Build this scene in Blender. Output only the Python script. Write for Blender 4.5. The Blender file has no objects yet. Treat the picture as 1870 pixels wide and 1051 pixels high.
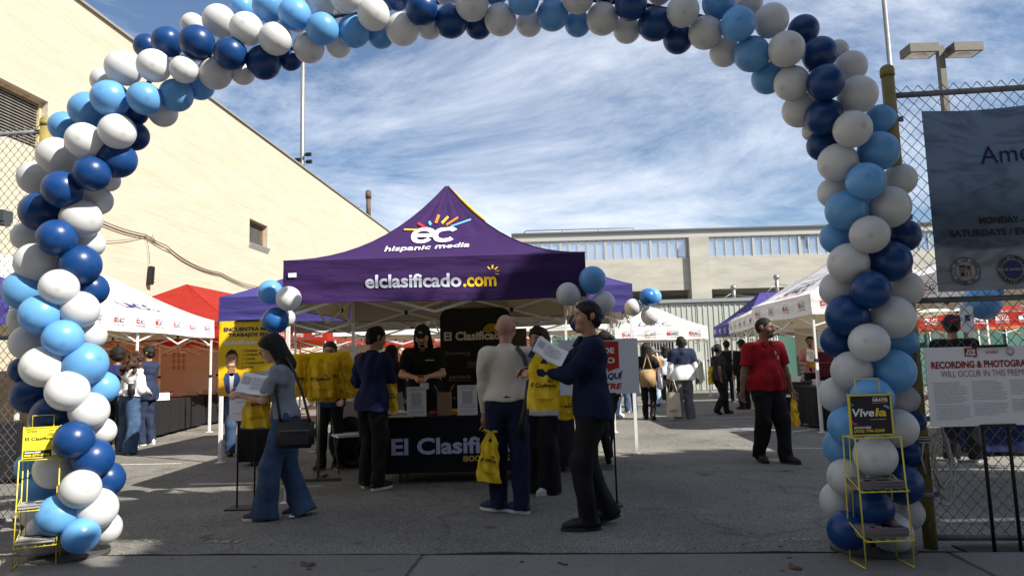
import bpy, bmesh, math, random
import numpy as np
from mathutils import Vector, Matrix
rnd = random.Random(7)
PI = math.pi
R = math.radians
S = bpy.context.scene
C = S.collection
# ------------------------------------------------------------------ camera
FPX, HC, PITCH, ROLL = 1247.0, 1.3, math.atan(138.5/1247.0), R(1.6)
_F = Vector((0, math.cos(PITCH), math.sin(PITCH)))
_U0 = Vector((0, -math.sin(PITCH), math.cos(PITCH)))
_X = Vector((1, 0, 0))
_R = _X*math.cos(ROLL) - _U0*math.sin(ROLL)
_U = _X*math.sin(ROLL) + _U0*math.cos(ROLL)
cam = bpy.data.cameras.new('camera')
cam.sensor_width = 36.0
cam.lens = 36.0*FPX/1870.0
cam.clip_start = 0.1
cam.clip_end = 3000
co = bpy.data.objects.new('camera', cam)
C.objects.link(co)
m = Matrix((( _R.x, _U.x, -_F.x, 0), (_R.y, _U.y, -_F.y, 0), (_R.z, _U.z, -_F.z, HC), (0, 0, 0, 1)))
co.matrix_world = m
S.camera = co
# ------------------------------------------------------------------ sky, sun, exposure
SUN = Vector((0.92, -0.57, 0.97)).normalized()
EL = math.asin(SUN.z)
AZ = math.atan2(SUN.x, SUN.y)           # clockwise from +Y
W = bpy.data.worlds.new('World')
S.world = W
W.use_nodes = True
nt = W.node_tree
for n in list(nt.nodes): nt.nodes.remove(n)
def N(tree, typ, **kw):
    n = tree.nodes.new(typ)
    for k, v in kw.items():
        if k.startswith('i_'):
            n.inputs[k[2:].replace('_', ' ')].default_value = v
        else:
            setattr(n, k, v)
    return n
out = N(nt, 'ShaderNodeOutputWorld')
bg = N(nt, 'ShaderNodeBackground')
bg.inputs['Strength'].default_value = 0.054
sky = N(nt, 'ShaderNodeTexSky', sky_type='NISHITA')
sky.sun_disc = False
sky.sun_elevation = EL
sky.sun_rotation = AZ
sky.air_density = 1.0
sky.dust_density = 0.25
sky.ozone_density = 3.0
tc = N(nt, 'ShaderNodeTexCoord')
sx = N(nt, 'ShaderNodeSeparateXYZ')
nt.links.new(tc.outputs['Generated'], sx.inputs[0])
zz = N(nt, 'ShaderNodeMath', operation='MAXIMUM'); zz.inputs[1].default_value = 0.0
nt.links.new(sx.outputs['Z'], zz.inputs[0])
za = N(nt, 'ShaderNodeMath', operation='ADD'); za.inputs[1].default_value = 0.26
nt.links.new(zz.outputs[0], za.inputs[0])
dx = N(nt, 'ShaderNodeMath', operation='DIVIDE'); dy = N(nt, 'ShaderNodeMath', operation='DIVIDE')
nt.links.new(sx.outputs['X'], dx.inputs[0]); nt.links.new(za.outputs[0], dx.inputs[1])
nt.links.new(sx.outputs['Y'], dy.inputs[0]); nt.links.new(za.outputs[0], dy.inputs[1])
cb = N(nt, 'ShaderNodeCombineXYZ')
nt.links.new(dx.outputs[0], cb.inputs[0]); nt.links.new(dy.outputs[0], cb.inputs[1])
mp = N(nt, 'ShaderNodeMapping')
mp.inputs['Rotation'].default_value = (0, 0, R(-30))
mp.inputs['Scale'].default_value = (0.85, 1.35, 1)
mp.inputs['Location'].default_value = (4.4, 8.8, 0)
nt.links.new(cb.outputs[0], mp.inputs[0])
n1 = N(nt, 'ShaderNodeTexNoise'); n1.inputs['Scale'].default_value = 1.1; n1.inputs['Detail'].default_value = 12; n1.inputs['Roughness'].default_value = 0.69; n1.inputs['Distortion'].default_value = 0.45
n2 = N(nt, 'ShaderNodeTexNoise'); n2.inputs['Scale'].default_value = 0.45; n2.inputs['Detail'].default_value = 3
nt.links.new(mp.outputs[0], n1.inputs['Vector']); nt.links.new(cb.outputs[0], n2.inputs['Vector'])
mm = N(nt, 'ShaderNodeMath', operation='MULTIPLY_ADD'); mm.inputs[1].default_value = 0.55
nt.links.new(n2.outputs['Fac'], mm.inputs[0]); nt.links.new(n1.outputs['Fac'], mm.inputs[2])
cr = N(nt, 'ShaderNodeValToRGB')
cr.color_ramp.elements[0].position = 0.655; cr.color_ramp.elements[0].color = (0.06, 0.06, 0.06, 1)
cr.color_ramp.elements[1].position = 0.93; cr.color_ramp.elements[1].color = (0.86, 0.86, 0.86, 1)
nt.links.new(mm.outputs[0], cr.inputs[0])
mx = N(nt, 'ShaderNodeMixRGB')
mx.inputs[2].default_value = (9.3, 9.9, 11.1, 1)
nt.links.new(cr.outputs[0], mx.inputs[0]); hsv = N(nt, 'ShaderNodeHueSaturation'); hsv.inputs['Saturation'].default_value = 1.12; hsv.inputs['Value'].default_value = 1.1
nt.links.new(sky.outputs[0], hsv.inputs['Color']); nt.links.new(hsv.outputs[0], mx.inputs[1])
nt.links.new(mx.outputs[0], bg.inputs[0]); nt.links.new(bg.outputs[0], out.inputs[0])
sl = bpy.data.lights.new('sun', 'SUN')
sl.energy = 5.0
sl.angle = R(0.53)
sl.color = (1.0, 0.94, 0.84)
so = bpy.data.objects.new('sun', sl)
C.objects.link(so)
so.rotation_euler = SUN.to_track_quat('Z', 'Y').to_euler()
so.location = (30, -20, 40)
S.view_settings.view_transform = 'Standard'
S.view_settings.look = 'None'
S.view_settings.gamma = 1
S.view_settings.use_curve_mapping = False
S.view_settings.exposure = 1.02
# ------------------------------------------------------------------ from the surveyed photograph to metres
def ray(px, py):
    return _F + _R*((px-935.0)/FPX) + _U*((525.5-py)/FPX)
def G(px, py, z=0.0):
    d = ray(px, py); t = (z-HC)/d.z
    return Vector((0, 0, HC)) + d*t
def AT(px, py, y):
    d = ray(px, py)
    return Vector((0, 0, HC)) + d*(y/d.y)
def GY(px, y, z=0.0):                    # ground point under picture column px at distance y (level z)
    py = 600.0
    for _ in range(4):
        p = AT(px, py, y)
        py += (p.z-z)*FPX/y
    return AT(px, py, y)
# ------------------------------------------------------------------ materials
MATS = {}
def mat(name, col, rough=0.6, metal=0.0, noise=0.0, nscale=20.0, bump=0.0, bscale=60.0, spec=0.5, sub=0.0, col2=None, coat=0.0, stretch=None, backcol=None, trans=0.0, detail=6, sheen=0.0):
    if name in MATS: return MATS[name]
    M = bpy.data.materials.new(name)
    M.use_nodes = True
    t = M.node_tree
    b = t.nodes['Principled BSDF']
    L = t.links.new
    b.inputs['Roughness'].default_value = rough
    b.inputs['Metallic'].default_value = metal
    b.inputs['Specular IOR Level'].default_value = spec
    if coat: b.inputs['Coat Weight'].default_value = coat; b.inputs['Coat Roughness'].default_value = 0.12
    if sheen: b.inputs['Sheen Weight'].default_value = sheen
    if sub:
        b.inputs['Subsurface Weight'].default_value = sub
        b.inputs['Subsurface Radius'].default_value = (0.02, 0.012, 0.008)
        b.inputs['Subsurface Scale'].default_value = 0.5
    src = None
    tcn = N(t, 'ShaderNodeTexCoord')
    vec = tcn.outputs['Object']
    if stretch:
        mpn = N(t, 'ShaderNodeMapping'); mpn.inputs['Scale'].default_value = stretch
        L(vec, mpn.inputs[0]); vec = mpn.outputs[0]
    if noise or col2:
        nn = N(t, 'ShaderNodeTexNoise'); nn.inputs['Scale'].default_value = nscale; nn.inputs['Detail'].default_value = detail; nn.inputs['Roughness'].default_value = 0.62
        L(vec, nn.inputs['Vector'])
        r = N(t, 'ShaderNodeValToRGB')
        r.color_ramp.elements[0].position = 0.33; r.color_ramp.elements[1].position = 0.67
        if col2:
            c0, c1 = col, col2
        else:
            c0 = [max(0, x*(1-noise)) for x in col]; c1 = [min(1, x*(1+noise)) for x in col]
        r.color_ramp.elements[0].color = (*c0[:3], 1); r.color_ramp.elements[1].color = (*c1[:3], 1)
        L(nn.outputs['Fac'], r.inputs[0]); src = r.outputs[0]
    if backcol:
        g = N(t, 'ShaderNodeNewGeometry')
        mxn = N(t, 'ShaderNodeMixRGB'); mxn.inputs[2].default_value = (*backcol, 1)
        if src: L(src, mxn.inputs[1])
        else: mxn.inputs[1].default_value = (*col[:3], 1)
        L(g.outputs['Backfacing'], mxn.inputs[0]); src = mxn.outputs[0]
    if src: L(src, b.inputs['Base Color'])
    else: b.inputs['Base Color'].default_value = (*col[:3], 1)
    if bump:
        bn = N(t, 'ShaderNodeTexNoise'); bn.inputs['Scale'].default_value = bscale; bn.inputs['Detail'].default_value = 5
        L(vec, bn.inputs['Vector'])
        bb = N(t, 'ShaderNodeBump'); bb.inputs['Strength'].default_value = min(1.0, bump); bb.inputs['Distance'].default_value = 0.012*max(1, bump)
        L(bn.outputs['Fac'], bb.inputs['Height']); L(bb.outputs[0], b.inputs['Normal'])
    if trans:
        o = t.nodes['Material Output']
        tr = N(t, 'ShaderNodeBsdfTranslucent')
        if src: L(src, tr.inputs[0])
        else: tr.inputs[0].default_value = (*col[:3], 1)
        ms = N(t, 'ShaderNodeMixShader'); ms.inputs[0].default_value = trans
        L(b.outputs[0], ms.inputs[1]); L(tr.outputs[0], ms.inputs[2]); L(ms.outputs[0], o.inputs[0])
    MATS[name] = M
    return M
def fabric(name, col, back=None, trans=0.18, rough=0.75, bump=0.5):
    return mat(name, col, rough=rough, spec=0.25, noise=0.10, nscale=3, bump=1.9, bscale=2.6, backcol=back, trans=trans, stretch=(.7, .7, 3.2))
def cloth(name, col, bump=0.35, noise=0.12, rough=0.85):
    return mat(name, col, rough=rough, spec=0.18, noise=max(noise, .16), nscale=7, bump=bump*3.2, bscale=11, stretch=(1, 1, .6))
def flat(name, col, rough=0.6): return mat(name, col, rough=rough, spec=0.3)
# ------------------------------------------------------------------ object helpers
def tag(o, label=None, cat=None, group=None, kind=None):
    if label: o['label'] = label
    if cat: o['category'] = cat
    if group: o['group'] = group
    if kind: o['kind'] = kind
    return o
def thing(name, label, cat, loc=(0, 0, 0), rz=0.0, group=None):
    o = bpy.data.objects.new(name, None)
    o.empty_display_size = 0.2
    C.objects.link(o)
    o.location = loc; o.rotation_euler = (0, 0, rz)
    return tag(o, label, cat, group)
def link(name, mesh, parent=None, mats=None, loc=None):
    o = bpy.data.objects.new(name, mesh)
    C.objects.link(o)
    if parent: o.parent = parent
    if loc: o.location = loc
    return o
def kids(o): return [c for c in C.objects if c.parent == o]
class MB:
    def __init__(s): s.v = []; s.f = []; s.m = []; s.sm = []
    def add(s, vs, fs, mi=0, smooth=False):
        o = len(s.v)
        s.v.extend([tuple(v) for v in vs])
        for f in fs:
            s.f.append([i+o for i in f]); s.m.append(mi); s.sm.append(smooth)
        return s
    def box(s, c, d, mi=0, rz=0.0, rot=None):
        hx, hy, hz = d[0]/2, d[1]/2, d[2]/2
        q = rot if rot is not None else Matrix.Rotation(rz, 3, 'Z')
        c = Vector(c)
        vs = [c + q @ Vector((x*hx, y*hy, z*hz)) for x in (-1, 1) for y in (-1, 1) for z in (-1, 1)]
        return s.add(vs, [(0, 1, 3, 2), (4, 6, 7, 5), (0, 4, 5, 1), (2, 3, 7, 6), (0, 2, 6, 4), (1, 5, 7, 3)], mi)
    def bar(s, a, b, w, h=None, mi=0):
        a = Vector(a); b = Vector(b); h = h or w
        d = b-a; L = d.length
        q = d.to_track_quat('Z', 'Y').to_matrix()
        return s.box((a+b)/2, (w, h, L), mi, rot=q)
    def tube(s, pts, r, n=8, mi=0, cap=True, closed=False):
        pts = [Vector(p) for p in pts]; k = len(pts)
        rs = r if isinstance(r, (list, tuple)) else [r]*k
        vs = []; fs = []; prev = None
        for i in range(k):
            d = (pts[(i+1) % k]-pts[i-1]) if closed else (pts[min(i+1, k-1)]-pts[max(i-1, 0)])
            if d.length < 1e-9: d = Vector((0, 0, 1))
            d.normalize()
            u = prev - d*prev.dot(d) if prev is not None else d.orthogonal()
            if u.length < 1e-6: u = d.orthogonal()
            u.normalize(); prev = u; w = d.cross(u)
            for j in range(n):
                a = 2*PI*j/n
                vs.append(pts[i] + (u*math.cos(a)+w*math.sin(a))*rs[i])
        for i in range(k if closed else k-1):
            i2 = (i+1) % k
            for j in range(n):
                j2 = (j+1) % n
                fs.append((i*n+j, i*n+j2, i2*n+j2, i2*n+j))
        s.add(vs, fs, mi, True)
        if cap and not closed:
            o = len(s.v)-k*n
            s.f.append([o+j for j in reversed(range(n))]); s.m.append(mi); s.sm.append(False)
            s.f.append([o+(k-1)*n+j for j in range(n)]); s.m.append(mi); s.sm.append(False)
        return s
    def cyl(s, a, b, r, n=12, mi=0): return s.tube([a, b], r, n, mi)
    def sphere(s, c, r, mi=0, nu=12, nv=8, rot=None):
        c = Vector(c); rr = (r, r, r) if not isinstance(r, (tuple, list)) else r
        vs = []; fs = []
        for i in range(nv+1):
            t = PI*i/nv
            for j in range(nu):
                p = 2*PI*j/nu
                v = Vector((rr[0]*math.sin(t)*math.cos(p), rr[1]*math.sin(t)*math.sin(p), rr[2]*math.cos(t)))
                if rot is not None: v = rot @ v
                vs.append(c+v)
        for i in range(nv):
            for j in range(nu):
                j2 = (j+1) % nu
                fs.append((i*nu+j, (i+1)*nu+j, (i+1)*nu+j2, i*nu+j2))
        return s.add(vs, fs, mi, True)
    def sheet(s, fn, nu, nv, mi=0, smooth=True, flip=False):
        vs = [fn(i/nu, j/nv) for j in range(nv+1) for i in range(nu+1)]
        fs = []
        for j in range(nv):
            for i in range(nu):
                a = j*(nu+1)+i
                q = (a, a+1, a+nu+2, a+nu+1)
                fs.append(tuple(reversed(q)) if flip else q)
        return s.add(vs, fs, mi, smooth)
    def prism(s, poly, z0, z1, mi=0):
        n = len(poly)
        vs = [(p[0], p[1], z0) for p in poly]+[(p[0], p[1], z1) for p in poly]
        fs = [tuple(reversed(range(n))), tuple(range(n, 2*n))]+[(i, (i+1) % n, (i+1) % n+n, i+n) for i in range(n)]
        return s.add(vs, fs, mi)
    def mesh(s, name, mats):
        me = bpy.data.meshes.new(name)
        me.from_pydata(s.v, [], s.f)
        for M in (mats if isinstance(mats, (list, tuple)) else [mats]): me.materials.append(M)
        me.polygons.foreach_set('material_index', s.m)
        me.polygons.foreach_set('use_smooth', s.sm)
        me.update()
        return me
    def build(s, name, mats, parent=None, loc=None, label=None):
        o = link(name, s.mesh(name, mats), parent, loc=loc)
        if label: o['label'] = label
        return o
def one(name, mb, mats, label, cat, group=None, origin=None):
    """a thing that is one mesh; origin = base point, geometry given in world space"""
    if origin is not None:
        o3 = Vector(origin)
        mb.v = [tuple(Vector(v)-o3) for v in mb.v]
    o = mb.build(name, mats)
    if origin is not None: o.location = origin
    return tag(o, label, cat, group)
# ------------------------------------------------------------------ lettering (flat print laid on a surface)
_TC = {}
def glyphs(s, bold=0.0, shear=0.0, spacing=1.0):
    key = (s, bold, shear, spacing)
    if key in _TC: return _TC[key]
    cu = bpy.data.curves.new('text', 'FONT')
    cu.body = s; cu.size = 1.0; cu.offset = bold; cu.shear = shear; cu.space_character = spacing
    cu.resolution_u = 3; cu.fill_mode = 'BOTH'
    ob = bpy.data.objects.new('text', cu)
    me = bpy.data.meshes.new_from_object(ob)
    vs = [(v.co.x, v.co.y) for v in me.vertices]
    fs = [tuple(p.vertices) for p in me.polygons]
    bpy.data.objects.remove(ob); bpy.data.curves.remove(cu); bpy.data.meshes.remove(me)
    _TC[key] = (vs, fs)
    return vs, fs
CAP = 0.72
def fine_tri(vs, fs, lim):
    vs = list(vs); outp = []; st = [tuple(f) for f in fs]
    while st:
        f = st.pop()
        if len(f) > 3:
            for i in range(1, len(f)-1): st.append((f[0], f[i], f[i+1]))
            continue
        e = [((vs[f[i]][0]-vs[f[(i+1) % 3]][0])**2+(vs[f[i]][1]-vs[f[(i+1) % 3]][1])**2, i) for i in range(3)]
        d, i = max(e)
        if d < lim*lim: outp.append(f); continue
        a, b_, c = f[i], f[(i+1) % 3], f[(i+2) % 3]
        vs.append(((vs[a][0]+vs[b_][0])/2, (vs[a][1]+vs[b_][1])/2)); m_ = len(vs)-1
        st += [(a, m_, c), (m_, b_, c)]
    return vs, outp
FINE = [0.0]
def put(mb, s, u0, u1, v0, h, fn, mi=0, bold=0.0, shear=0.0, spacing=1.0, flipu=False):
    """set the words s between u0 and u1, baseline v0, capital height h, on surface fn(u,v)"""
    vs, fs = glyphs(s, bold, shear, spacing)
    if not vs: return
    if FINE[0]: vs, fs = fine_tri(vs, fs, FINE[0])
    x0 = min(v[0] for v in vs); x1 = max(v[0] for v in vs)
    k = (u1-u0)/(x1-x0); kv = h/CAP
    mb.add([fn((u1-(x-x0)*k) if flipu else (u0+(x-x0)*k), v0+y*kv) for x, y in vs], fs, mi)
def put_c(mb, s, uc, v0, h, fn, mi=0, bold=0.0, shear=0.0, aspect=1.0, align='c', spacing=1.0):
    """natural width (times aspect), centred / left / right at uc"""
    vs, fs = glyphs(s, bold, shear, spacing)
    if not vs: return 0
    x0 = min(v[0] for v in vs); x1 = max(v[0] for v in vs)
    w = (x1-x0)*h/CAP*aspect
    u0 = uc-w/2 if align == 'c' else (uc if align == 'l' else uc-w)
    put(mb, s, u0, u0+w, v0, h, fn, mi, bold, shear, spacing)
    return w
def quad(mb, u0, v0, u1, v1, fn, mi=0):
    mb.add([fn(u0, v0), fn(u1, v0), fn(u1, v1), fn(u0, v1)], [(0, 1, 2, 3)], mi)
def poly(mb, pts, fn, mi=0):
    mb.add([fn(u, v) for u, v in pts], [tuple(range(len(pts)))], mi)
def disc(mb, uc, vc, r, fn, mi=0, n=28, r0=0.0):
    if r0 <= 0:
        poly(mb, [(uc+r*math.cos(2*PI*i/n), vc+r*math.sin(2*PI*i/n)) for i in range(n)], fn, mi)
    else:
        vs = []; fs = []
        for i in range(n):
            a = 2*PI*i/n
            vs += [fn(uc+r0*math.cos(a), vc+r0*math.sin(a)), fn(uc+r*math.cos(a), vc+r*math.sin(a))]
        for i in range(n):
            j = (i+1) % n
            fs.append((2*i, 2*i+1, 2*j+1, 2*j))
        mb.add(vs, fs, mi)
def arc(mb, uc, vc, r0, r1, a0, a1, fn, mi=0, n=12):
    pts = [(uc+r1*math.cos(a0+(a1-a0)*i/n), vc+r1*math.sin(a0+(a1-a0)*i/n)) for i in range(n+1)]
    ins = [(uc+r0*math.cos(a0+(a1-a0)*i/n), vc+r0*math.sin(a0+(a1-a0)*i/n)) for i in range(n+1)]
    for i in range(n): poly(mb, [ins[i], pts[i], pts[i+1], ins[i+1]], fn, mi)
def stroke(mb, u0, v0, u1, v1, w, fn, mi=0):
    d = Vector((u1-u0, v1-v0)); n_ = Vector((-d.y, d.x)).normalized()*w/2
    poly(mb, [(u0+n_.x, v0+n_.y), (u0-n_.x, v0-n_.y), (u1-n_.x, v1-n_.y), (u1+n_.x, v1+n_.y)], fn, mi)
def ringtext(mb, s, uc, vc, r, a0, a1, h, fn, mi=0, inward=False, bold=0.01):
    """letters set round a circle from angle a0 to a1"""
    n = len(s)
    for i, ch in enumerate(s):
        if ch == ' ': continue
        a = a0+(a1-a0)*(i+0.5)/n
        up = (math.cos(a), math.sin(a)) if not inward else (-math.cos(a), -math.sin(a))
        rt = (up[1], -up[0])
        bx, by = uc+r*math.cos(a), vc+r*math.sin(a)
        put_c(mb, ch, 0, -h/2, h, lambda u, v: fn(bx+rt[0]*u+up[0]*v, by+rt[1]*u+up[1]*v), mi, bold=bold)
def plane(o, right, up, off=0.004):
    o = Vector(o); r = Vector(right).normalized(); u = Vector(up).normalized(); nrm = r.cross(u)
    return lambda a, b: o + r*a + u*b + nrm*off
def para(mb, x0, x1, top, lines, lead, h, fn, mi):
    for i, s in enumerate(lines):
        if s:
            put_c(mb, s, x0, top-(i+1)*lead, h, fn, mi, align='l')
# ================================================================== GROUND
def ground_mat(name, dark, light, speck, patch=0.35, crack=0.0):
    M = bpy.data.materials.new(name); M.use_nodes = True
    t = M.node_tree; b = t.nodes['Principled BSDF']; L = t.links.new
    b.inputs['Roughness'].default_value = 0.9; b.inputs['Specular IOR Level'].default_value = 0.25
    tcn = N(t, 'ShaderNodeTexCoord')
    v = N(t, 'ShaderNodeTexVoronoi'); v.inputs['Scale'].default_value = speck
    L(tcn.outputs['Object'], v.inputs['Vector'])
    n = N(t, 'ShaderNodeTexNoise'); n.inputs['Scale'].default_value = speck*0.5; n.inputs['Detail'].default_value = 4; n.inputs['Roughness'].default_value = 0.7
    L(tcn.outputs['Object'], n.inputs['Vector'])
    big = N(t, 'ShaderNodeTexNoise'); big.inputs['Scale'].default_value = 0.55; big.inputs['Detail'].default_value = 7; big.inputs['Roughness'].default_value = 0.6
    L(tcn.outputs['Object'], big.inputs['Vector'])
    mxa = N(t, 'ShaderNodeMixRGB'); mxa.inputs[0].default_value = 0.5
    L(v.outputs['Color'], mxa.inputs[1]); L(n.outputs['Fac'], mxa.inputs[2])
    r = N(t, 'ShaderNodeValToRGB')
    r.color_ramp.elements[0].position = 0.30; r.color_ramp.elements[0].color = (*dark, 1)
    r.color_ramp.elements[1].position = 0.72; r.color_ramp.elements[1].color = (*light, 1)
    L(mxa.outputs[0], r.inputs[0])
    r2 = N(t, 'ShaderNodeValToRGB')
    r2.color_ramp.elements[0].position = 0.32; r2.color_ramp.elements[0].color = (1-patch, 1-patch, 1-patch, 1)
    r2.color_ramp.elements[1].position = 0.68; r2.color_ramp.elements[1].color = (1, 1, 1, 1)
    L(big.outputs['Fac'], r2.inputs[0])
    mu = N(t, 'ShaderNodeMixRGB', blend_type='MULTIPLY'); mu.inputs[0].default_value = 1
    L(r.outputs[0], mu.inputs[1]); L(r2.outputs[0], mu.inputs[2])
    st = N(t, 'ShaderNodeTexNoise'); st.inputs['Scale'].default_value = 3.1; st.inputs['Detail'].default_value = 2
    L(tcn.outputs['Object'], st.inputs['Vector'])
    r3 = N(t, 'ShaderNodeValToRGB')
    r3.color_ramp.elements[0].position = 0.25; r3.color_ramp.elements[0].color = (0.45, 0.45, 0.45, 1)
    r3.color_ramp.elements[1].position = 0.34; r3.color_ramp.elements[1].color = (1, 1, 1, 1)
    L(st.outputs['Fac'], r3.inputs[0])
    mu2 = N(t, 'ShaderNodeMixRGB', blend_type='MULTIPLY'); mu2.inputs[0].default_value = 0.8
    L(mu.outputs[0], mu2.inputs[1]); L(r3.outputs[0], mu2.inputs[2])
    fin = mu2.outputs[0]
    if crack:
        wn2 = N(t, 'ShaderNodeTexNoise'); wn2.inputs['Scale'].default_value = 1.6; wn2.inputs['Detail'].default_value = 5
        L(tcn.outputs['Object'], wn2.inputs['Vector'])
        va_ = N(t, 'ShaderNodeVectorMath', operation='MULTIPLY_ADD'); va_.inputs[1].default_value = (.9, .9, 0)
        L(wn2.outputs['Color'], va_.inputs[0]); L(tcn.outputs['Object'], va_.inputs[2])
        vc = N(t, 'ShaderNodeTexVoronoi', feature='DISTANCE_TO_EDGE'); vc.inputs['Scale'].default_value = .42
        L(va_.outputs[0], vc.inputs['Vector'])
        rc_ = N(t, 'ShaderNodeValToRGB'); rc_.color_ramp.elements[0].position = .0; rc_.color_ramp.elements[0].color = (.25, .25, .25, 1); rc_.color_ramp.elements[1].position = .010; rc_.color_ramp.elements[1].color = (1, 1, 1, 1)
        L(vc.outputs['Distance'], rc_.inputs[0])
        os_ = N(t, 'ShaderNodeTexNoise'); os_.inputs['Scale'].default_value = .9; os_.inputs['Detail'].default_value = 3; os_.inputs['Roughness'].default_value = .75
        L(tcn.outputs['Object'], os_.inputs['Vector'])
        ro_ = N(t, 'ShaderNodeValToRGB'); ro_.color_ramp.elements[0].position = .60; ro_.color_ramp.elements[0].color = (1, 1, 1, 1); ro_.color_ramp.elements[1].position = .74; ro_.color_ramp.elements[1].color = (.55, .53, .52, 1)
        L(os_.outputs['Fac'], ro_.inputs[0])
        m3 = N(t, 'ShaderNodeMixRGB', blend_type='MULTIPLY'); m3.inputs[0].default_value = crack; L(mu2.outputs[0], m3.inputs[1]); L(rc_.outputs[0], m3.inputs[2])
        m4 = N(t, 'ShaderNodeMixRGB', blend_type='MULTIPLY'); m4.inputs[0].default_value = .9; L(m3.outputs[0], m4.inputs[1]); L(ro_.outputs[0], m4.inputs[2]); fin = m4.outputs[0]
    L(fin, b.inputs['Base Color'])
    bp = N(t, 'ShaderNodeBump'); bp.inputs['Strength'].default_value = 0.7; bp.inputs['Distance'].default_value = 0.006
    L(mxa.outputs[0], bp.inputs['Height']); L(bp.outputs[0], b.inputs['Normal'])
    MATS[name] = M
    return M
ASPH = ground_mat('asphalt', (0.066, 0.064, 0.059), (0.325, 0.31, 0.278), 130.0, 0.40, 0.42)
SIDE = ground_mat('sidewalk_concrete', (0.13, 0.125, 0.115), (0.24, 0.23, 0.215), 160.0, 0.25)
def worn_paint(name, col, wear):
    M = bpy.data.materials.new(name); M.use_nodes = True
    t = M.node_tree; b = t.nodes['Principled BSDF']; L = t.links.new
    b.inputs['Roughness'].default_value = 0.85
    tcn = N(t, 'ShaderNodeTexCoord')
    n = N(t, 'ShaderNodeTexNoise'); n.inputs['Scale'].default_value = 34; n.inputs['Detail'].default_value = 6; n.inputs['Roughness'].default_value = 0.75
    L(tcn.outputs['Object'], n.inputs['Vector'])
    r = N(t, 'ShaderNodeValToRGB')
    r.color_ramp.elements[0].position = wear-0.06; r.color_ramp.elements[0].color = (0.16, 0.155, 0.145, 1)
    r.color_ramp.elements[1].position = wear+0.06; r.color_ramp.elements[1].color = (*col, 1)
    L(n.outputs['Fac'], r.inputs[0]); L(r.outputs[0], b.inputs['Base Color'])
    MATS[name] = M
    return M
PAINT = worn_paint('worn_white_paint', (0.52, 0.51, 0.48), 0.47)
PAINT2 = worn_paint('faded_stencil_paint', (0.46, 0.45, 0.43), 0.545)
PBLUE = worn_paint('worn_blue_paint', (0.10, 0.17, 0.36), 0.50)
PRED = worn_paint('worn_red_paint', (0.25, 0.09, 0.07), 0.53)
g = MB()
def gz(u, v): return Vector((-500+1000*u, -300+1300*v, 0))
g.sheet(gz, 4, 4)
tag(g.build('asphalt_ground', ASPH), 'grey speckled asphalt of the parking lot', kind='structure')
e0 = G(230, 1016); e1 = G(1520, 1011)
ed = (e1-e0).normalized(); en = Vector((ed.y, -ed.x, 0))       # en points to the street
j1 = G(770, 1019); j2 = G(1722, 1006)
s1 = (j1-e0).dot(ed); s2 = (j2-e0).dot(ed); step = s2-s1
sw = bpy.data.objects.new('sidewalk', None); C.objects.link(sw)
sw.location = e0
sw.rotation_euler = (0, 0, math.atan2(ed.y, ed.x))
tag(sw, 'grey concrete sidewalk slabs along the gate', kind='structure')
slab = MB()
bm = bmesh.new()
bmesh.ops.create_cube(bm, size=1)
for v in bm.verts: v.co = Vector((v.co.x*(step-0.016), v.co.y*1.5, v.co.z*0.1))
bmesh.ops.bevel(bm, geom=bm.edges[:], offset=0.008, segments=2, affect='EDGES')
slme = bpy.data.meshes.new('slab'); bm.to_mesh(slme); bm.free(); slme.materials.append(SIDE)
for i in range(-4, 5):
    for k in range(3):
        o = link('slab', slme, sw)
        o.location = (s1+step*(i+0.5), -0.76-k*1.516, -0.038+rnd.uniform(-0.002, 0.003))
        o.rotation_euler = (0, rnd.uniform(-.001, .001), 0)
# asphalt lip and debris along the joint
lip = MB()
pts = []
for i in range(60):
    x = s1-step*2+i*step*4.4/59
    pts.append(Vector((e0.x, e0.y, 0))+ed*x-en*(0.02+rnd.uniform(-.012, .012)) + Vector((0, 0, 0.002)))
lip.tube(pts, [0.012+rnd.uniform(-.006, .008) for _ in pts], 6)
tag(lip.build('asphalt_edge', flat('dark_joint', (0.03, 0.028, 0.024), 0.95)), 'dark crumbling asphalt edge along the sidewalk', kind='structure')
def ground_plane(o, right):
    r = Vector(right).normalized(); u = Vector((-r.y, r.x, 0))
    o = Vector(o)
    return lambda a, b, o=o, r=r, u=u: Vector((o.x, o.y, 0.004)) + r*a + u*b
for s, pa, pb, h in (('YOU', (214, 990), (286, 990), 0.095), ('ARE', (372, 991), (438, 991), 0.095), ('HERE', (1427, 989), (1506, 987), 0.085)):
    a = G(*pa); b = G(*pb)
    mb = MB(); put(mb, s, 0, (b-a).length, 0, h, ground_plane(a, b-a), bold=0.025, spacing=1.25)
    tag(mb.build('painted_word', PAINT2), 'faded white stencilled word on the asphalt', kind='structure')
def stripe(pa, pb, w, M, nm='parking_line'):
    a = G(*pa); b = G(*pb); d = (b-a); mb = MB()
    n_ = Vector((-d.y, d.x, 0)).normalized()*w/2; z = Vector((0, 0, 0.004))
    vs = []; fs = []
    K = 12
    for i in range(K+1):
        p = a+d*i/K
        vs += [p-n_+z, p+n_+z]
    for i in range(K): fs.append((2*i, 2*i+2, 2*i+3, 2*i+1))
    mb.add(vs, fs)
    tag(mb.build(nm, M), 'worn painted line on the asphalt', kind='structure')
stripe((1440, 818), (1560, 818), 0.08, PAINT)
stripe((1690, 857), (1880, 857), 0.09, PAINT)
stripe((1720, 951), (1880, 948), 0.10, PAINT)
stripe((345, 884), (470, 882), 0.09, PAINT)
stripe((560, 824), (655, 824), 0.09, PAINT)
stripe((220, 848), (330, 846), 0.08, PAINT)
stripe((1298, 763), (1378, 762), 0.30, PBLUE)
stripe((1318, 776), (1352, 784), 0.16, PBLUE)
stripe((1352, 784), (1390, 776), 0.16, PBLUE)
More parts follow.
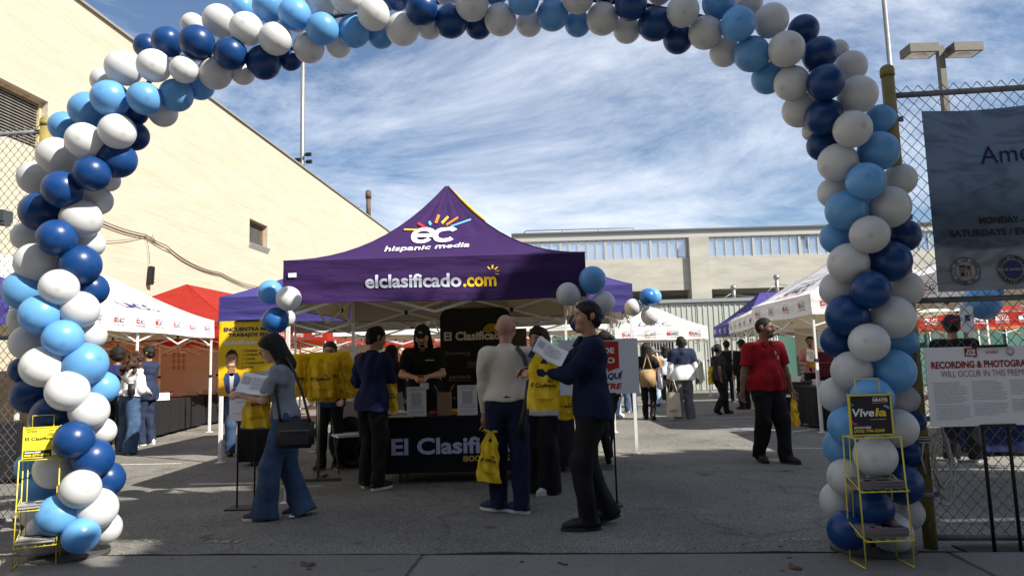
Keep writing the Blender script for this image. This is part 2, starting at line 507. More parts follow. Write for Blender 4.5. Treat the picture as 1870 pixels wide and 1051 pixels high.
stripe((1340, 795), (1400, 778), 0.14, PRED)
stripe((1430, 790), (1500, 782), 0.12, PAINT)
# fallen bits
leaf = MB()
leaf.sheet(lambda u, v: Vector(((u-.5)*.10*math.sin(PI*max(.05, min(.95, v))), (v-.5)*.13, .018*math.sin(u*PI)+.006*math.sin(v*9))), 6, 6)
def litter(px, py, nm, M, label, cat, sc=1, rz=0):
    o = link(nm, leaf.mesh(nm, M)); p = G(px, py); o.location = (p.x, p.y, 0.016); o.scale = (sc, sc, sc); o.rotation_euler = (0, 0, rz)
    tag(o, label, cat)
litter(562, 1035, 'leaf', flat('dry_leaf', (0.09, 0.045, 0.025)), 'curled brown dry leaf on the sidewalk below the walking woman', 'leaf', 0.9, 1.2)
litter(1452, 1040, 'leaf', flat('dry_leaf', (0.09, 0.045, 0.025)), 'brown dry leaf on the sidewalk beside the right newspaper rack', 'leaf', 0.8, 0.3)
litter(533, 946, 'paper_scrap', flat('scrap', (0.7, 0.7, 0.7)), 'small white paper scrap on the asphalt under the woman\'s shoe', 'litter', 0.55, 0.9)
spots = MB()
for i in range(46):
    p = G(rnd.uniform(230, 1500), rnd.uniform(860, 1050))
    off = (p-e0).dot(en)
    z = 0.0165 if off > 0.02 else 0.004
    if abs(off) < 0.06: continue
    r_ = rnd.uniform(0.008, 0.024); k = rnd.uniform(.5, 1)
    spots.add([(p.x+r_*math.cos(a*PI/4)*rnd.uniform(.7, 1.1), p.y+r_*k*math.sin(a*PI/4)*rnd.uniform(.7, 1.1), z) for a in range(8)], [tuple(range(8))])
tag(spots.build('gum_stains', flat('gum', (0.035, 0.033, 0.03), .95)), 'dark gum spots on the pavement', kind='stuff')
# ================================================================== CREAM BUILDING ON THE LEFT
r1 = ray(140, 0); r2 = ray(717, 428)
t1 = -10.6/r1.x
P1 = Vector((0, 0, HC))+r1*t1
t2 = (P1.z-HC)/r2.z
P2 = Vector((0, 0, HC))+r2*t2
wd = Vector((P2.x-P1.x, P2.y-P1.y, 0)).normalized()
WH = P1.z
W0 = Vector((P1.x, P1.y, 0))-wd*(P1.y-1.0)/wd.y
wn = Vector((wd.y, -wd.x, 0))                       # towards the lot
def WALL(px, py):
    d = ray(px, py); o = Vector((0, 0, HC))
    t = (W0-o).dot(wn)/d.dot(wn)
    p = o+d*t
    return ((p-W0).dot(wd), p.z)
WL = (Vector((P2.x, P2.y, 0))-W0).dot(wd)
bl = thing('theatre_building', 'large cream painted windowless concrete building along the left side of the lot', 'building', W0, math.atan2(wd.y, wd.x))
# local axes: x along the wall away from the camera, -y towards the lot, z up
M = bpy.data.materials.new('board_marked_cream_concrete'); M.use_nodes = True
t = M.node_tree; b = t.nodes['Principled BSDF']; L = t.links.new
b.inputs['Roughness'].default_value = 0.85; b.inputs['Specular IOR Level'].default_value = 0.2
tcn = N(t, 'ShaderNodeTexCoord'); sp = N(t, 'ShaderNodeSeparateXYZ'); cbn = N(t, 'ShaderNodeCombineXYZ')
L(tcn.outputs['Object'], sp.inputs[0]); L(sp.outputs['X'], cbn.inputs[0]); L(sp.outputs['Z'], cbn.inputs[1])
wob = N(t, 'ShaderNodeTexNoise'); wob.inputs['Scale'].default_value = 0.9; wob.inputs['Detail'].default_value = 3
L(tcn.outputs['Object'], wob.inputs['Vector'])
vm = N(t, 'ShaderNodeVectorMath', operation='MULTIPLY_ADD'); vm.inputs[1].default_value = (0.05, 0.09, 0)
L(wob.outputs['Color'], vm.inputs[0]); L(cbn.outputs[0], vm.inputs[2])
br = N(t, 'ShaderNodeTexBrick'); br.inputs['Scale'].default_value = 1.0; br.inputs['Brick Width'].default_value = 3.4; br.inputs['Row Height'].default_value = 0.17
br.inputs['Mortar Size'].default_value = 0.006; br.inputs['Mortar Smooth'].default_value = 0.5; br.offset = 0.37
br.inputs['Color1'].default_value = (0.94, 0.94, 0.94, 1); br.inputs['Color2'].default_value = (1, 1, 1, 1); br.inputs['Mortar'].default_value = (0.84, 0.81, 0.76, 1)
L(vm.outputs[0], br.inputs['Vector'])
st = N(t, 'ShaderNodeMapping'); st.inputs['Scale'].default_value = (0.35, 1.0, 1.9)
L(tcn.outputs['Object'], st.inputs[0])
ns = N(t, 'ShaderNodeTexNoise'); ns.inputs['Scale'].default_value = 1.3; ns.inputs['Detail'].default_value = 9; ns.inputs['Roughness'].default_value = 0.68
L(st.outputs[0], ns.inputs['Vector'])
rr = N(t, 'ShaderNodeValToRGB')
rr.color_ramp.elements[0].position = 0.30; rr.color_ramp.elements[0].color = (0.40, 0.36, 0.265, 1)
rr.color_ramp.elements[1].position = 0.62; rr.color_ramp.elements[1].color = (0.46, 0.425, 0.34, 1)
L(ns.outputs['Fac'], rr.inputs[0])
# long dark board cracks broken up by noise
cm = N(t, 'ShaderNodeMapping'); cm.inputs['Scale'].default_value = (0.9, 1, 13.0)
L(tcn.outputs['Object'], cm.inputs[0])
cn = N(t, 'ShaderNodeTexNoise'); cn.inputs['Scale'].default_value = 1.0; cn.inputs['Detail'].default_value = 7; cn.inputs['Roughness'].default_value = 0.72
L(cm.outputs[0], cn.inputs['Vector'])
cr2 = N(t, 'ShaderNodeValToRGB')
cr2.color_ramp.elements[0].position = 0.315; cr2.color_ramp.elements[0].color = (0.42, 0.36, 0.28, 1)
cr2.color_ramp.elements[1].position = 0.365; cr2.color_ramp.elements[1].color = (1, 1, 1, 1)
L(cn.outputs['Fac'], cr2.inputs[0])
m1 = N(t, 'ShaderNodeMixRGB', blend_type='MULTIPLY'); m1.inputs[0].default_value = 0.32
m2 = N(t, 'ShaderNodeMixRGB', blend_type='MULTIPLY'); m2.inputs[0].default_value = 0.5
L(rr.outputs[0], m1.inputs[1]); L(br.outputs['Color'], m1.inputs[2])
L(m1.outputs[0], m2.inputs[1]); L(cr2.outputs[0], m2.inputs[2]); L(m2.outputs[0], b.inputs['Base Color'])
bp = N(t, 'ShaderNodeBump'); bp.inputs['Strength'].default_value = 0.6; bp.inputs['Distance'].default_value = 0.025
ad = N(t, 'ShaderNodeMath', operation='MULTIPLY_ADD'); ad.inputs[1].default_value = 0.6
sb = N(t, 'ShaderNodeRGBToBW'); L(br.outputs['Color'], sb.inputs[0])
L(cn.outputs['Fac'], ad.inputs[0]); L(sb.outputs[0], ad.inputs[2]); L(ad.outputs[0], bp.inputs['Height']); L(bp.outputs[0], b.inputs['Normal'])
CREAM = M
lw = [WALL(-190, 120), WALL(88, 190), WALL(78, 272)]
LOUV = (lw[0][0], lw[1][0], lw[2][1]-0.05, lw[1][1]+0.05)
va = WALL(456, 396); vb = WALL(488, 455)
VENT = (va[0], vb[0], vb[1]-0.02, va[1]-0.05)
HOLES = [LOUV, VENT]
us = sorted({0, WL} | {h[0] for h in HOLES} | {h[1] for h in HOLES} | {i*WL/20 for i in range(21)})
zs = sorted({0, WH} | {h[2] for h in HOLES} | {h[3] for h in HOLES})
wm = MB()
for i in range(len(us)-1):
    for j in range(len(zs)-1):
        uc = (us[i]+us[i+1])/2; zc = (zs[j]+zs[j+1])/2
        if any(h[0] < uc < h[1] and h[2] < zc < h[3] for h in HOLES): continue
        wm.add([(us[i], 0, zs[j]), (us[i+1], 0, zs[j]), (us[i+1], 0, zs[j+1]), (us[i], 0, zs[j+1])], [(0, 1, 2, 3)])
DP = 0.32
for h in HOLES:
    a, b_, c, d = h
    wm.add([(a, 0, c), (b_, 0, c), (b_, 0, d), (a, 0, d), (a, DP, c), (b_, DP, c), (b_, DP, d), (a, DP, d)], [(0, 4, 5, 1), (1, 5, 6, 2), (2, 6, 7, 3), (3, 7, 4, 0)])
BD = 22.0
wm.add([(WL, 0, 0), (WL, BD, 0), (WL, BD, WH), (WL, 0, WH), (0, BD, 0), (0, BD, WH), (0, 0, 0), (0, 0, WH)], [(0, 1, 2, 3), (1, 4, 5, 2), (4, 6, 7, 5)])
wm.build('wall', CREAM, bl)
cp = MB(); cp.box((WL/2, 0.10, WH+0.035), (WL+0.1, 0.34, 0.07)); cp.build('roof_coping', flat('grey_flashing', (0.23, 0.22, 0.2)), bl)
rf = MB(); rf.box((WL/2, BD/2+0.3, WH-0.06), (WL-0.1, BD-0.7, 0.06)); rf.build('roof', flat('roof_felt', (0.2, 0.2, 0.19)), bl)
GREYL = mat('weathered_grey_louvre', (0.20, 0.185, 0.165), 0.7, noise=0.25, nscale=6)
DARKH = flat('dark_interior', (0.012, 0.011, 0.01))
def louvre(h, n, fm):
    a, b_, c, d = h
    fr = MB(); w = 0.06 if b_-a > 1.2 else 0.05
    for (x0, x1, z0, z1) in ((a+.003, a+w, c+.003, d-.003), (b_-w, b_-.003, c+.003, d-.003), (a+w, b_-w, d-w, d-.003), (a+w, b_-w, c+.003, c+w)):
        fr.box(((x0+x1)/2, 0.22, (z0+z1)/2), (x1-x0, 0.12, z1-z0))
    f = fr.build('vent_frame', fm, bl)
    bk = MB(); bk.box(((a+b_)/2, DP+0.012, (c+d)/2), (b_-a-0.01, 0.02, d-c-0.01)); bk.build('vent_backing', DARKH, bl)
    sm_ = MB(); sm_.box((0, 0, 0), (b_-a-2*w-0.01, 0.015, (d-c)/n*1.05), rot=Matrix.Rotation(R(-48), 3, 'X'))
    me = sm_.mesh('slat', GREYL)
    for i in range(n):
        o = link('slat', me, f); o.location = ((a+b_)/2, 0.235, c+w+(d-c-2*w)*(i+0.5)/n)
louvre(LOUV, 16, mat('chipped_cream_frame', (0.50, 0.40, 0.25), 0.8, noise=0.3, nscale=9))
louvre(VENT, 11, mat('rusty_frame', (0.30, 0.17, 0.09), 0.85, noise=0.5, nscale=12))
# sagging metal sill under the small vent
sl_ = MB(); a, b_, c, d = VENT
sl_.box(((a+b_)/2, -0.05, c-0.06), (b_-a+0.1, 0.03, 0.22), rot=Matrix.Rotation(R(28), 3, 'X'))
sl_.build('vent_sill', flat('bent_sheet_metal', (0.30, 0.31, 0.32), .5), bl)
# cable along the wall with a hanging junction
def wpt(px, py, off=0.06):
    u, z = WALL(px, py); return Vector((u, -off, z))
cb_ = MB()
def swag(pts, r):
    ps = [wpt(*p) for p in pts]; outp = []
    for i in range(len(ps)-1):
        for k in range(6):
            t_ = k/6; p = ps[i].lerp(ps[i+1], t_); p.z -= 0.10*math.sin(PI*t_)*((ps[i+1]-ps[i]).length/4); outp.append(p)
    outp.append(ps[-1]); cb_.tube(outp, r, 6)
swag([(120, 380), (185, 404), (262, 428), (300, 448), (345, 480), (400, 498), (470, 524)], 0.014)
swag([(120, 384), (186, 409), (264, 432), (310, 458), (350, 484), (402, 501), (470, 528)], 0.012)
swag([(120, 450), (180, 440), (264, 430)], 0.008)
swag([(262, 428), (268, 452), (270, 482)], 0.008)
swag([(274, 428), (282, 446), (272, 432)], 0.008)
cb_.build('cable', flat('weathered_cable', (0.13, 0.09, 0.06)), bl)
u, z = WALL(270, 503)
bx = MB(); bx.box((u, -0.09, z), (0.14, 0.12, 0.52), rot=Matrix.Rotation(R(6), 3, 'Y'))
for k in range(5): bx.box((u, -0.155, z-0.18+k*0.09), (0.10, 0.03, 0.05))
bx.build('cable_junction', flat('black_plastic', (0.015, 0.015, 0.015)), bl)
# notices on the wall under the red canopy
u, z = WALL(335, 632)
pn = MB(); pn.box((u, -0.012, z), (0.5, 0.02, 0.42)); nb = pn.build('wall_notice', flat('notice_pale', (0.7, 0.6, 0.55)), bl)
ln = MB()
for k in range(4): ln.box((u, -0.024, z+0.13-k*0.085), (0.38, 0.003, 0.03))
ln.build('notice_print', flat('notice_red', (0.45, 0.05, 0.04)), nb)
dm = MB()
for i in range(3):
    for k in range(3):
        u, z = WALL(318+i*9, 648+k*11)
        dm = MB(); dm.cyl((u, -0.02, z), (u, 0.0, z), 0.075, 10); dm.build('wall_fixture', flat('fixture_grey', (0.32, 0.22, 0.15)), bl)
# flue pipe and stub on the roof
def roof_xy(px, dist_in):                          # point on the roof plan under column px
    u, z = WALL(px, 400); return u
def roof_at(px, py, inset):
    u, z = WALL(px, py); return W0+wd*u-wn*inset
p = roof_at(687, 403, .5)
fp = MB(); fp.cyl((p.x, p.y, WH-0.1), (p.x, p.y, AT(687, 352, p.y).z), 0.15, 14)
fp.cyl((p.x, p.y, AT(687, 362, p.y).z), (p.x, p.y, AT(687, 350, p.y).z), 0.19, 14)
fp.sphere((p.x, p.y, AT(687, 350, p.y).z), (0.18, 0.18, 0.14), 0, 12, 8)
one('flue_pipe', fp, mat('rusted_iron', (0.10, 0.065, 0.05), 0.8, noise=0.4, nscale=5), 'dark rusted flue pipe standing on the cream building roof near its far end', 'pipe', origin=(p.x, p.y, WH))
p = roof_at(663, 390, .3)
fp = MB(); fp.cyl((p.x, p.y, WH-0.1), (p.x, p.y, WH+0.35), 0.07, 10); fp.cyl((p.x, p.y, WH+.35), (p.x, p.y, WH+.42), 0.10, 10)
one('roof_stub', fp, flat('stub', (0.35, 0.3, 0.22)), 'short pale vent stub on the roof edge left of the rusted flue pipe', 'pipe', origin=(p.x, p.y, WH))
# ================================================================== TALL POLES
GALV = mat('galvanised_steel', (0.26, 0.26, 0.26), 0.45, metal=0.6, noise=0.12, nscale=4)
def tall_pole(px_top, py_top, px_low, py_low, y, r, label, lamps):
    a = AT(px_low, py_low, y); top = AT(px_top, py_top, y).z
    t_ = thing('light_pole', label, 'pole', (a.x, y, 0))
    mb = MB(); mb.tube([(0, 0, 0), (0, 0, top*0.5), (0, 0, top)], [r*1.25, r*1.1, r], 12)
    for k in range(14): mb.cyl((r*1.05, 0, 2+k*top/15), (r*1.05+.05, 0, 2+k*top/15), 0.02, 6)
    mb.build('pole', GALV, t_)
    return t_, a
tp, a = tall_pole(554, -60, 552, 290, 44.0, 0.13, 'thin grey steel pole with small floodlights rising behind the cream roof', True)
zf = AT(565, 283, 44).z
for k, (dx_, dz_) in enumerate(((0.45, 0.0), (-0.25, -0.35), (0.5, -0.5))):
    f = MB(); f.bar((0, 0, zf+dz_), (dx_*0.7, -0.1, zf+dz_), 0.05)
    f.box((dx_, -0.15, zf+dz_), (0.34, 0.3, 0.22), rot=Matrix.Rotation(R(25), 3, 'X'))
    f.build('floodlight', flat('black_plastic', (0.015, 0.015, 0.015)), tp)
tp, a = tall_pole(1611, -20, 1636, 235, 62.0, 0.21, 'bright silver steel pole rising behind the right shoulder of the balloon arch', False)
# twin-head parking lot light
y = 15.0; a = AT(1722, 150, y)
pl = thing('parking_lot_light', 'twin headed beige shoebox lot light above the right fence', 'street lamp', (a.x, y, 0))
BEIGE = mat('beige_painted_metal', (0.085, 0.078, 0.062), 0.6, noise=0.1, nscale=5)
zt = AT(1720, 85, y).z
mb = MB(); mb.box((0, 0, zt/2), (0.13, 0.13, zt)); mb.build('pole', BEIGE, pl)
for s_, rr_ in ((-1, 0.0), (1, 0.0)):
    h = MB(); h.box((s_*0.50, -0.05, zt-0.12), (0.66, 0.42, 0.20)); h.bar((0, 0, zt-0.10), (s_*0.22, -0.03, zt-0.10), 0.07)
    hd = h.build('lamp_head', BEIGE, pl)
    q = MB(); q.box((s_*0.50, -0.05, zt-0.226), (0.54, 0.32, 0.012)); q.sphere((s_*0.50, -0.05, zt-0.24), (0.16, 0.11, 0.04), 0, 10, 6)
    q.build('lens', mat('lamp_glass', (0.55, 0.54, 0.5), 0.15), hd)
# ================================================================== CONCRETE STRUCTURE ACROSS THE BACK
Yb = 36.0
def XB(px, py=470): return AT(px, py, Yb).x
def ZB(py, px=1250): return AT(px, py, Yb).z
cs = thing('parking_structure', 'pale concrete elevated structure with glazed guard rail across the back', 'building', (XB(1250), Yb, 0))
CONC = mat('board_formed_concrete', (0.31, 0.295, 0.255), 0.9, col2=(0.43, 0.41, 0.36), nscale=1.1, bump=0.4, bscale=14, stretch=(0.4, 1, 1.6))
xo = XB(1250)
def lx(px): return XB(px)-xo
zc0, zc1, zp0, zbm0 = ZB(433), ZB(421), ZB(471), ZB(529)
XL, XR = lx(935), lx(2050)
def cbx(x0, x1, z0, z1, y0, y1): 
    mb = MB(); mb.box(((x0+x1)/2, (y0+y1)/2, (z0+z1)/2), (x1-x0, y1-y0, z1-z0)); return mb
cbx(XL, XR, zbm0, zp0, 0, 0.5).build('concrete_beam', CONC, cs)
cbx(XL, XR, zc0, zc1, 0.05, 0.45).build('coping', mat('grey_steel', (0.36, 0.36, 0.34), .5), cs)
cbx(XL, XR, zc1+.003, zc1+0.10, -0.05, 0.5).build('roof_edge', flat('dark_edge', (0.09, 0.09, 0.09)), cs)
for px in (1276, 1790):
    cbx(lx(px-18), lx(px+18), ZB(720), zc0-0.02, -0.22, 0.7).build('column', CONC, cs)
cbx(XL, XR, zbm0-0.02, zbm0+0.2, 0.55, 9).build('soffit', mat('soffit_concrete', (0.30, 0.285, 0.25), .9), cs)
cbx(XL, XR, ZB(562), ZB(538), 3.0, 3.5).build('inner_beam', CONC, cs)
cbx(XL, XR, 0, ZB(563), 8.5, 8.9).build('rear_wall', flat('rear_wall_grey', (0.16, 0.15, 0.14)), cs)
pp = MB(); pp.cyl((lx(1310), 0.9, ZB(541)), (lx(1560), 0.9, ZB(541)), 0.06, 8); pp.cyl((lx(1310), .9, ZB(541)), (lx(1310), .9, ZB(548)), 0.06, 8); pp.build('pipe', flat('pipe_grey', (0.3, 0.29, 0.27)), cs)
PANEL = bpy.data.materials.new('reeded_clear_panel'); PANEL.use_nodes = True
b = PANEL.node_tree.nodes['Principled BSDF']
b.inputs['Base Color'].default_value = (0.72, 0.80, 0.90, 1); b.inputs['Roughness'].default_value = 0.12
b.inputs['Transmission Weight'].default_value = 0.72; b.inputs['IOR'].default_value = 1.02; b.inputs['Specular IOR Level'].default_value = 0.4
STL = MATS['grey_steel']
def rail_run(p0, p1, n):
    x0, x1 = lx(p0), lx(p1); w = (x1-x0)/n
    pm_ = MB(); pm_.box((0, 0, 0), (w-0.10, 0.02, zc0-zp0-0.20))
    for k in range(6): pm_.bar((-w/2+0.1+k*(w-.2)/5, -0.02, -(zc0-zp0)/2+.12), (-w/2+0.1+k*(w-.2)/5, -0.02, (zc0-zp0)/2-.12), 0.018)
    pme = pm_.mesh('clear_panel', PANEL)
    mm_ = MB(); mm_.box((0, 0, 0), (0.07, 0.12, zc0-zp0-0.003))
    mme = mm_.mesh('mullion', STL)
    m5 = MB(); m5.box((0, 0, 0), (0.13, 0.16, zc0-zp0-0.003))
    m5e = m5.mesh('post', STL)
    zm = (zc0+zp0)/2
    for i in range(n+1):
        o = link('post' if i % 5 == 0 else 'mullion', m5e if i % 5 == 0 else mme, cs); o.location = (x0+i*w, 0.2, zm)
    for i in range(n):
        o = link('clear_panel', pme, cs); o.location = (x0+(i+0.5)*w, 0.22, zm)
    r_ = cbx(x0+.07, x1-.07, zp0+0.04, zp0+0.09, 0.15, 0.19); r_.build('bottom_rail', STL, cs)
    r_ = cbx(x0+.07, x1-.07, zc0-0.10, zc0-0.05, 0.15, 0.19); r_.build('top_rail', STL, cs)
rail_run(942, 1256, 19)
rail_run(1294, 1770, 28)
rl = MB()
za_, zb_ = ZB(424, 1070), ZB(405, 1070)
for px in (963, 1035, 1105, 1172): rl.cyl((lx(px), 2.0, za_), (lx(px), 2.0, zb_), 0.035, 8)
rl.tube([(lx(945), 2.0, za_), (lx(963), 2.0, zb_), (lx(1172), 2.0, zb_), (lx(1192), 2.0, za_)], 0.03, 8)
rl.build('roof_rail', GALV, cs)
sp_ = MB(); sx_ = lx(1483); sp_.cyl((sx_, 0.9, zp0), (sx_, 0.9, ZB(424, 1483)), 0.05, 8)
for k in range(3): sp_.sphere((sx_+0.12*(k-1), 0.75, ZB(428+8*k, 1483)), 0.16, 0, 10, 6)
sp_.build('floodlight', flat('black_plastic', (0.015, 0.015, 0.015)), cs)
# ================================================================== LOW METAL BUILDING IN FRONT OF IT
Yl = 28.5
a0 = AT(930, 560, Yl).x; a1 = AT(1560, 560, Yl).x; zl = AT(1250, 553, Yl).z
lb = thing('metal_shed', 'low pale green metal panelled shed behind the white far canopy', 'building', ((a0+a1)/2, Yl, 0))
PALE = mat('pale_green_panel', (0.36, 0.385, 0.345), 0.6, noise=0.07, nscale=2, stretch=(1, 1, .3))
wl_ = a1-a0; npn = 13; pw = wl_/npn
pm_ = MB(); pm_.box((0, 0, zl/2), (pw-0.03, 0.08, zl-0.02))
for k in range(5): pm_.box((-pw/2+pw*(k+.5)/5, -0.05, zl/2), (0.05, 0.03, zl-0.04))
pme = pm_.mesh('wall_panel', PALE)
for i in range(npn):
    o = link('wall_panel', pme, lb); o.location = (-wl_/2+pw*(i+.5), 0, 0)
mb = MB(); mb.box((0, 3, zl+0.08), (wl_+0.4, 6.3, 0.14)); mb.build('roof', flat('shed_roof', (0.22, 0.24, 0.25)), lb)
mb = MB(); mb.box((0, 3, zl/2), (wl_-0.1, 5.8, zl-0.05)); mb.build('wall', PALE, lb)
wx = AT(1208, 630, Yl).x-(a0+a1)/2; wz = AT(1208, 630, Yl).z
mb = MB(); mb.box((wx, -0.09, wz), (1.0, 0.05, 0.42)); wn_ = mb.build('window', flat('dark_window', (0.06, 0.065, 0.07), .2), lb)
mb = MB()
for k in range(9): mb.bar((wx-0.48+k*0.12, -0.14, wz-0.24), (wx-0.48+k*0.12, -0.14, wz+0.24), 0.03)
mb.bar((wx-.5, -.14, wz-.23), (wx+.5, -.14, wz-.23), .04); mb.bar((wx-.5, -.14, wz+.23), (wx+.5, -.14, wz+.23), .04)
mb.build('window_bars', flat('bars_grey', (0.3, 0.31, 0.3)), wn_)
bxp = AT(1269, 650, Yl)
mb = MB(); mb.box((bxp.x-(a0+a1)/2, -0.16, bxp.z), (0.36, 0.2, 0.36)); mb.box((bxp.x-(a0+a1)/2, -0.27, bxp.z), (0.26, 0.02, 0.26)); mb.cyl((bxp.x-(a0+a1)/2+.3, -.1, bxp.z-.2), (bxp.x-(a0+a1)/2+.3, -.1, 0.4), .04, 8)
mb.build('meter_box', flat('meter_box_grey', (0.42, 0.43, 0.41)), lb)
for px in (1200, 1232, 1320):
    zz_ = AT(px, 545, Yl).z
rm = MB()
for px, top in ((1341, 525), (1421, 506)):
    q = AT(px, 550, Yl+2); zt = AT(px, top, Yl+2).z
    rm.cyl((q.x-(a0+a1)/2, 2, zl), (q.x-(a0+a1)/2, 2, zt), 0.08, 8); rm.sphere((q.x-(a0+a1)/2, 2, zt), 0.14, 0, 8, 6)
    rm.tube([(q.x-(a0+a1)/2, 2, zt-.3), (q.x-(a0+a1)/2+1.2, 2, zt-.5), (q.x-(a0+a1)/2+2.4, 2, zl+.1)], 0.015, 5)
    rm.tube([(q.x-(a0+a1)/2, 2, zt-.2), (q.x-(a0+a1)/2-0.9, 2, zl+.1)], 0.015, 5)
rm.build('roof_mast', GALV, lb)
# green screened fence behind the booths
def chain_wires(mb, x0, x1, z0, z1, pitch, r, yf=0.0):
    h_ = pitch/2; n = int((x1-x0)/h_); k = int((z1-z0)/(h_*1.12)); dz_ = (z1-z0)/k
    for i in range(n):
        pts = []
        for j in range(k+1):
            right = (j+i) % 2
            pts.append((x0+(i+right)*h_, yf+(r if right else -r), z0+j*dz_))
        mb.tube(pts, r, 4, cap=False)
fx0 = AT(640, 650, 26).x; fx1 = AT(1130, 650, 26).x
fn_ = thing('screened_fence', 'chain link fence with green privacy mesh beyond the booths', 'fence', ((fx0+fx1)/2, 26, 0))
mb = MB(); hw = (fx1-fx0)/2
mb.sheet(lambda u, v: Vector((-hw+2*hw*u, 0.03*math.sin(u*60), 0.1+2.2*v)), 80, 2)
mb.build('privacy_mesh', mat('green_mesh', (0.05, 0.13, 0.105), .9, noise=.3, nscale=40), fn_)
mb = MB(); mb.cyl((-hw, 0, 2.35), (hw, 0, 2.35), 0.03, 8); mb.build('top_rail', GALV, fn_)
for i in range(5):
    mb = MB(); mb.cyl((-hw+2*hw*i/4, -.06, 0), (-hw+2*hw*i/4, -.06, 2.4), 0.035, 8); mb.build('post', GALV, fn_)
mb = MB(); chain_wires(mb, -hw, hw, 0.1, 2.3, 0.30, 0.012, -0.06); w_ = mb.build('chain_link', flat('pale_wire', (.25, .33, .30)), fn_); w_['kind'] = 'stuff'
# dark boundary at the far right
fx0 = AT(1420, 650, 27).x
fn_ = thing('screened_fence', 'dark screened fence closing the lot at the far right', 'fence', (fx0+9, 27, 0))
mb = MB(); mb.sheet(lambda u, v: Vector((-9+18*u, 0.03*math.sin(u*60), 0.05+2.4*v)), 80, 2); mb.build('privacy_mesh', mat('green_mesh', (0.05, 0.13, 0.105)), fn_)
for i in range(7):
    mb = MB(); mb.cyl((-9+3*i, -.06, 0), (-9+3*i, -.06, 2.5), 0.035, 8); mb.build('post', GALV, fn_)
# ================================================================== STREET TREES BESIDE THE SIDEWALK (cast the shade over the gate)
LEAF = mat('street_tree_leaf', (0.05, 0.085, 0.03), 0.6, noise=0.4, nscale=3, trans=0.2)
BARK = mat('street_tree_bark', (0.12, 0.095, 0.07), 0.9, noise=0.3, nscale=9, bump=.6)
def tree(label, x, y, blobs, n, size, trunk_top, group='street trees beside the sidewalk'):
    t_ = thing('street_tree', label, 'tree', (x, y, 0), 0, group)
    rg = np.random.default_rng(int(abs(x)*10)+3)
    tr = MB(); tr.tube([(0, 0, 0), (0.05, 0.05, trunk_top*.4), (0, 0, trunk_top)], [0.28, 0.22, 0.17], 12)
    for bx_, by_, bz_, br_ in blobs[:7]: tr.tube([(0, 0, trunk_top*.8), ((bx_-x)*.5, (by_-y)*.5, (trunk_top+bz_)*.5), (bx_-x, by_-y, bz_)], [0.14, .09, .03], 8)
    tr.build('trunk', BARK, t_)
    vol = np.array([b_[3]**2 for b_ in blobs]); vol = vol/vol.sum()
    V = []; F_ = []
    for bi, (bx_, by_, bz_, br_) in enumerate(blobs):
        k = int(n*vol[bi])
        d = rg.normal(size=(k, 3)); d /= np.linalg.norm(d, axis=1)[:, None]
        rad = br_*rg.uniform(0.3, 1, size=(k, 1))**0.5
        c = np.array([bx_-x, by_-y, bz_])+d*rad*np.array([1, 1, 0.85])
        a1_ = rg.normal(size=(k, 3)); a1_ /= np.linalg.norm(a1_, axis=1)[:, None]
        a2_ = np.cross(a1_, rg.normal(size=(k, 3))); a2_ /= np.linalg.norm(a2_, axis=1)[:, None]
        s_ = size*rg.uniform(.6, 1.3, size=(k, 1))
        q = np.stack([c-a1_*s_, c-a2_*s_*.5, c+a1_*s_, c+a2_*s_*.5], 1).reshape(-1, 3)
        o = len(V)*4
        base = sum(len(v) for v in V)
        V.append(q); idx = np.arange(k*4).reshape(-1, 4)+base; F_.append(idx)
    V = np.concatenate(V); F_ = np.concatenate(F_)
    me = bpy.data.meshes.new('crown'); me.from_pydata(V.tolist(), [], F_.tolist()); me.materials.append(LEAF)
    link('crown', me, t_)
def shade(x, y, z, yp):                             # where the ray from (x,y,z) to the sun crosses the plane y = yp
    t_ = (y-yp)/(-SUN.y); p = Vector((x, y, z))+SUN*t_
    return p
YT = 0.6
def blob_for(x, y, z, r): 
    p = shade(x, y, z, YT); return (p.x, p.y, p.z, r)
tree('broad street tree with a dense dark crown nearest the gate on the right', 8.2, 0.2, [
    blob_for(-1.2, 5.3, 0.0, 1.1), blob_for(-0.2, 4.8, 1.6, 1.0), blob_for(0.9, 4.7, 1.0, 1.2), blob_for(0.2, 4.7, 3.2, 1.0), blob_for(-2.3, 5.0, -0.45, 0.75), blob_for(-1.9, 5.8, 0.0, 0.7),
    blob_for(1.3, 4.6, 3.5, 1.2), blob_for(2.2, 4.6, 2.0, 1.3), blob_for(-0.6, 6.6, 0.2, 1.0), blob_for(0.5, 6.4, 0.9, 1.0), blob_for(-2.6, 6.9, 0.0, 0.55), blob_for(-3.6, 4.3, -0.5, .6), blob_for(-3.0, 4.0, 0, .8), blob_for(-1.2, 4.2, 0, 1.0), blob_for(.6, 4.0, 0, 1.0), blob_for(2, 4.0, 0, 1.0), blob_for(2.6, 4.6, 0.6, 1.0), blob_for(1.2, 6.2, 0, 1.0)], 17000, 0.17, 5.0)
tree('second tall street tree with a dense crown further along the sidewalk', 13.5, 0.2, [
    blob_for(0.8, 7.2, 1.0, 1.3), blob_for(2.0, 6.8, 0.6, 1.5), blob_for(1.2, 6.5, 2.2, 1.0), blob_for(2.6, 4.6, 3.6, 1.4), blob_for(3.4, 5.2, 1.8, 1.6), blob_for(3.0, 7.2, 0.2, 1.2), blob_for(4.4, 6.0, 2.6, 1.9), blob_for(4.6, 7.3, 1.4, 1.7), blob_for(3.3, 7.5, 0.6, .9), blob_for(5.5, 5, 3.5, 1.6), blob_for(5.5, 5, .6, 1.7), blob_for(4.2, 5, .4, 1.5), blob_for(3.6, 4.2, .4, 1.3)], 17000, 0.19, 7.0)
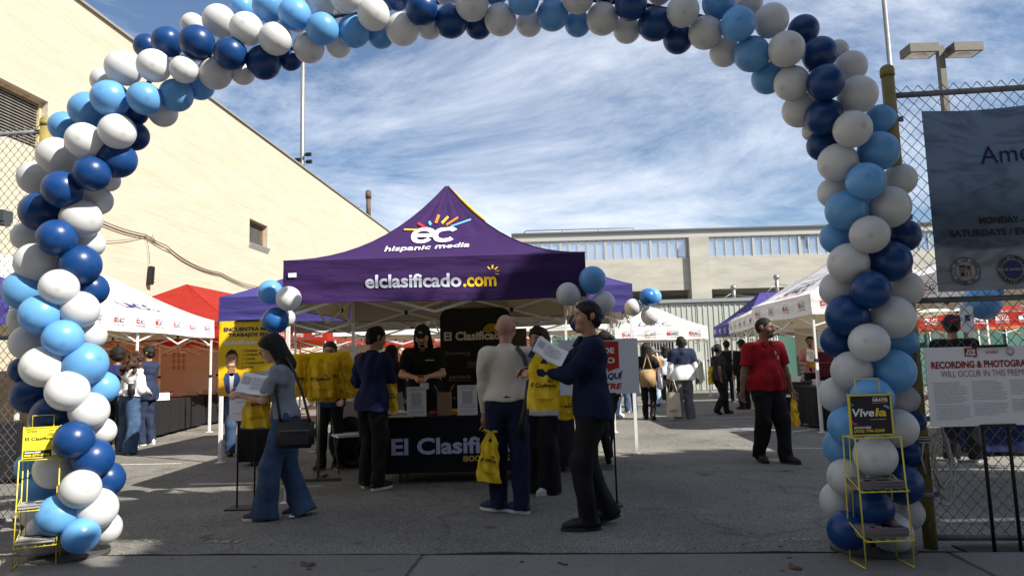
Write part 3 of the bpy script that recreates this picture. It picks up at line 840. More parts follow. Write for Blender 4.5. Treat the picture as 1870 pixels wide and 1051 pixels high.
# block added out of view behind the camera to darken the foreground shade
ob_ = thing('sky_blocker', 'added brown brick block out of view behind the camera, blocking sky light', 'building', (4, -16, 0))
BRK = mat('brown_brick', (.10, .07, .05), .9, noise=.25, nscale=3)
mb = MB(); mb.box((0, -6, 7.5), (60, 12, 15)); mb.build('wall', BRK, ob_)
wp_ = MB(); wp_.box((0, .02, 0), (1.8, .06, 1.6)); wme_ = wp_.mesh('window', flat('blocker_glass', (.03, .035, .04), .15))
for i in range(14):
    for k in range(4):
        o = link('window', wme_, ob_); o.location = (-27+i*4.1, 0, 2.5+k*3.5)
mb = MB(); mb.box((0, -6, 15.15), (60.6, 12.6, .3)); mb.build('cornice', flat('cornice', (.25, .23, .2)), ob_)
# ================================================================== POP-UP CANOPIES
WSTEEL = mat('white_painted_steel', (0.66, 0.66, 0.64), 0.4, noise=0.06, nscale=9)
BLK = flat('black_plastic', (0.015, 0.015, 0.015))
TAN = (0.42, 0.36, 0.26)
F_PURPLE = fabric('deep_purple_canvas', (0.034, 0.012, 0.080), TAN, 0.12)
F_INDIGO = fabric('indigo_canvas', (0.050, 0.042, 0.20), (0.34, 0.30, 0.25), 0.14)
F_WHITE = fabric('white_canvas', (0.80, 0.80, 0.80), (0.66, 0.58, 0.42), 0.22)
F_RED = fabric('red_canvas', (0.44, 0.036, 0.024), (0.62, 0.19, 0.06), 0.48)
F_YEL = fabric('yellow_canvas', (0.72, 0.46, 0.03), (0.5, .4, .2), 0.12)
P_WHITE = flat('print_white', (0.78, 0.78, 0.80)); P_NAVY = flat('print_navy', (0.02, 0.022, 0.12)); P_RED = flat('print_red', (0.45, 0.02, 0.03))
P_GOLD = flat('print_gold', (0.75, 0.48, 0.02)); P_ORNG = flat('print_orange', (0.75, 0.22, 0.02)); P_SKY = flat('print_skyblue', (0.12, 0.38, 0.70)); P_BLACK = flat('print_black', (0.012, 0.012, 0.014))
P_GHOST = flat('print_showthrough', (0.26, 0.22, 0.19)); P_GHOSTY = flat('print_showthrough_gold', (0.36, 0.26, 0.08))
P_PALE = flat('print_pale', (0.50, 0.52, 0.66))
class Canopy: pass
def canopy(name, label, x, y, rz, Wd, D, zb, ze, zp, ridge, mats, mid=0, group=None, pw=1.9, sag=0.05, wave=0.010, legz=0.0, bars=True, side_back=True):
    """mats: front, right, back, left slope fabrics. Local frame: -y is the front."""
    T = Canopy()
    root = thing(name, label, 'canopy', (x, y, 0), rz, group); T.root = root
    f = lambda v: 0.22*v+0.78*v**pw
    hx, hy = Wd/2, D/2
    if D > Wd*1.3: ra, rb = Vector((0, -ridge/2, 0)), Vector((0, ridge/2, 0))
    else: ra, rb = Vector((-ridge/2, 0, 0)), Vector((ridge/2, 0, 0))
    cor = {'front': (Vector((-hx, -hy, 0)), Vector((hx, -hy, 0))), 'right': (Vector((hx, -hy, 0)), Vector((hx, hy, 0))),
           'back': (Vector((hx, hy, 0)), Vector((-hx, hy, 0))), 'left': (Vector((-hx, hy, 0)), Vector((-hx, -hy, 0)))}
    lng = D > Wd*1.3
    tops = {'front': (ra, ra) if lng else (ra, rb), 'right': (ra, rb) if lng else (rb, rb), 'back': (rb, rb) if lng else (rb, ra), 'left': (rb, ra) if lng else (ra, ra)}
    T.slope = {}; T.val = {}; T.inner = {}
    for i, sd in enumerate(('front', 'right', 'back', 'left')):
        a, b_ = cor[sd]; ta, tb = tops[sd]
        out_ = Vector((b_.y-a.y, a.x-b_.x, 0)).normalized()
        def slope(u, v, off=0.0, a=a, b_=b_, ta=ta, tb=tb, out_=out_):
            e = a.lerp(b_, u); tp_ = ta.lerp(tb, u)
            p = e.lerp(tp_, v)
            z_ = ze+(zp-ze)*f(v)-sag*4*u*(1-u)*4*v*(1-v)*0.8
            w_ = (0.009*math.sin(u*23+v*9+a.x)+.007*math.sin(u*41-v*13+2*math.sin(v*7))+.006*math.sin(v*31+5*u))*math.sin(v*PI)*min(1, 6*u, 6*(1-u))*min(1, v*1.15)**2
            return Vector((p.x, p.y, z_+w_))+out_*off*0.5+Vector((0, 0, off))
        def val(u, v, off=0.0, a=a, b_=b_, out_=out_):
            e = a.lerp(b_, u); L_ = (b_-a).length
            w_ = wave*(math.sin(u*L_*5.1+v*1.5)+0.6*math.sin(u*L_*11+v*3))*(1-v)*min(1, u*12, (1-u)*12)+0.03*(1-v)*(1-v)*0.5
            ww = (0.006*math.sin(v*11+u*L_*1.1+1.5*math.sin(u*L_*2.1))+.004*math.sin(v*19-u*L_*1.7))*min(1, u*14, (1-u)*14)*min(1, 3*(1-v)+.15)
            return Vector((e.x, e.y, zb+(ze-zb)*v+0.012*math.sin(u*L_*2.2)*(1-v)*min(1, u*8, (1-u)*8)))+out_*(w_+ww+off)
        T.slope[sd] = slope; T.val[sd] = val
        mb = MB(); mb.sheet(slope, 40, 24, 0); mb.build('roof_panel', mats[i], root)
        mb = MB(); mb.sheet(val, 60, 12, 0); mb.build('valance', mats[i], root)
        hem = MB(); hem.tube([val(k/40, 0.0, 0.002) for k in range(41)], 0.005, 5); hem.build('hem', mats[i], root)
    for sd in ('front', 'back'):
        for u in (0, 1):
            hp = MB(); hp.tube([T.slope[sd](u, v/12, 0.001) for v in range(13)], 0.007, 5); hp.build('seam', mats[0], root)
    lp = [(sx_*(hx-.04), sy_*(hy-.04)) for sx_ in (-1, 1) for sy_ in (-1, 1)]
    if mid:
        lp += [((0 if not lng else sx_*(hx-.04)), (sx_*(hy-.04) if not lng else 0)) for sx_ in (-1, 1)]
    lm = MB(); lm.box((0, 0, (ze-.06)/2+.35), (0.034, 0.034, ze-.06-.7)); lm.box((0, 0, 0.62), (0.044, 0.044, 1.20)); lm.box((0, 0, 1.22), (0.062, 0.062, 0.05), 1); lm.box((0, 0, 0.006), (0.11, 0.11, 0.012)); lm.box((0, 0, ze-.10), (.07, .07, .09), 1)
    lme = lm.mesh('leg', [WSTEEL, BLK])
    for p in lp:
        o = link('leg', lme, root); o.location = (p[0], p[1], 0)
    if bars:
        def truss(p, q):
            p = Vector(p); q = Vector(q); n_ = max(1, round((q-p).length/1.5))
            for k in range(n_):
                A = p.lerp(q, k/n_); B = p.lerp(q, (k+1)/n_)
                for z0, z1 in ((ze-.13, ze-.55), (ze-.55, ze-.13)):
                    t_ = MB(); t_.bar((A.x, A.y, z0), (B.x, B.y, z1), 0.014, 0.028); t_.build('scissor_bar', WSTEEL, root)
                jn = MB(); jn.box(((A.x+B.x)/2, (A.y+B.y)/2, ze-.34), (.045, .045, .05)); jn.build('joint', BLK, root)
        i_ = .05
        for sgn in (-1, 1):
            truss((-hx+i_, sgn*(hy-i_), 0), (hx-i_, sgn*(hy-i_), 0)); truss((sgn*(hx-i_), -hy+i_, 0), (sgn*(hx-i_), hy-i_, 0))
        if mid:
            if lng: truss((-hx+i_, 0, 0), (hx-i_, 0, 0))
            else: truss((0, -hy+i_, 0), (0, hy-i_, 0))
        pk = MB()
        for t0 in ({tuple(ra), tuple(rb)}):
            pk.cyl((t0[0], t0[1], zp-1.0), (t0[0], t0[1], zp-.03), 0.02, 8)
        for a, tt in ((cor['front'][0], tops['front'][0]), (cor['front'][1], tops['front'][1]), (cor['back'][0], tops['back'][0]), (cor['back'][1], tops['back'][1])):
            pk.bar((a.x*.97, a.y*.97, ze-.12), (tt.x, tt.y, zp-.95), 0.014, 0.028)
        pk.build('peak_support', WSTEEL, root)
    return T
def dot(T, side, kind, metres=True):
    """surface function in metres along the side (u from 0) and v height fraction"""
    fn = T.val[side] if kind == 'val' else T.slope[side]
    return fn
def lacc(mb, fn, uc, L, H, s=1.0, mi=(0, 1), ghost=False, vc=0.42, off=0.014, flip=False, star=True):
    """the college logo on a valance: uc fraction, L side length m, H valance height m"""
    w = 0.30*s/L; hh = 0.085*s/H
    g_ = lambda u, v: fn(u, v, off)
    sgn = -1 if flip else 1
    red, navy = mi
    def U(a): return uc+sgn*a/L
    if star:
        mb.add([g_(U(-.15*s), vc), g_(U(-.06*s), vc), g_(U(-.06*s), vc+.085*s/H), g_(U(-.15*s), vc+.085*s/H)], [(0, 1, 2, 3) if not flip else (3, 2, 1, 0)], red)
        if not ghost:
            for k in range(3):
                a0 = -.148+.02*k
                mb.add([fn(U(a0*s), vc+(.018+.022*k)*s/H, off+.003), fn(U(-.062*s), vc+(.028+.024*k)*s/H, off+.003), fn(U(-.062*s), vc+(.034+.024*k)*s/H, off+.003), fn(U(a0*s), vc+(.024+.022*k)*s/H, off+.003)], [(0, 1, 2, 3)], 2)
    def P(txt, a0, a1, v, h, mi_):
        ua, ub = U(a0*s), U(a1*s)
        put(mb, txt, min(ua, ub), max(ua, ub), v, h*s/H, g_, mi_, bold=0.012, flipu=flip)
    P('LACC', -.045, .15, vc, .085, navy)
    P("The City's College", -.15, .15, vc-.055*s/H, .036, red)
    P('LOS ANGELES CITY COLLEGE', -.15, .15, vc+.105*s/H, .018, navy)
def logos(T, side, n, s, mats, mi, u0=.08, u1=.92, L=3.0, H=.35, off=.007, ghost=False, flip=False, vc=.42, nm='printed_logo'):
    for k in range(n):
        mb = MB(); lacc(mb, T.val[side], u0+(u1-u0)*(k+.5)/n, L, H, s, mi, ghost, vc, off, flip)
        mb.build(nm, mats, T.root)
def slope_logo(T, side, mats, mi, s=1.0, uc=.5, v0=.10, L=3.0, SL=1.75):
    mb = MB(); fn = lambda u, v: T.slope[side](u, v, .008)
    h = .30*s/SL
    put(mb, 'LACC', uc-.62*s/L, uc+.62*s/L, v0+.16*s/SL, h, fn, mi[1], bold=.02)
    put(mb, "The City's College", uc-.75*s/L, uc+.75*s/L, v0, .12*s/SL, fn, mi[0], bold=.01)
    put(mb, 'LOS ANGELES CITY COLLEGE', uc-.75*s/L, uc+.75*s/L, v0+.50*s/SL, .075*s/SL, fn, mi[1], bold=.01)
    mb.build('printed_logo', mats, T.root)
ZB_, ZE_, ZP_ = 1.97, 2.40, 3.50
# --- the purple booth canopy in the middle
fl = AT(521, 478, 6.88); fr = AT(1071, 460, 6.82)
EW = fr.x-fl.x; ED = 2.78
EC = canopy('booth_canopy', 'deep purple peaked canopy over the middle booth with white and gold lettering', (fl.x+fr.x)/2, 6.85+ED/2, R(-0.6), EW, ED, 1.955, 2.40, 3.50, 0.03, (F_PURPLE, F_YEL, F_PURPLE, F_PURPLE), pw=2.25, sag=.03)
FINE[0] = .12
V = EC.val['front']; vf = lambda u, v: V(u, v, .007)
mb = MB()
put(mb, 'elclasificado', .272, .590, .32, .30, vf, 0, bold=.028)
put(mb, '.com', .596, .705, .32, .30, vf, 1, bold=.028)
for a, r0, r1_ in ((-25, .9, 1.5), (10, .9, 1.5), (45, .9, 1.6), (85, .9, 1.6), (125, .9, 1.5)):
    ca, sa = math.cos(R(a)), math.sin(R(a))
    stroke(mb, .692+ca*r0*.014, .62+sa*r0*.085, .692+ca*r1_*.016, .62+sa*r1_*.10, .006, vf, 1)
mb.build('valance_lettering', [P_PALE, P_GOLD], EC.root)
def Sfp(px, py):                                  # lettering surveyed off the front slope, centred on the peak
    zf = max(.02, min(.97, (469-py)/124.0)); lo_, hi_ = 0.0, 1.0
    for _ in range(30):
        md = (lo_+hi_)/2
        if .22*md+.78*md**2.25 < zf: lo_ = md
        else: hi_ = md
    x_ = (px-828)/FPX*(6.85+ED/2*lo_)
    return EC.slope['front'](.5+x_/(EW*max(.1, 1-lo_)), lo_, .012)
mb = MB()
Sq = lambda u, v: Sfp(u, 500-v+.014*(u-828)*-1*0)
put(mb, 'hispanic media', 727, 882, 500-449, 8.5, lambda u, v: Sfp(u, 500-v-.035*(u-805)), 0, bold=.012, shear=.1)
def ec_e(cx, cy, rx, ry, a0, a1, w, sl):
    n = 22; 
    P_ = lambda a, k: (cx+(rx-w*.5+w*k)*math.cos(a)+sl*(ry-w*.32+w*.64*k)*math.sin(a), cy-(ry-w*.32+w*.64*k)*math.sin(a))
    for i in range(n):
        b0 = a0+(a1-a0)*i/n; b1 = a0+(a1-a0)*(i+1)/n
        poly(mb, [P_(b0, 0), P_(b0, 1), P_(b1, 1), P_(b1, 0)], Sfp, 0)
ec_e(793, 425, 17, 10.0, R(0), R(325), 9, .25); poly(mb, [(775, 428.5), (775.5, 423.5), (812, 423.5), (811, 428.5)], Sfp, 0)
ec_e(834, 424.5, 18, 10.0, R(38), R(322), 9, .25)
for x0, y0, x1, y1, w_, mi in ((757, 416.5, 787, 416.5, 2.6, 1), (781, 406, 795, 412.5, 4, 4), (801, 402.5, 805, 408, 4.4, 3), (818, 393, 813.5, 405.5, 5, 2), (835, 395.5, 824.5, 406, 4.2, 1), (853, 398, 833, 407.5, 3.4, 2), (877, 402.5, 841, 411, 2.6, 3)):
    stroke(mb, x0, y0, x1, y1, w_, Sfp, mi)
FINE[0] = 0
mb.build('roof_lettering', [P_WHITE, P_GOLD, P_ORNG, P_SKY, P_RED], EC.root)
mb = MB(); V2 = EC.val['back']
put(mb, 'elclasificado', .272, .590, .32, .30, lambda u, v: V2(u, v, -.016), 0, bold=.028)
put(mb, '.com', .596, .705, .32, .30, lambda u, v: V2(u, v, -.016), 1, bold=.028)
mb.build('reversed_lettering', [P_GHOST, P_GHOSTY], EC.root)
yb_ = MB(); yb_.tube([EC.slope['front'](1, .70+.3*k/16, .012)+Vector((.012, .01, 0)) for k in range(17)], [.004+.015*math.sin(PI*min(1, .15+k/17)) for k in range(17)], 6); yb_.build('yellow_edge', F_YEL, EC.root)
tg = MB(); tg.sheet(lambda u, v: V(.018+.028*u, .62+.10*v, .012), 2, 2); tg.build('fabric_label', P_WHITE, EC.root)
# --- indigo college canopy behind it
la = AT(400, 556, 9.8); ra_ = AT(1170, 530, 9.35)
IW = 6.05; cx_ = (la.x+ra_.x)/2
IN = canopy('college_canopy', 'wide indigo canopy directly behind the purple booth', cx_, 9.88+1.52, R(-2.5), IW, 3.05, 2.0, 2.39, 3.24, 2.95, (F_INDIGO,)*4, mid=1, pw=1.2)
logos(IN, 'front', 2, 1.05, [P_WHITE, P_WHITE, F_INDIGO], (0, 1), .0, 1.06, IW, .39, vc=.40)
logos(IN, 'back', 7, .85, [P_GHOST, P_GHOST, P_GHOST], (0, 1), .02, .98, IW, .39, off=-.014, ghost=True)
# --- white canopy on the left, side towards us
lc = GY(383, 15.3)
WL_ = canopy('college_canopy', 'white canopy with repeated red and navy college logos beside the cream wall', lc.x-1.55, 15.3-2.85, R(-2), 3.05, 5.7, 2.06, 2.44, 3.32, 2.7, (F_WHITE,)*4, mid=1, pw=1.35, wave=.006)
logos(WL_, 'right', 9, .92, [P_RED, P_NAVY, P_WHITE], (0, 1), .0, 1.0, 5.7, .38, vc=.40)
slope_logo(WL_, 'right', [P_RED, P_NAVY], (0, 1), 1.0, .62, .10, 5.4)
WF = canopy('college_canopy', 'indigo canopy with white logos behind the left chain link fence', -5.95-1.52, 7.95, R(-2), 3.05, 3.05, 1.93, 2.27, 3.2, .1, (F_INDIGO, F_INDIGO, F_WHITE, F_WHITE), pw=1.5, wave=.006)
logos(WF, 'front', 3, 1.0, [P_WHITE, P_WHITE, F_INDIGO], (0, 1), .02, .98, 3.05, .35)
logos(WF, 'right', 6, .95, [P_WHITE, P_WHITE, F_INDIGO], (0, 1), .0, 1, 3.05, .35)
# --- red canopies by the wall
RD = canopy('college_canopy', 'red canopy with white college lettering behind the white one on the left', lc.x-1.40, 15.4+4.0, R(-4), 4.4, 8.0, 2.04, 2.42, 3.55, 4.2, (F_RED,)*4, pw=1.2, mid=1)
slope_logo(RD, 'front', [P_WHITE, P_WHITE], (0, 1), .9, .5, .14, 4.4); slope_logo(RD, 'right', [P_WHITE, P_WHITE], (0, 1), 1.0, .3, .14, 8.0)
logos(RD, 'right', 9, .9, [P_WHITE, P_WHITE, F_RED], (0, 1), .0, 1, 8.0, .36)
q = GY(605, 16.6)
RD2 = canopy('college_canopy', 'red canopy seen low behind the yellow bags on the rack', q.x-2.1, 16.6+1.5, R(-3), 4.2, 3.0, 1.98, 2.34, 3.1, 1.2, (F_RED,)*4)
logos(RD2, 'front', 9, .85, [P_WHITE, P_WHITE, F_RED], (0, 1), .0, 1, 4.2, .36)
# --- pale canopies through the middle
q0 = GY(610, 15.2); q1 = GY(1120, 15.2)
MC = canopy('vendor_canopy', 'long cream canopy seen from below between the booths', (q0.x+q1.x)/2, 15.2+1.5, R(-2), q1.x-q0.x, 3.0, 2.02, 2.36, 3.1, 3.0, (F_WHITE,)*4, mid=1)
logos(MC, 'back', 7, .9, [P_RED, P_NAVY, P_RED], (0, 1), .02, .98, q1.x-q0.x, .34, off=-.014, ghost=True, flip=False)
bw = thing('banner_wall', 'cream canopy back wall printed with reversed vendor lettering', 'banner', (GY(648, 17.6).x, 17.6, 0))
w2 = (GY(695, 17.6).x-GY(602, 17.6).x)/2
mb = MB(); mb.sheet(lambda u, v: Vector((-w2+2*w2*u, .03*math.sin(u*14), .15+1.75*v)), 24, 2); mb.build('cloth', fabric('cream_wall_cloth', (0.42, 0.38, 0.32), None, .2), bw)
mb = MB(); put(mb, 'MEDTRANS', -w2*.75, w2*.75, 1.35, .16, lambda u, v: Vector((u, -.045, v)), 0, bold=.02, flipu=True); mb.build('lettering', flat('print_faint', (0.30, 0.20, 0.16)), bw)
for sx_ in (-1, 1):
    mb = MB(); mb.cyl((sx_*w2, 0, 0), (sx_*w2, 0, 2.0), .018, 8); mb.build('post', WSTEEL, bw)
q0 = GY(640, 21.5); q1 = GY(1010, 21.5)
RC = canopy('college_canopy', 'far red canopy glimpsed under the middle canopies', (q0.x+q1.x)/2, 21.5+1.5, R(-2), q1.x-q0.x, 3.0, 1.95, 2.3, 3.0, 3.0, (F_RED,)*4, mid=1)
logos(RC, 'front', 10, .85, [P_WHITE, P_WHITE, F_RED], (0, 1), 0, 1, q1.x-q0.x, .35)
# --- far white canopy
q0 = GY(1128, 24.0); q1 = GY(1300, 24.0)
FW = canopy('college_canopy', 'far white canopy in front of the pale green shed', (q0.x+q1.x)/2, 24.0+1.5, R(0), q1.x-q0.x, 3.0, 2.0, 2.42, 3.2, .5, (F_WHITE,)*4, pw=1.3)
logos(FW, 'front', 4, 1.35, [P_RED, P_NAVY, P_WHITE], (0, 1), .02, .98, q1.x-q0.x, .42, vc=.35)
slope_logo(FW, 'front', [P_RED, P_NAVY], (0, 1), 1.15, .44, .08, 3.2)
# --- row of canopies on the right
PR = canopy('college_canopy', 'indigo canopy at the far end of the right hand row', 8.75, 22.9, R(-3), 3.1, 4.0, 2.05, 2.42, 3.45, .8, (F_INDIGO,)*4, pw=1.25)
logos(PR, 'left', 6, 1.0, [P_WHITE, P_WHITE, F_INDIGO], (0, 1), 0, 1, 4.0, .37); slope_logo(PR, 'left', [P_WHITE, P_WHITE], (0, 1), 1.0, .5, .12, 4.0)
qa = GY(1344, 20.0); qb = GY(1420, 14.7)
W1 = canopy('college_canopy', 'long white canopy with repeated logos in the right hand row', (qa.x+qb.x)/2+1.52, 17.35, math.atan2(-(qa.x-qb.x), 5.3), 3.05, 5.35, 2.0, 2.36, 3.3, 2.4, (F_WHITE,)*4, mid=1, pw=1.25)
logos(W1, 'left', 7, 1.0, [P_RED, P_NAVY, P_WHITE], (0, 1), 0, 1, 5.35, .36); slope_logo(W1, 'left', [P_RED, P_NAVY], (0, 1), 1.25, .45, .10, 5.35)
qc = GY(1500, 11.75)
W2_ = canopy('college_canopy', 'nearer white canopy meeting the arch on the right', qc.x+1.5, 11.75+1.42, R(0), 3.05, 2.9, 2.0, 2.36, 3.35, .1, (F_WHITE,)*4, pw=1.25)
logos(W2_, 'left', 4, .95, [P_RED, P_NAVY, P_WHITE], (0, 1), 0, 1, 2.9, .36); logos(W2_, 'front', 5, .95, [P_RED, P_NAVY, P_WHITE], (0, 1), 0, 1, 3.05, .36)
slope_logo(W2_, 'left', [P_RED, P_NAVY], (0, 1), 1.1, .5, .12, 2.9)
W3 = canopy('college_canopy', 'indigo and white canopy behind the right fence banner', 7.6, 9.2, R(-4), 3.3, 3.3, 2.0, 2.42, 3.4, .1, (F_INDIGO, F_WHITE, F_WHITE, F_WHITE), pw=1.25)
logos(W3, 'left', 4, .95, [P_RED, P_NAVY, P_WHITE], (0, 1), 0, 1, 3.3, .4)
q0 = GY(1660, 18.0); q1 = GY(1960, 18.0)
RR = canopy('college_canopy', 'red canopy with white logos seen through the right chain link fence', (q0.x+q1.x)/2, 19.6, R(-2), q1.x-q0.x, 3.0, 1.93, 2.30, 3.1, 1.5, (F_RED,)*4, mid=1)
logos(RR, 'front', 7, 1.15, [P_WHITE, P_WHITE, F_RED], (0, 1), 0, 1, q1.x-q0.x, .37); slope_logo(RR, 'front', [P_WHITE, P_WHITE], (0, 1), 1.1, .62, .05, q1.x-q0.x)
# ================================================================== BALLOON ARCH
def balloon_mat(name, col, rough=.32):
    M = bpy.data.materials.new(name); M.use_nodes = True
    t = M.node_tree; b = t.nodes['Principled BSDF']; L = t.links.new
    b.inputs['Roughness'].default_value = rough; b.inputs['Specular IOR Level'].default_value = .45
    tcn = N(t, 'ShaderNodeTexCoord'); s_ = N(t, 'ShaderNodeSeparateXYZ'); L(tcn.outputs['Object'], s_.inputs[0])
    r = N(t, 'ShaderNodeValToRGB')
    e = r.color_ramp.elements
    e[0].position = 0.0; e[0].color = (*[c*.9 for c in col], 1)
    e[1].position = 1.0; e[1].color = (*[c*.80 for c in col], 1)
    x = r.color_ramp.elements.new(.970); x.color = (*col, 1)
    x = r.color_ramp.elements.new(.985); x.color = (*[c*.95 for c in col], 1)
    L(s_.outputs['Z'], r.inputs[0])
    n = N(t, 'ShaderNodeTexNoise'); n.inputs['Scale'].default_value = 2.0; L(tcn.outputs['Object'], n.inputs['Vector'])
    hs = N(t, 'ShaderNodeHueSaturation'); oi = N(t, 'ShaderNodeObjectInfo')
    mr = N(t, 'ShaderNodeMapRange'); mr.inputs['To Min'].default_value = .9; mr.inputs['To Max'].default_value = 1.08
    L(oi.outputs['Random'], mr.inputs['Value']); L(mr.outputs[0], hs.inputs['Value']); L(r.outputs[0], hs.inputs['Color'])
    L(hs.outputs[0], b.inputs['Base Color'])
    o = t.nodes['Material Output']; tr = N(t, 'ShaderNodeBsdfTranslucent'); L(hs.outputs[0], tr.inputs[0])
    ms = N(t, 'ShaderNodeMixShader'); ms.inputs[0].default_value = .26; L(b.outputs[0], ms.inputs[1]); L(tr.outputs[0], ms.inputs[2]); L(ms.outputs[0], o.inputs[0])
    return M
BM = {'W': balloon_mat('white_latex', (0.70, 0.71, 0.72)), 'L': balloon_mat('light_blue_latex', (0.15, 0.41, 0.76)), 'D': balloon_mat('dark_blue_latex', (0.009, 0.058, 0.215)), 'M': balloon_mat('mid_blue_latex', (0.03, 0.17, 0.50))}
bmb = MB()
prof = []
nv = 22
for i in range(nv+1):
    t_ = PI*i/nv
    z_ = math.cos(t_); r_ = math.sin(t_)
    if z_ < 0: r_ *= (1-.10*(-z_)**1.5); z_ *= 1.10
    else: z_ *= 1.0
    prof.append((r_, z_))
nu_ = 28
vs = []; fs = []
for r_, z_ in prof:
    for j in range(nu_): vs.append((r_*math.cos(2*PI*j/nu_), r_*math.sin(2*PI*j/nu_), z_))
for i in range(nv):
    for j in range(nu_): fs.append((i*nu_+j, (i+1)*nu_+j, (i+1)*nu_+(j+1) % nu_, i*nu_+(j+1) % nu_))
bmb.add(vs, fs, 0, True)
bmb.tube([(0, 0, -1.08), (0, 0, -1.15), (0, 0, -1.20)], [.07, .045, .085], 10)
BME = {k: bmb.mesh('balloon', M_) for k, M_ in BM.items()}
arch = thing('balloon_arch', 'tall spiral arch of white, light blue and dark blue balloons spanning the gate', 'balloon arch', (0, 4.8, 0))
def arch_y(x): return 4.82-.075*x
ctr = [(128, 990), (120, 870), (118, 740), (108, 610), (105, 500), (110, 400), (150, 300), (215, 215), (290, 130), (390, 85), (500, 55), (620, 28), (760, 8), (900, -4), (1040, -4), (1180, 10), (1300, 35), (1400, 90), (1480, 165), (1540, 260), (1580, 350), (1592, 470), (1592, 600), (1592, 730), (1596, 860), (1592, 980)]
B = '''135,803,34,D,0 169,837,36,D,1 196,874,31,D,2 147,892,34,W,0 99,855,35,W,1 176,928,36,W,1 192,963,28,W,2 105,940,36,L,0 148,977,31,L,0 69,898,32,L,2 57,850,26,L,2 83,975,36,W,1 67,936,27,W,2 120,838,30,W,2 187,787,24,W,2 94,758,36,D,1
74,574,36,L,0 115,617,34,L,0 155,664,39,L,1 187,707,29,L,2 78,669,37,W,0 123,713,36,W,0 163,750,34,W,1 145,565,34,W,1 167,612,26,W,2 51,625,32,W,1 42,675,24,D,2 57,720,34,D,2 108,524,33,W,0 44,530,37,L,1 168,528,30,D,2 45,582,28,W,2 146,483,37,D,1 67,480,38,W,1 104,434,34,D,0 164,445,26,W,2 148,400,36,W,1 50,432,27,W,2 75,387,37,D,1 114,346,35,D,0 178,366,27,W,2 168,317,33,D,0 200,330,20,W,2 66,325,32,W,2 214,291,35,D,1
155,257,34,W,0 104,285,35,W,1 214,240,33,W,0 244,248,28,D,2 118,231,28,L,2 160,200,34,L,1 201,180,34,L,0 264,180,31,L,0 247,206,24,D,2 322,174,31,L,1 298,206,27,W,2 281,120,31,W,0 225,124,33,W,1 192,148,26,W,2 336,127,26,W,0
268,85,24,D,2 305,76,29,D,1 360,78,33,D,0 421,98,31,D,0 352,45,22,W,2 400,38,31,W,1 450,52,31,W,0 503,71,31,W,0 393,134,31,W,1 365,157,27,L,2 443,132,24,W,2 481,115,32,D,1 530,108,23,D,2
538,26,31,L,0 490,12,30,L,1 443,14,23,L,2 589,53,31,L,0 564,88,29,W,1 618,83,24,W,2 646,58,31,L,1 695,65,26,L,2 592,-8,30,W,1 633,-8,33,W,0 682,26,31,W,0 735,54,32,W,1 784,50,24,W,2 725,-12,30,D,1 770,17,31,D,0 823,40,32,D,1 874,48,26,D,2 815,-14,24,W,1 862,8,32,W,0
914,36,31,W,1 966,44,25,W,2 956,0,30,L,0 1009,28,31,L,1 1055,44,25,L,2 1055,-4,31,W,0 1100,35,31,W,1 1145,55,26,W,2 1152,8,31,D,0 1196,44,33,D,1 1238,72,28,D,2 1205,-18,26,W,1 1247,20,31,W,0 905,-18,28,L,1 1003,-24,28,W,1 1105,-22,28,D,1
1288,60,32,W,1 1323,96,28,W,2 1312,5,31,L,1 1348,44,33,L,0 1373,99,34,L,1 1402,143,30,L,2 1366,5,28,W,2 1409,37,32,W,1 1436,90,34,W,0 1446,152,33,W,1 1460,202,32,W,2 1467,55,29,D,2 1497,98,32,D,1 1508,150,34,D,0 1505,214,35,D,1 1553,123,31,W,2 1567,173,36,W,1 1557,236,35,W,0 1482,240,18,W,3 1530,92,20,W,3
1502,266,29,D,2 1607,219,29,L,2 1605,276,37,L,1 1530,297,36,W,1 1581,331,35,L,0 1643,328,30,W,2 1522,352,29,W,2 1546,384,38,L,1 1624,378,39,W,1 1588,428,35,W,0 1527,434,30,L,2 1650,430,31,D,2 1549,480,37,W,1 1625,477,38,D,1 1590,529,35,D,0 1530,528,33,W,2 1652,527,33,W,2 1547,576,38,D,1 1630,579,39,W,1 1530,622,31,D,2 1587,625,35,W,0 1645,625,30,L,2 1555,677,36,W,1 1631,677,40,L,1 1592,726,37,L,0 1530,721,33,W,2 1650,728,28,W,2 1550,777,36,L,1 1640,781,34,W,1 1540,816,35,L,2 1663,768,26,D,2 1598,832,37,W,0 1655,824,30,D,2 1545,871,33,W,1 1532,914,34,W,2 1648,883,36,D,1 1592,925,37,D,0 1655,935,30,W,2 1547,968,34,D,0 1630,972,35,W,1'''
cpts = []
for i in range(len(ctr)-1):
    for k in range(8): cpts.append((ctr[i][0]+(ctr[i+1][0]-ctr[i][0])*k/8, ctr[i][1]+(ctr[i+1][1]-ctr[i][1])*k/8))
def on_arch(px, py, dy=0.0):
    y = 4.82
    for _ in range(4):
        p = AT(px, py, y); y = arch_y(p.x)+dy
    return AT(px, py, y)
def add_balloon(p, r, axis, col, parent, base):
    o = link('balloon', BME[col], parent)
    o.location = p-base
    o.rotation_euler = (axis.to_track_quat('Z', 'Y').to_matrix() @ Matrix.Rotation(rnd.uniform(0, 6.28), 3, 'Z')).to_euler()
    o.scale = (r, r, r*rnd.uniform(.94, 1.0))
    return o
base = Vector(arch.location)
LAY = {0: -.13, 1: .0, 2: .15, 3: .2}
rc = random.Random(5)
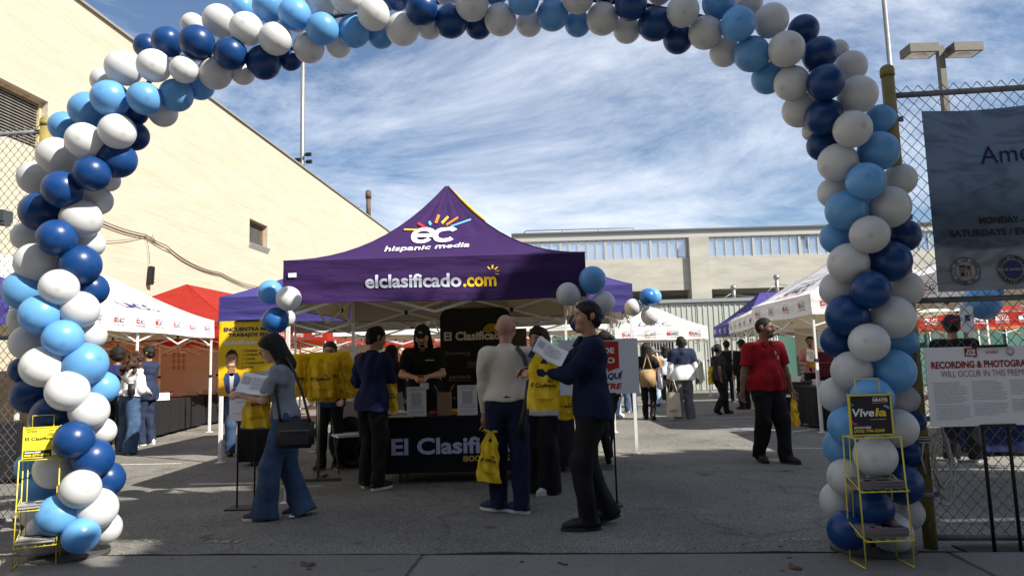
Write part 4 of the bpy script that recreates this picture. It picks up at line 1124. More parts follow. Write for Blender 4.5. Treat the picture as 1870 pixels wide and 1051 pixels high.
for line in B.split():
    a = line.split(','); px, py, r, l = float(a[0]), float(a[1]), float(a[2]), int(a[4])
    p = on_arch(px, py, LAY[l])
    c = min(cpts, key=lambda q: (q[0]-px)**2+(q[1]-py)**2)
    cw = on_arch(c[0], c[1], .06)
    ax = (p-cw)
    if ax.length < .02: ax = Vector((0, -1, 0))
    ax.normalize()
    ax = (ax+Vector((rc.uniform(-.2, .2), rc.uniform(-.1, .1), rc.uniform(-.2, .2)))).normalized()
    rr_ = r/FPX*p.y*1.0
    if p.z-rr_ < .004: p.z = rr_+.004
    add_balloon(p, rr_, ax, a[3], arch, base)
    if l == 0:                                   # the far side of the same cluster
        q = on_arch(px*.6+c[0]*.4, py*.6+c[1]*.4, .32); rb_ = rr_*.95
        if q.z-rb_ < .004: q.z = rb_+.004
        add_balloon(q, rb_, Vector((0, 1, .1)), rc.choice('WWLD'), arch, base)
fr_ = MB(); fr_.tube([on_arch(c[0], c[1], .08)-base for c in ctr[:1]+ctr[1:]]+[], .018, 8); fr_.build('arch_frame', flat('arch_pole', (0.05, 0.05, 0.05)), arch)
for c in (ctr[0], ctr[-1]):
    bp_ = MB(); q = on_arch(c[0], c[1], .08)-base; bp_.cyl((q.x, q.y, 0.0), (q.x, q.y, .03), .26, 20); bp_.cyl((q.x, q.y, .03), (q.x, q.y, .2), .02, 8)
    bp_.build('base_plate', flat('arch_pole', (0.05, 0.05, 0.05)), arch)
# ------------------------------------------------------------------ bunches tied to canopy legs
def bunch(label, y, items, knot):
    k = AT(knot[0], knot[1], y)
    t_ = thing('balloon_bunch', label, 'balloons', k)
    for px, py, r, c, dy_ in items:
        p = AT(px, py, y+dy_); ax = (p-k).normalized()
        add_balloon(p, r/FPX*(y+dy_), ax, c, t_, k)
    s_ = MB()
    for px, py, r, c, dy_ in items:
        p = AT(px, py, y+dy_); s_.tube([(0, 0, 0), (p-k)*.5], .004, 5)
    s_.build('string', flat('string_white', (.6, .6, .6)), t_)
bunch('four balloons tied to the front left leg of the purple canopy', 6.62, [(493, 533, 23, 'L', -.02), (527, 545, 23, 'W', -.12), (503, 585, 24, 'M', -.05), (522, 580, 17, 'W', .12)], (517, 562))
bunch('cluster of white and blue balloons behind the head of the man in the navy sweater', 6.62, [(1082, 510, 25, 'L', 0), (1037, 537, 22, 'W', -.05), (1103, 552, 21, 'W', .0), (1086, 570, 20, 'M', .1), (1060, 588, 20, 'D', .12)], (1072, 550))
bunch('small balloon bunch on the right leg of the indigo canopy', 9.2, [(1156, 561, 16, 'W', -.1), (1183, 542, 16, 'M', -.15), (1192, 541, 16, 'L', .05), (1187, 577, 17, 'W', -.05)], (1176, 560))
bunch('light blue balloon seen through the fence below the hanging banner', 7.0, [(1794, 552, 31, 'L', 0), (1812, 535, 18, 'M', .15)], (1812, 575))
# ================================================================== PEOPLE: one smooth surface grown from a posed skeleton
def snet(Fv, org, h):
    nx, ny, nz = Fv.shape
    neg = Fv < 0
    c = np.zeros((nx-1, ny-1, nz-1), np.int8)
    for i in (0, 1):
        for j in (0, 1):
            for k in (0, 1): c += neg[i:nx-1+i, j:ny-1+j, k:nz-1+k]
    act = (c > 0) & (c < 8)
    idx = np.argwhere(act)
    if len(idx) == 0: return np.zeros((0, 3)), []
    acc = np.zeros((len(idx), 3)); cnt = np.zeros(len(idx))
    X, Y, Z = idx.T
    for ax in range(3):
        o1, o2 = [(1, 2), (0, 2), (0, 1)][ax]
        for a in (0, 1):
            for b_ in (0, 1):
                p = [X.copy(), Y.copy(), Z.copy()]; p[o1] = p[o1]+a; p[o2] = p[o2]+b_
                q = [v.copy() for v in p]; q[ax] = q[ax]+1
                f0 = Fv[p[0], p[1], p[2]]; f1 = Fv[q[0], q[1], q[2]]
                s_ = (f0 < 0) != (f1 < 0)
                t_ = np.where(s_, f0/np.where(s_, f0-f1, 1), 0)
                pos = np.zeros((len(idx), 3)); pos[:, ax] = t_; pos[:, o1] = a; pos[:, o2] = b_
                acc += np.where(s_[:, None], pos, 0); cnt += s_
    V = (idx+acc/np.maximum(cnt, 1)[:, None])*h+org
    ids = -np.ones(act.shape, np.int64); ids[X, Y, Z] = np.arange(len(idx))
    quads = []
    for ax in range(3):
        o1, o2 = [(1, 2), (2, 0), (0, 1)][ax]
        sl0 = [slice(1, -1)]*3; sl0[ax] = slice(0, -1)
        sl1 = [slice(1, -1)]*3; sl1[ax] = slice(1, None)
        a_ = neg[tuple(sl0)]; b_ = neg[tuple(sl1)]
        e = np.argwhere(a_ != b_)
        if not len(e): continue
        fl_ = a_[e[:, 0], e[:, 1], e[:, 2]]
        e = e+1; e[:, ax] -= 1
        def cell(d1, d2):
            q = e.copy(); q[:, o1] += d1; q[:, o2] += d2
            return ids[q[:, 0], q[:, 1], q[:, 2]]
        q = np.stack([cell(-1, -1), cell(0, -1), cell(0, 0), cell(-1, 0)], 1)
        q = np.where(fl_[:, None], q, q[:, ::-1])
        quads.append(q[(q >= 0).all(1)])
    return V, np.concatenate(quads)
def smin(a, b_, k):
    h_ = np.maximum(k-np.abs(a-b_), 0)/k
    return np.minimum(a, b_)-h_*h_*k*.25
class Prim:
    def __init__(s, a, b, ra, rb, k=.03, sc=None, cap=None, rot=None, neg=False):
        s.a = np.array(a, float); s.b = np.array(b, float); s.ra = ra; s.rb = rb; s.k = k; s.sc = np.array(sc, float) if sc is not None else None; s.cap = cap; s.rot = np.array(rot) if rot is not None else None; s.neg = neg
    def bounds(s, m_):
        r = max(s.ra, s.rb)*(max(1, s.sc.max()) if s.sc is not None else 1)+m_
        lo = np.minimum(s.a, s.b)-r; hi = np.maximum(s.a, s.b)+r
        return lo, hi
    def ev(s, P):
        a, b_ = s.a, s.b
        if s.sc is not None or s.rot is not None:
            c = (a+b_)/2; Q = P-c; a = a-c; b_ = b_-c
            if s.rot is not None: Q = Q @ s.rot; a = a @ s.rot; b_ = b_ @ s.rot
            if s.sc is not None: Q = Q/s.sc; a = a/s.sc; b_ = b_/s.sc
            m_ = s.sc.min() if s.sc is not None else 1
        else: Q = P; m_ = 1
        d = b_-a; L2 = max(1e-9, (d*d).sum())
        t_ = ((Q-a)*d).sum(-1)/L2
        tc_ = np.clip(t_, 0, 1.25 if s.cap else 1)
        D = np.sqrt(((Q-a-tc_[..., None]*d)**2).sum(-1))-(s.ra+(s.rb-s.ra)*np.clip(tc_, 0, 1))
        D = D*m_
        if s.cap: D = np.maximum(D, (t_-1)*math.sqrt(L2)*m_)
        return D
def field(groups, h, wr=None, cuts=()):
    """groups: list of (prims, cuts); union of each group is cut by its planes, then joined"""
    allp = [p for g_ in groups for p in g_[0]]
    lo = np.min([p.bounds(3*h)[0] for p in allp], 0); hi = np.max([p.bounds(3*h)[1] for p in allp], 0)
    n = np.ceil((hi-lo)/h).astype(int)+2
    ax = [lo[i]+h*np.arange(n[i]) for i in range(3)]
    T = None
    for g_ in groups:
        Fv = np.full(n, 0.5)
        for p in g_[0]:
            l, u = p.bounds(p.k+2.5*h)
            i0 = np.maximum(0, np.floor((l-lo)/h).astype(int)); i1 = np.minimum(n, np.ceil((u-lo)/h).astype(int)+1)
            if (i1 <= i0).any(): continue
            P = np.stack(np.meshgrid(ax[0][i0[0]:i1[0]], ax[1][i0[1]:i1[1]], ax[2][i0[2]:i1[2]], indexing='ij'), -1)
            sl_ = tuple(slice(i0[i], i1[i]) for i in range(3))
            D = p.ev(P)
            if p.neg: Fv[sl_] = -smin(-Fv[sl_], D, p.k)
            else: Fv[sl_] = smin(Fv[sl_], D, p.k)
        if len(g_) > 1 and g_[1]:
            P = np.stack(np.meshgrid(*ax, indexing='ij'), -1)
            for nrm, off in g_[1]: Fv = np.maximum(Fv, P @ np.array(nrm, float)-off)
        T = Fv if T is None else smin(T, Fv, .02)
    if wr:
        amp, fr_, seed = wr
        X, Y, Z = np.meshgrid(*ax, indexing='ij')
        s_ = seed*1.7
        q_ = np.sin(X*9+Y*7+Z*5+s_)
        w = .7*np.sin(Z*fr_*.55+X*24+2.2*q_+s_)*np.sin(Y*15+Z*6+s_*2)+.55*np.sin(Z*fr_*1.1-X*19+Y*12+2.0*np.sin(Z*9+X*6)+s_*3)*np.clip(.3+q_, 0, 1)+.5*np.sin(X*31+Y*27+Z*8+1.5*q_)
        T = T+amp*1.9*(w-.4)
    return T, lo
def mesh_field(name, groups, h, mat_, parent, wr=None):
    T, lo = field(groups, h, wr)
    V, Q = snet(T, lo, h)
    me = bpy.data.meshes.new(name)
    me.from_pydata(V.tolist(), [], [tuple(q) for q in Q.tolist()] if len(Q) else [])
    me.materials.append(mat_); me.polygons.foreach_set('use_smooth', [True]*len(me.polygons)); me.update()
    return link(name, me, parent)
def ik(Sh, T, l1, l2, pole):
    Sh = np.array(Sh, float); T = np.array(T, float); d = T-Sh; L = np.linalg.norm(d); L = min(max(L, abs(l1-l2)+.01), (l1+l2)*.998)
    u = d/np.linalg.norm(d)
    a = (l1*l1-l2*l2+L*L)/(2*L); hh = math.sqrt(max(0, l1*l1-a*a))
    pl = np.array(pole, float); pl = pl-u*(pl @ u)
    if np.linalg.norm(pl) < 1e-5: pl = np.array([0, 1, 0.])-u*u[1]
    pl /= np.linalg.norm(pl)
    return Sh+u*a+pl*hh, Sh+u*L
def rotm(ax, deg): return np.array(Matrix.Rotation(R(deg), 3, ax))
SKIN = {k: mat('skin_'+k, c, .5, sub=.12, noise=.06, nscale=8, bump=.08, bscale=140) for k, c in {'light': (0.50, 0.29, 0.20), 'tan': (0.36, 0.19, 0.12), 'brown': (0.21, 0.105, 0.062), 'dark': (0.10, 0.050, 0.032)}.items()}
HAIRM = {k: mat('hair_'+k, c, .6, spec=.18, noise=.45, nscale=30, bump=.9, bscale=60, stretch=(1, 1, .25)) for k, c in {'black': (0.012, 0.010, 0.010), 'brown': (0.045, 0.022, 0.014), 'grey': (0.16, 0.15, 0.14)}.items()}
EYEW = flat('eye_white', (.55, .53, .5), .3); EYED = flat('eye_dark', (.015, .01, .008), .2); LIP = flat('lip', (.32, .10, .085), .45)
def person(label, foot, yaw, h=1.75, skin='tan', hair='short', hairc='black', fem=False, bulk=1.0, lean=0, lf=(.10, .02), rf=(-.10, .0), lft=8, rft=-8, lfp=0, rfp=0,
           lh=None, rh=None, lel=None, rel=None, hyaw=0, hpitch=0, top=None, bottom=None, shoes=None, res=.013, face=True, group=None, hunch=0, grip=0.6, base=None, ltw=0, beard=None, pelvis=(0, 0), cat='person'):
    k = h/1.75
    root = thing('person', label, cat, (foot.x, foot.y, 0), yaw, group)
    root.scale = (k, k, k)
    sm = SKIN[skin]
    px_, py_ = pelvis
    drop = .0
    hipz = .925
    # legs
    hips = {1: np.array([.088+px_, py_, hipz]), -1: np.array([-.088+px_, py_, hipz])}
    ank = {}
    maxd = 0
    for s_, f_, pch in ((1, lf, lfp), (-1, rf, rfp)):
        ank[s_] = np.array([f_[0], f_[1], (f_[2] if len(f_) > 2 else 0)+.085+.12*math.sin(R(max(0, pch)))])
        maxd = max(maxd, math.hypot(f_[0]-hips[s_][0], f_[1]-hips[s_][1]))
    need = max(0, hipz-.085-math.sqrt(max(.3, .842**2-maxd**2))-.0)
    for s_ in hips: hips[s_][2] -= need
    dz = -need
    knees = {}
    for s_ in (1, -1):
        kp, an = ik(hips[s_], ank[s_], .43, .415, (s_*.12, -1, .1)); knees[s_] = kp; ank[s_] = an
    # torso
    LR = rotm('X', lean); pv = np.array([px_, py_, .95+dz])
    TW = rotm('Z', ltw)
    def T(p): return pv+TW @ (LR @ (np.array(p, float)-np.array([0, 0, .95])))
    b_ = bulk
    shw = (.165 if fem else .187)*(0.5+0.5*b_)
    chest = T((0, 0, 1.27)); waist = T((0, .0, 1.06))
    sh = {s_: T((s_*shw, .015+hunch*-.03, 1.405)) for s_ in (1, -1)}
    neck0 = T((0, .015, 1.42)); 
    hd = T((0, -.015-.05*hunch, 1.635))
    HR = TW @ rotm('Z', hyaw) @ rotm('X', hpitch+lean*.5)
    npv = T((0, .005-.04*hunch, 1.54))
    def Hd(p): return npv+HR @ ((np.array(p, float)-np.array([0, .005, 1.54]))*1.07)-np.array([0, 0, .012])
    # arms
    el = {}; wr_ = {}
    for s_, tgt, pole in ((1, lh, lel), (-1, rh, rel)):
        tt = np.array(tgt, float) if tgt is not None else np.array([s_*(shw+.075)+px_, .0+py_, .80+dz])
        pl = pole if pole is not None else (s_*.5, .9, -.2)
        el[s_], wr_[s_] = ik(sh[s_], tt, .295, .255, pl)
    P = []
    A = P.append
    th = .010 if top else 0; lg_s = .007 if top and (top[2] if len(top) > 2 else {}).get('sleeve', 'long') == 'long' else 0; us_ = .007 if top else 0
    A(Prim(pv+[-.06, .01, 0], pv+[.06, .01, 0], .115*b_, .115*b_, .05, (1, .85, 1)))
    A(Prim(waist, T((0, -.0, 1.30)), .128*b_-th, .142*b_-th, .06, (1, .70, 1)))
    A(Prim(T((-.10, .01, 1.36)), T((.10, .01, 1.36)), .085-th, .085-th, .06, (1, .9, 1)))
    A(Prim(sh[-1]+[.03, 0, 0], sh[1]+[-.03, 0, 0], .058-th, .058-th, .05))
    A(Prim(neck0, Hd((0, .005, 1.56)), .058 if not fem else .048, .053 if not fem else .046, .03))
    if fem:
        for s_ in (1, -1): A(Prim(T((s_*.07, -.075, 1.27)), T((s_*.07, -.085, 1.265)), .065, .06, .04))
    HW = HR
    A(Prim(Hd((0, .002, 1.668)), Hd((0, .0021, 1.668)), .1, .1, .02, (.84, 1.04, 1.07), rot=HW))
    A(Prim(Hd((0, -.035, 1.60)), Hd((0, -.0351, 1.60)), .074, .074, .035, (.82, .82, .95), rot=HW))
    A(Prim(Hd((0, -.075, 1.565)), Hd((0, -.0751, 1.565)), .026, .026, .025))
    if face:
        A(Prim(Hd((0, -.093, 1.655)), Hd((0, -.112, 1.622)), .009, .014, .014))
        A(Prim(Hd((0, -.090, 1.672)), Hd((0, -.0901, 1.672)), .03, .03, .02, (1.1, .35, .3), rot=HW))
        for s_ in (1, -1):
            A(Prim(Hd((s_*.030, -.104, 1.652)), Hd((s_*.030, -.1041, 1.652)), .017, .017, .012, neg=True))
            A(Prim(Hd((s_*.045, -.065, 1.625)), Hd((s_*.045, -.0651, 1.625)), .028, .028, .02))
    for s_ in (1, -1):
        A(Prim(Hd((s_*.080, .010, 1.640)), Hd((s_*.083, .014, 1.656)), .019, .022, .008, (.55, 1, 1.25), rot=HW))
        A(Prim(sh[s_], el[s_], .050*(.6+.4*b_)*(0.86 if fem else 1)-us_, .039*(0.9 if fem else 1)-lg_s, .03))
        A(Prim(el[s_], wr_[s_], .041*(0.86 if fem else 1)-lg_s, .026*(0.88 if fem else 1), .02))
        A(Prim(el[s_]*.7+wr_[s_]*.3, el[s_]*.6+wr_[s_]*.4, .042*(0.86 if fem else 1)-lg_s, .038*(0.86 if fem else 1)-lg_s, .02))
        # hand
        d = wr_[s_]-el[s_]; d /= np.linalg.norm(d)
        bend = np.array([0, -1.0, 0]) if abs(d[2]) > .6 else np.array([-s_*.6, 0, -.5])
        side = np.cross(d, bend); side /= np.linalg.norm(side)
        pal = np.cross(side, d)                       # towards the palm side
        if pal @ bend < 0: pal = -pal
        w0 = wr_[s_]
        pc = w0+d*.05
        RM = np.stack([side, pal, d], 1)
        A(Prim(pc, pc+d*.001, .05, .05, .015, (.80, .36, .95), rot=RM))
        for fi, (off, ln) in enumerate(((-.031, .068), (-.011, .078), (.010, .072), (.030, .056))):
            r0 = w0+d*(.088-abs(off)*.25)+side*off
            m1_ = r0+(d*math.cos(grip*.8)+pal*math.sin(grip*.8))*ln*.52
            m2_ = m1_+(d*math.cos(grip*2.0)+pal*math.sin(grip*2.0))*ln*.48
            A(Prim(r0-d*.02, m1_, .0098, .0088, .004)); A(Prim(m1_, m2_, .0088, .0072, .003))
        tb_ = -1 if (side @ np.array([0, -1, .3])) < 0 else 1
        t0_ = w0+d*.028+side*tb_*.028
        t1_ = t0_+(d*.75+side*tb_*.55+pal*.35)*.038
        t2_ = t1_+(d*.9+pal*.4+side*tb_*.1)*.030
        A(Prim(t0_, t1_, .0135, .0110, .008)); A(Prim(t1_, t2_, .0105, .0085, .004))
        A(Prim(hips[s_]-[0, -.01, .02], knees[s_], .084*b_, .054, .05)); A(Prim(knees[s_], ank[s_], .052, .036, .03))
        A(Prim(knees[s_]*.72+ank[s_]*.28+[0, .018, 0], knees[s_]*.6+ank[s_]*.4+[0, .018, 0], .050, .045, .03))
        fy = R(lft if s_ == 1 else rft); dirf = np.array([math.sin(fy), -math.cos(fy), 0])
        A(Prim(ank[s_]+[0, .01, -.02], ank[s_]+dirf*.13+[0, 0, -.048], .034, .022, .02))
    body = mesh_field('body', [(P,)], res, sm, root)
    J = dict(hips=hips, knees=knees, ank=ank, sh=sh, el=el, wr=wr_, T=T, Hd=Hd, HR=HR, pv=pv, b=b_, dz=dz, waist=waist, root=root, fem=fem, k=k, neck0=neck0)
    cres = res*1.15
    if top:
        kind, m_ = top[0], top[1]; o = dict(top[2]) if len(top) > 2 else {}
        t_ = o.get('t', .016)*.72; sl_ = o.get('sleeve', 'long'); hem = o.get('hem', .92); loose = o.get('loose', 1.0)
        TP = [Prim(pv+[-.06, .01, .02], pv+[.06, .01, .02], (.131*b_+t_)*loose, (.131*b_+t_)*loose, .05, (1, .90, 1)), Prim(pv+[-.06, .01, -.10], pv+[.06, .01, -.10], (.131*b_+t_)*loose, (.131*b_+t_)*loose, .06, (1, .90, 1)),
              Prim(waist, T((0, 0, 1.30)), (.130*b_+t_)*loose, .146*b_+t_, .07, (1, .74, 1)),
              Prim(T((-.10, .01, 1.36)), T((.10, .01, 1.36)), .085+t_, .085+t_, .06, (1, .9, 1)),
              Prim(sh[-1]+[.03, 0, 0], sh[1]+[-.03, 0, 0], .058+t_, .058+t_, .05),
              Prim(neck0, neck0+(Hd((0, .005, 1.56))-neck0)*.4, .062+t_*.7, .058+t_*.5, .03)]
        if fem:
            for s_ in (1, -1): TP.append(Prim(T((s_*.07, -.075, 1.27)), T((s_*.07, -.085, 1.265)), .065+t_*.8, .06+t_*.8, .04))
        if b_ > 1.12: TP.append(Prim(T((0, -.06, 1.10)), T((0, -.07, 1.06)), .125*b_, .12*b_, .06))
        upn = LR[:, 2]; upn = TW @ upn
        nt_ = T((0, 0, o.get('neck', 1.475)))
        hp = T((0, 0, hem)); 
        cutn = upn+np.array([0, -1, 0])*0.0
        vn = o.get('vneck')
        TP.append(Prim(T((0, -.035, 1.485)), T((0, -.085, 1.485)), .060, .050, .012, neg=True))
        if vn: TP.append(Prim(T((0, -.15, 1.47)), T((0, -.19, vn-.06)), .075, .02, .01, neg=True))
        g1 = (TP, [(tuple(-upn), -(hp @ upn)), (tuple(upn), nt_ @ upn)])
        SP = []
        if sl_ != 'none':
            for s_ in (1, -1):
                f_ = .028 if 'puff' in o else 0
                if sl_ == 'short':
                    e_ = sh[s_]+(el[s_]-sh[s_])*.78
                    SP.append(Prim(sh[s_], e_, .054*(.6+.4*b_)+t_, .052+t_*1.2, .03, cap=True))
                else:
                    we = el[s_]+(wr_[s_]-el[s_])*(.97 if sl_ == 'long' else .55)
                    SP.append(Prim(sh[s_], el[s_], .054*(.6+.4*b_)+t_, .043+t_+f_, .03)); SP.append(Prim(el[s_], we, .044+t_+f_, .030+t_*.75, .02, cap=True))
        ob = mesh_field(kind, [g1]+([(SP,)] if SP else []), cres, m_, root, (o.get('wr', .0035), o.get('fr', 34), len(label) % 17))
        if o.get('collar'):
            cl = MB()
            def cband(u, v):
                a = -PI/2+R(20)+(2*PI-R(40))*u
                rr_ = .088-.020*v+.006*math.sin(v*PI)
                return Vector(T((rr_*1.02*math.cos(a), .012+rr_*.92*math.sin(a)-.010*(1-v), 1.437+.055*v+.012*math.sin(a)*v)))
            cl.sheet(cband, 22, 4); cl.sheet(lambda u, v: cband(u, v)*1.0+(Vector(T((0, .012, 1.46)))-cband(u, v))*.06, 22, 4, flip=True)
            cl.sheet(lambda u, v: cband(u, 1)+(Vector(T((0, .012, 1.46)))-cband(u, 1))*.06*v, 22, 1)
            for s_ in (1, -1):
                q = [T((s_*.026, -.080, 1.478)), T((s_*.060, -.066, 1.486)), T((s_*.082, -.098, 1.425)), T((s_*.045, -.122, 1.405))]
                q2 = [x+TW @ LR @ np.array([0, -.008, .004]) for x in q]
                cl.add([*q, *q2], [(0, 1, 2, 3), (7, 6, 5, 4), (0, 4, 5, 1), (1, 5, 6, 2), (2, 6, 7, 3), (3, 7, 4, 0)])
            cl.build('collar', o.get('collarm', m_), root)
    if bottom:
        kind, m_ = bottom[0], bottom[1]; o = dict(bottom[2]) if len(bottom) > 2 else {}
        rh_, rk_, ra_ = o.get('r', (.102, .078, .066)); wz = o.get('waist', 1.03); hz = o.get('cuff', .03)
        g1 = ([Prim(pv+[-.06, .01, .0], pv+[.06, .01, .0], .131*b_, .131*b_, .05, (1, .88, 1)), Prim(pv, T((0, 0, 1.08)), .131*b_, .136*b_, .05, (1, .80, 1))], [((0, 0, 1), wz+dz)])
        gs = [g1]
        for s_ in (1, -1):
            fy = R(lft if s_ == 1 else rft)
            ae = ank[s_]+np.array([0, 0, hz-.075])
            if ae[2] < .012: ae[2] = .012
            lg_ = [Prim(hips[s_]-[0, -.01, .0], knees[s_], rh_*b_, rk_, .03), Prim(knees[s_], ae+[0, .01, 0], rk_, ra_, .03, cap=True)]
            if o.get('break'): lg_.append(Prim(ae+[0, -.03, .05], ae+[0, -.05, .03], ra_*.9, ra_*.92, .03))
            gs.append((lg_, [((0, 0, -1), -.008)]))
        mesh_field(kind, gs, cres, m_, root, (o.get('wr', .0045), o.get('fr', 30), len(label) % 13+2))
    if shoes:
        m_, solem = shoes[0], shoes[1]; big = shoes[2] if len(shoes) > 2 else 1.0
        for s_, yw, pch in ((1, lft, lfp), (-1, rft, rfp)):
            Q = rotm('Z', yw) @ rotm('X', pch)
            def Fp(p): return Q @ (np.array(p, float)*big)+np.array([ank[s_][0], ank[s_][1], ank[s_][2]-.085]) + (np.array([0, 0, 0]))
            zoff = -.12*math.sin(R(max(0, pch)))
            toe = Q @ np.array([0, -.15, 0]); lift = max(0, -(toe[2])-0.0) if pch > 0 else 0
            sp__ = [Prim(Fp((0, .045, .052)), Fp((0, -.02, .060)), .043, .045, .03), Prim(Fp((0, -.02, .055)), Fp((0, -.10, .040)), .046, .042, .03), Prim(Fp((0, -.10, .040)), Fp((0, -.165, .034)), .042, .030, .03), Prim(Fp((0, .03, .07)), Fp((0, .03, .105)), .040, .042, .02)]
            so_ = mesh_field('shoe', [(sp__, [(tuple(-(Q[:, 2])), -(Fp((0, 0, .018)) @ Q[:, 2]))])], min(res, .011), m_, root)
            out_ = []
            for i in range(20):
                a = 2*PI*i/20; yy = -.055-.145*math.cos(a) if True else 0
                wx = .050*math.sin(a)*(1.0 if yy < -.05 else .85)*(1-.25*max(0, (-yy-.14)/.06))
                out_.append((wx, yy))
            mb = MB(); n = len(out_)
            vs = [Fp((x, y_, .002)) for x, y_ in out_]+[Fp((x, y_, .026)) for x, y_ in out_]
            mb.add(vs, [tuple(range(n)), tuple(reversed(range(n, 2*n)))]+[(i, i+n, (i+1) % n+n, (i+1) % n) for i in range(n)])
            mb.build('sole', solem, so_)
    # hair
    hm = HAIRM[hairc]
    def cap_(r=.012, fz=1.700, fy=-.055, nz_=1.60, ny=.07, ex=()):
        fz, fy, nz_, ny = fz+.002, -.082, 1.562, .062
        pr = [Prim(Hd((0, .006, 1.668)), Hd((0, .0061, 1.668)), .1, .1, .02, ((.084+r)*10, (.104+r)*10, (.107+r)*10), rot=HW)]
        a = np.array([0, fy, fz]); b2 = np.array([0, ny, nz_])
        dv = b2-a; nrm = np.array([0, -dv[2], dv[1]]); nrm /= np.linalg.norm(nrm)
        if nrm[2] > 0: nrm = -nrm
        wn_ = HW @ nrm; off = Hd(a) @ wn_
        return (pr, [(tuple(wn_), off)])
    if hair == 'short': mesh_field('hair', [cap_(.010, 1.712, -.078, 1.615, .10), ([Prim(Hd((s_*.079, -.022, 1.70)), Hd((s_*.0765, -.016, 1.628)), .013, .008, .01) for s_ in (1, -1)]+[Prim(Hd((s_*.05, .070, 1.61)), Hd((s_*.032, .060, 1.572)), .022, .014, .02) for s_ in (1, -1)],)], min(res, .011), hm, root, (.0022, 90, 3))
    elif hair == 'crop': mesh_field('hair', [cap_(.004, 1.722, -.078, 1.60, .10)], min(res, .011), hm, root)
    elif hair == 'long':
        g2 = ([Prim(Hd((0, .06, 1.68)), Hd((0, .085, 1.46)), .085, .075, .05, (1.15, .7, 1), rot=HW), Prim(Hd((.072, .02, 1.66)), Hd((.088, .025, 1.47)), .036, .030, .04), Prim(Hd((-.072, .02, 1.66)), Hd((-.088, .025, 1.47)), .036, .030, .04)],)
        mesh_field('hair', [cap_(.022, 1.715, -.06, 1.60, .04), g2], min(res, .012), hm, root, (.003, 12, 5))
    elif hair == 'bob':
        g2 = ([Prim(Hd((0, .05, 1.67)), Hd((0, .065, 1.58)), .088, .07, .05, (1.1, .7, 1), rot=HW), Prim(Hd((.078, .01, 1.67)), Hd((.085, .0, 1.56)), .030, .024, .04), Prim(Hd((-.078, .01, 1.67)), Hd((-.085, .0, 1.56)), .030, .024, .04)],)
        mesh_field('hair', [cap_(.022, 1.715, -.065, 1.60, .05), g2], min(res, .012), hm, root, (.004, 30, 5))
    elif hair == 'curly':
        pr = []
        rg = random.Random(len(label))
        for i in range(46):
            a = rg.uniform(0, 2*PI); q = rg.uniform(0, 1)
            zq = 1.75-.33*q; rr_ = .075+.07*q
            yy = .03+rr_*math.sin(a)
            if yy < -.03: yy = abs(yy)*.6
            pr.append(Prim(Hd((rr_*1.05*math.cos(a), yy, zq)), Hd((rr_*1.05*math.cos(a)+rg.uniform(-.02, .02), yy+.01, zq-.04)), .038, .030, .02))
        mesh_field('hair', [cap_(.022, 1.715, -.06, 1.60, .04), (pr,)], min(res, .012), hm, root, (.005, 110, 5))
    elif hair == 'afro': mesh_field('hair', [cap_(.045, 1.70, -.06, 1.58, .06)], min(res, .012), hm, root, (.006, 120, 5))
    elif hair == 'ponytail':
        g2 = ([Prim(Hd((0, .10, 1.70)), Hd((0, .145, 1.66)), .030, .028, .03), Prim(Hd((0, .145, 1.66)), Hd((0, .15, 1.42)), .036, .018, .03)],)
        mesh_field('hair', [cap_(.012, 1.715, -.07, 1.60, .07), g2], min(res, .012), hm, root, (.002, 40, 5))
    elif hair == 'bun':
        mesh_field('hair', [cap_(.014, 1.715, -.07, 1.60, .07), ([Prim(Hd((0, .10, 1.62)), Hd((0, .115, 1.62)), .04, .04, .03)],)], min(res, .012), hm, root, (.003, 40, 5))
    elif hair == 'cap' or hair == 'caplong':
        mesh_field('cap', [cap_(.020, 1.705, -.085, 1.655, .10), ([Prim(Hd((0, -.09, 1.708)), Hd((0, -.155, 1.70)), .066, .056, .01, (1, 1, .16), rot=HW)],)], min(res, .009), flat('cap_black', (.012, .012, .014), .8), root)
        mesh_field('hair', [([Prim(Hd((0, .05, 1.64)), Hd((0, .07, 1.50 if hair == 'caplong' else 1.60)), .072, .06, .04, (1.15, .7, 1), rot=HW)]+[Prim(Hd((s_*.078, .02, 1.65)), Hd((s_*.09, .02, 1.50 if hair == 'caplong' else 1.62)), .022, .028, .03) for s_ in (1, -1)],)], min(res, .012), hm, root, (.003, 40, 5))
    if face:
        for s_ in (1, -1):
            e = MB(); rot = Matrix(HW.tolist())
            e.sphere(Hd((s_*.031, -.0845, 1.652)), (.0125, .008, .0065), 0, 10, 6, rot=rot)
            e.sphere(Hd((s_*.031, -.0905, 1.652)), (.0058, .004, .0058), 1, 8, 5, rot=rot)
            e.build('eye', [EYEW, EYED], root)
            e = MB(); e.tube([Vector(Hd((s_*.014, -.096, 1.676))), Vector(Hd((s_*.032, -.095, 1.681))), Vector(Hd((s_*.052, -.080, 1.674)))], [.0036, .0042, .002], 6); e.build('eyebrow', hm if hairc != 'grey' else HAIRM['brown'], root)
        e = MB(); e.sphere(Hd((0, -.0945, 1.594)), (.022, .010, .0055), 0, 10, 6, rot=Matrix(HW.tolist())); e.sphere(Hd((0, -.092, 1.5865)), (.018, .010, .0055), 0, 10, 6, rot=Matrix(HW.tolist())); e.build('lips', LIP, root)
        if beard:
            mesh_field('beard', [([Prim(Hd((-.022, -.0955, 1.606)), Hd((.022, -.0955, 1.606)), .0085, .0085, .006, (1, .9, .9), rot=HW), Prim(Hd((-.012, -.085, 1.562)), Hd((.012, -.085, 1.562)), .022 if beard == 'goatee' else .010, .022 if beard == 'goatee' else .01, .01)],)], .006, HAIRM['black'], root)
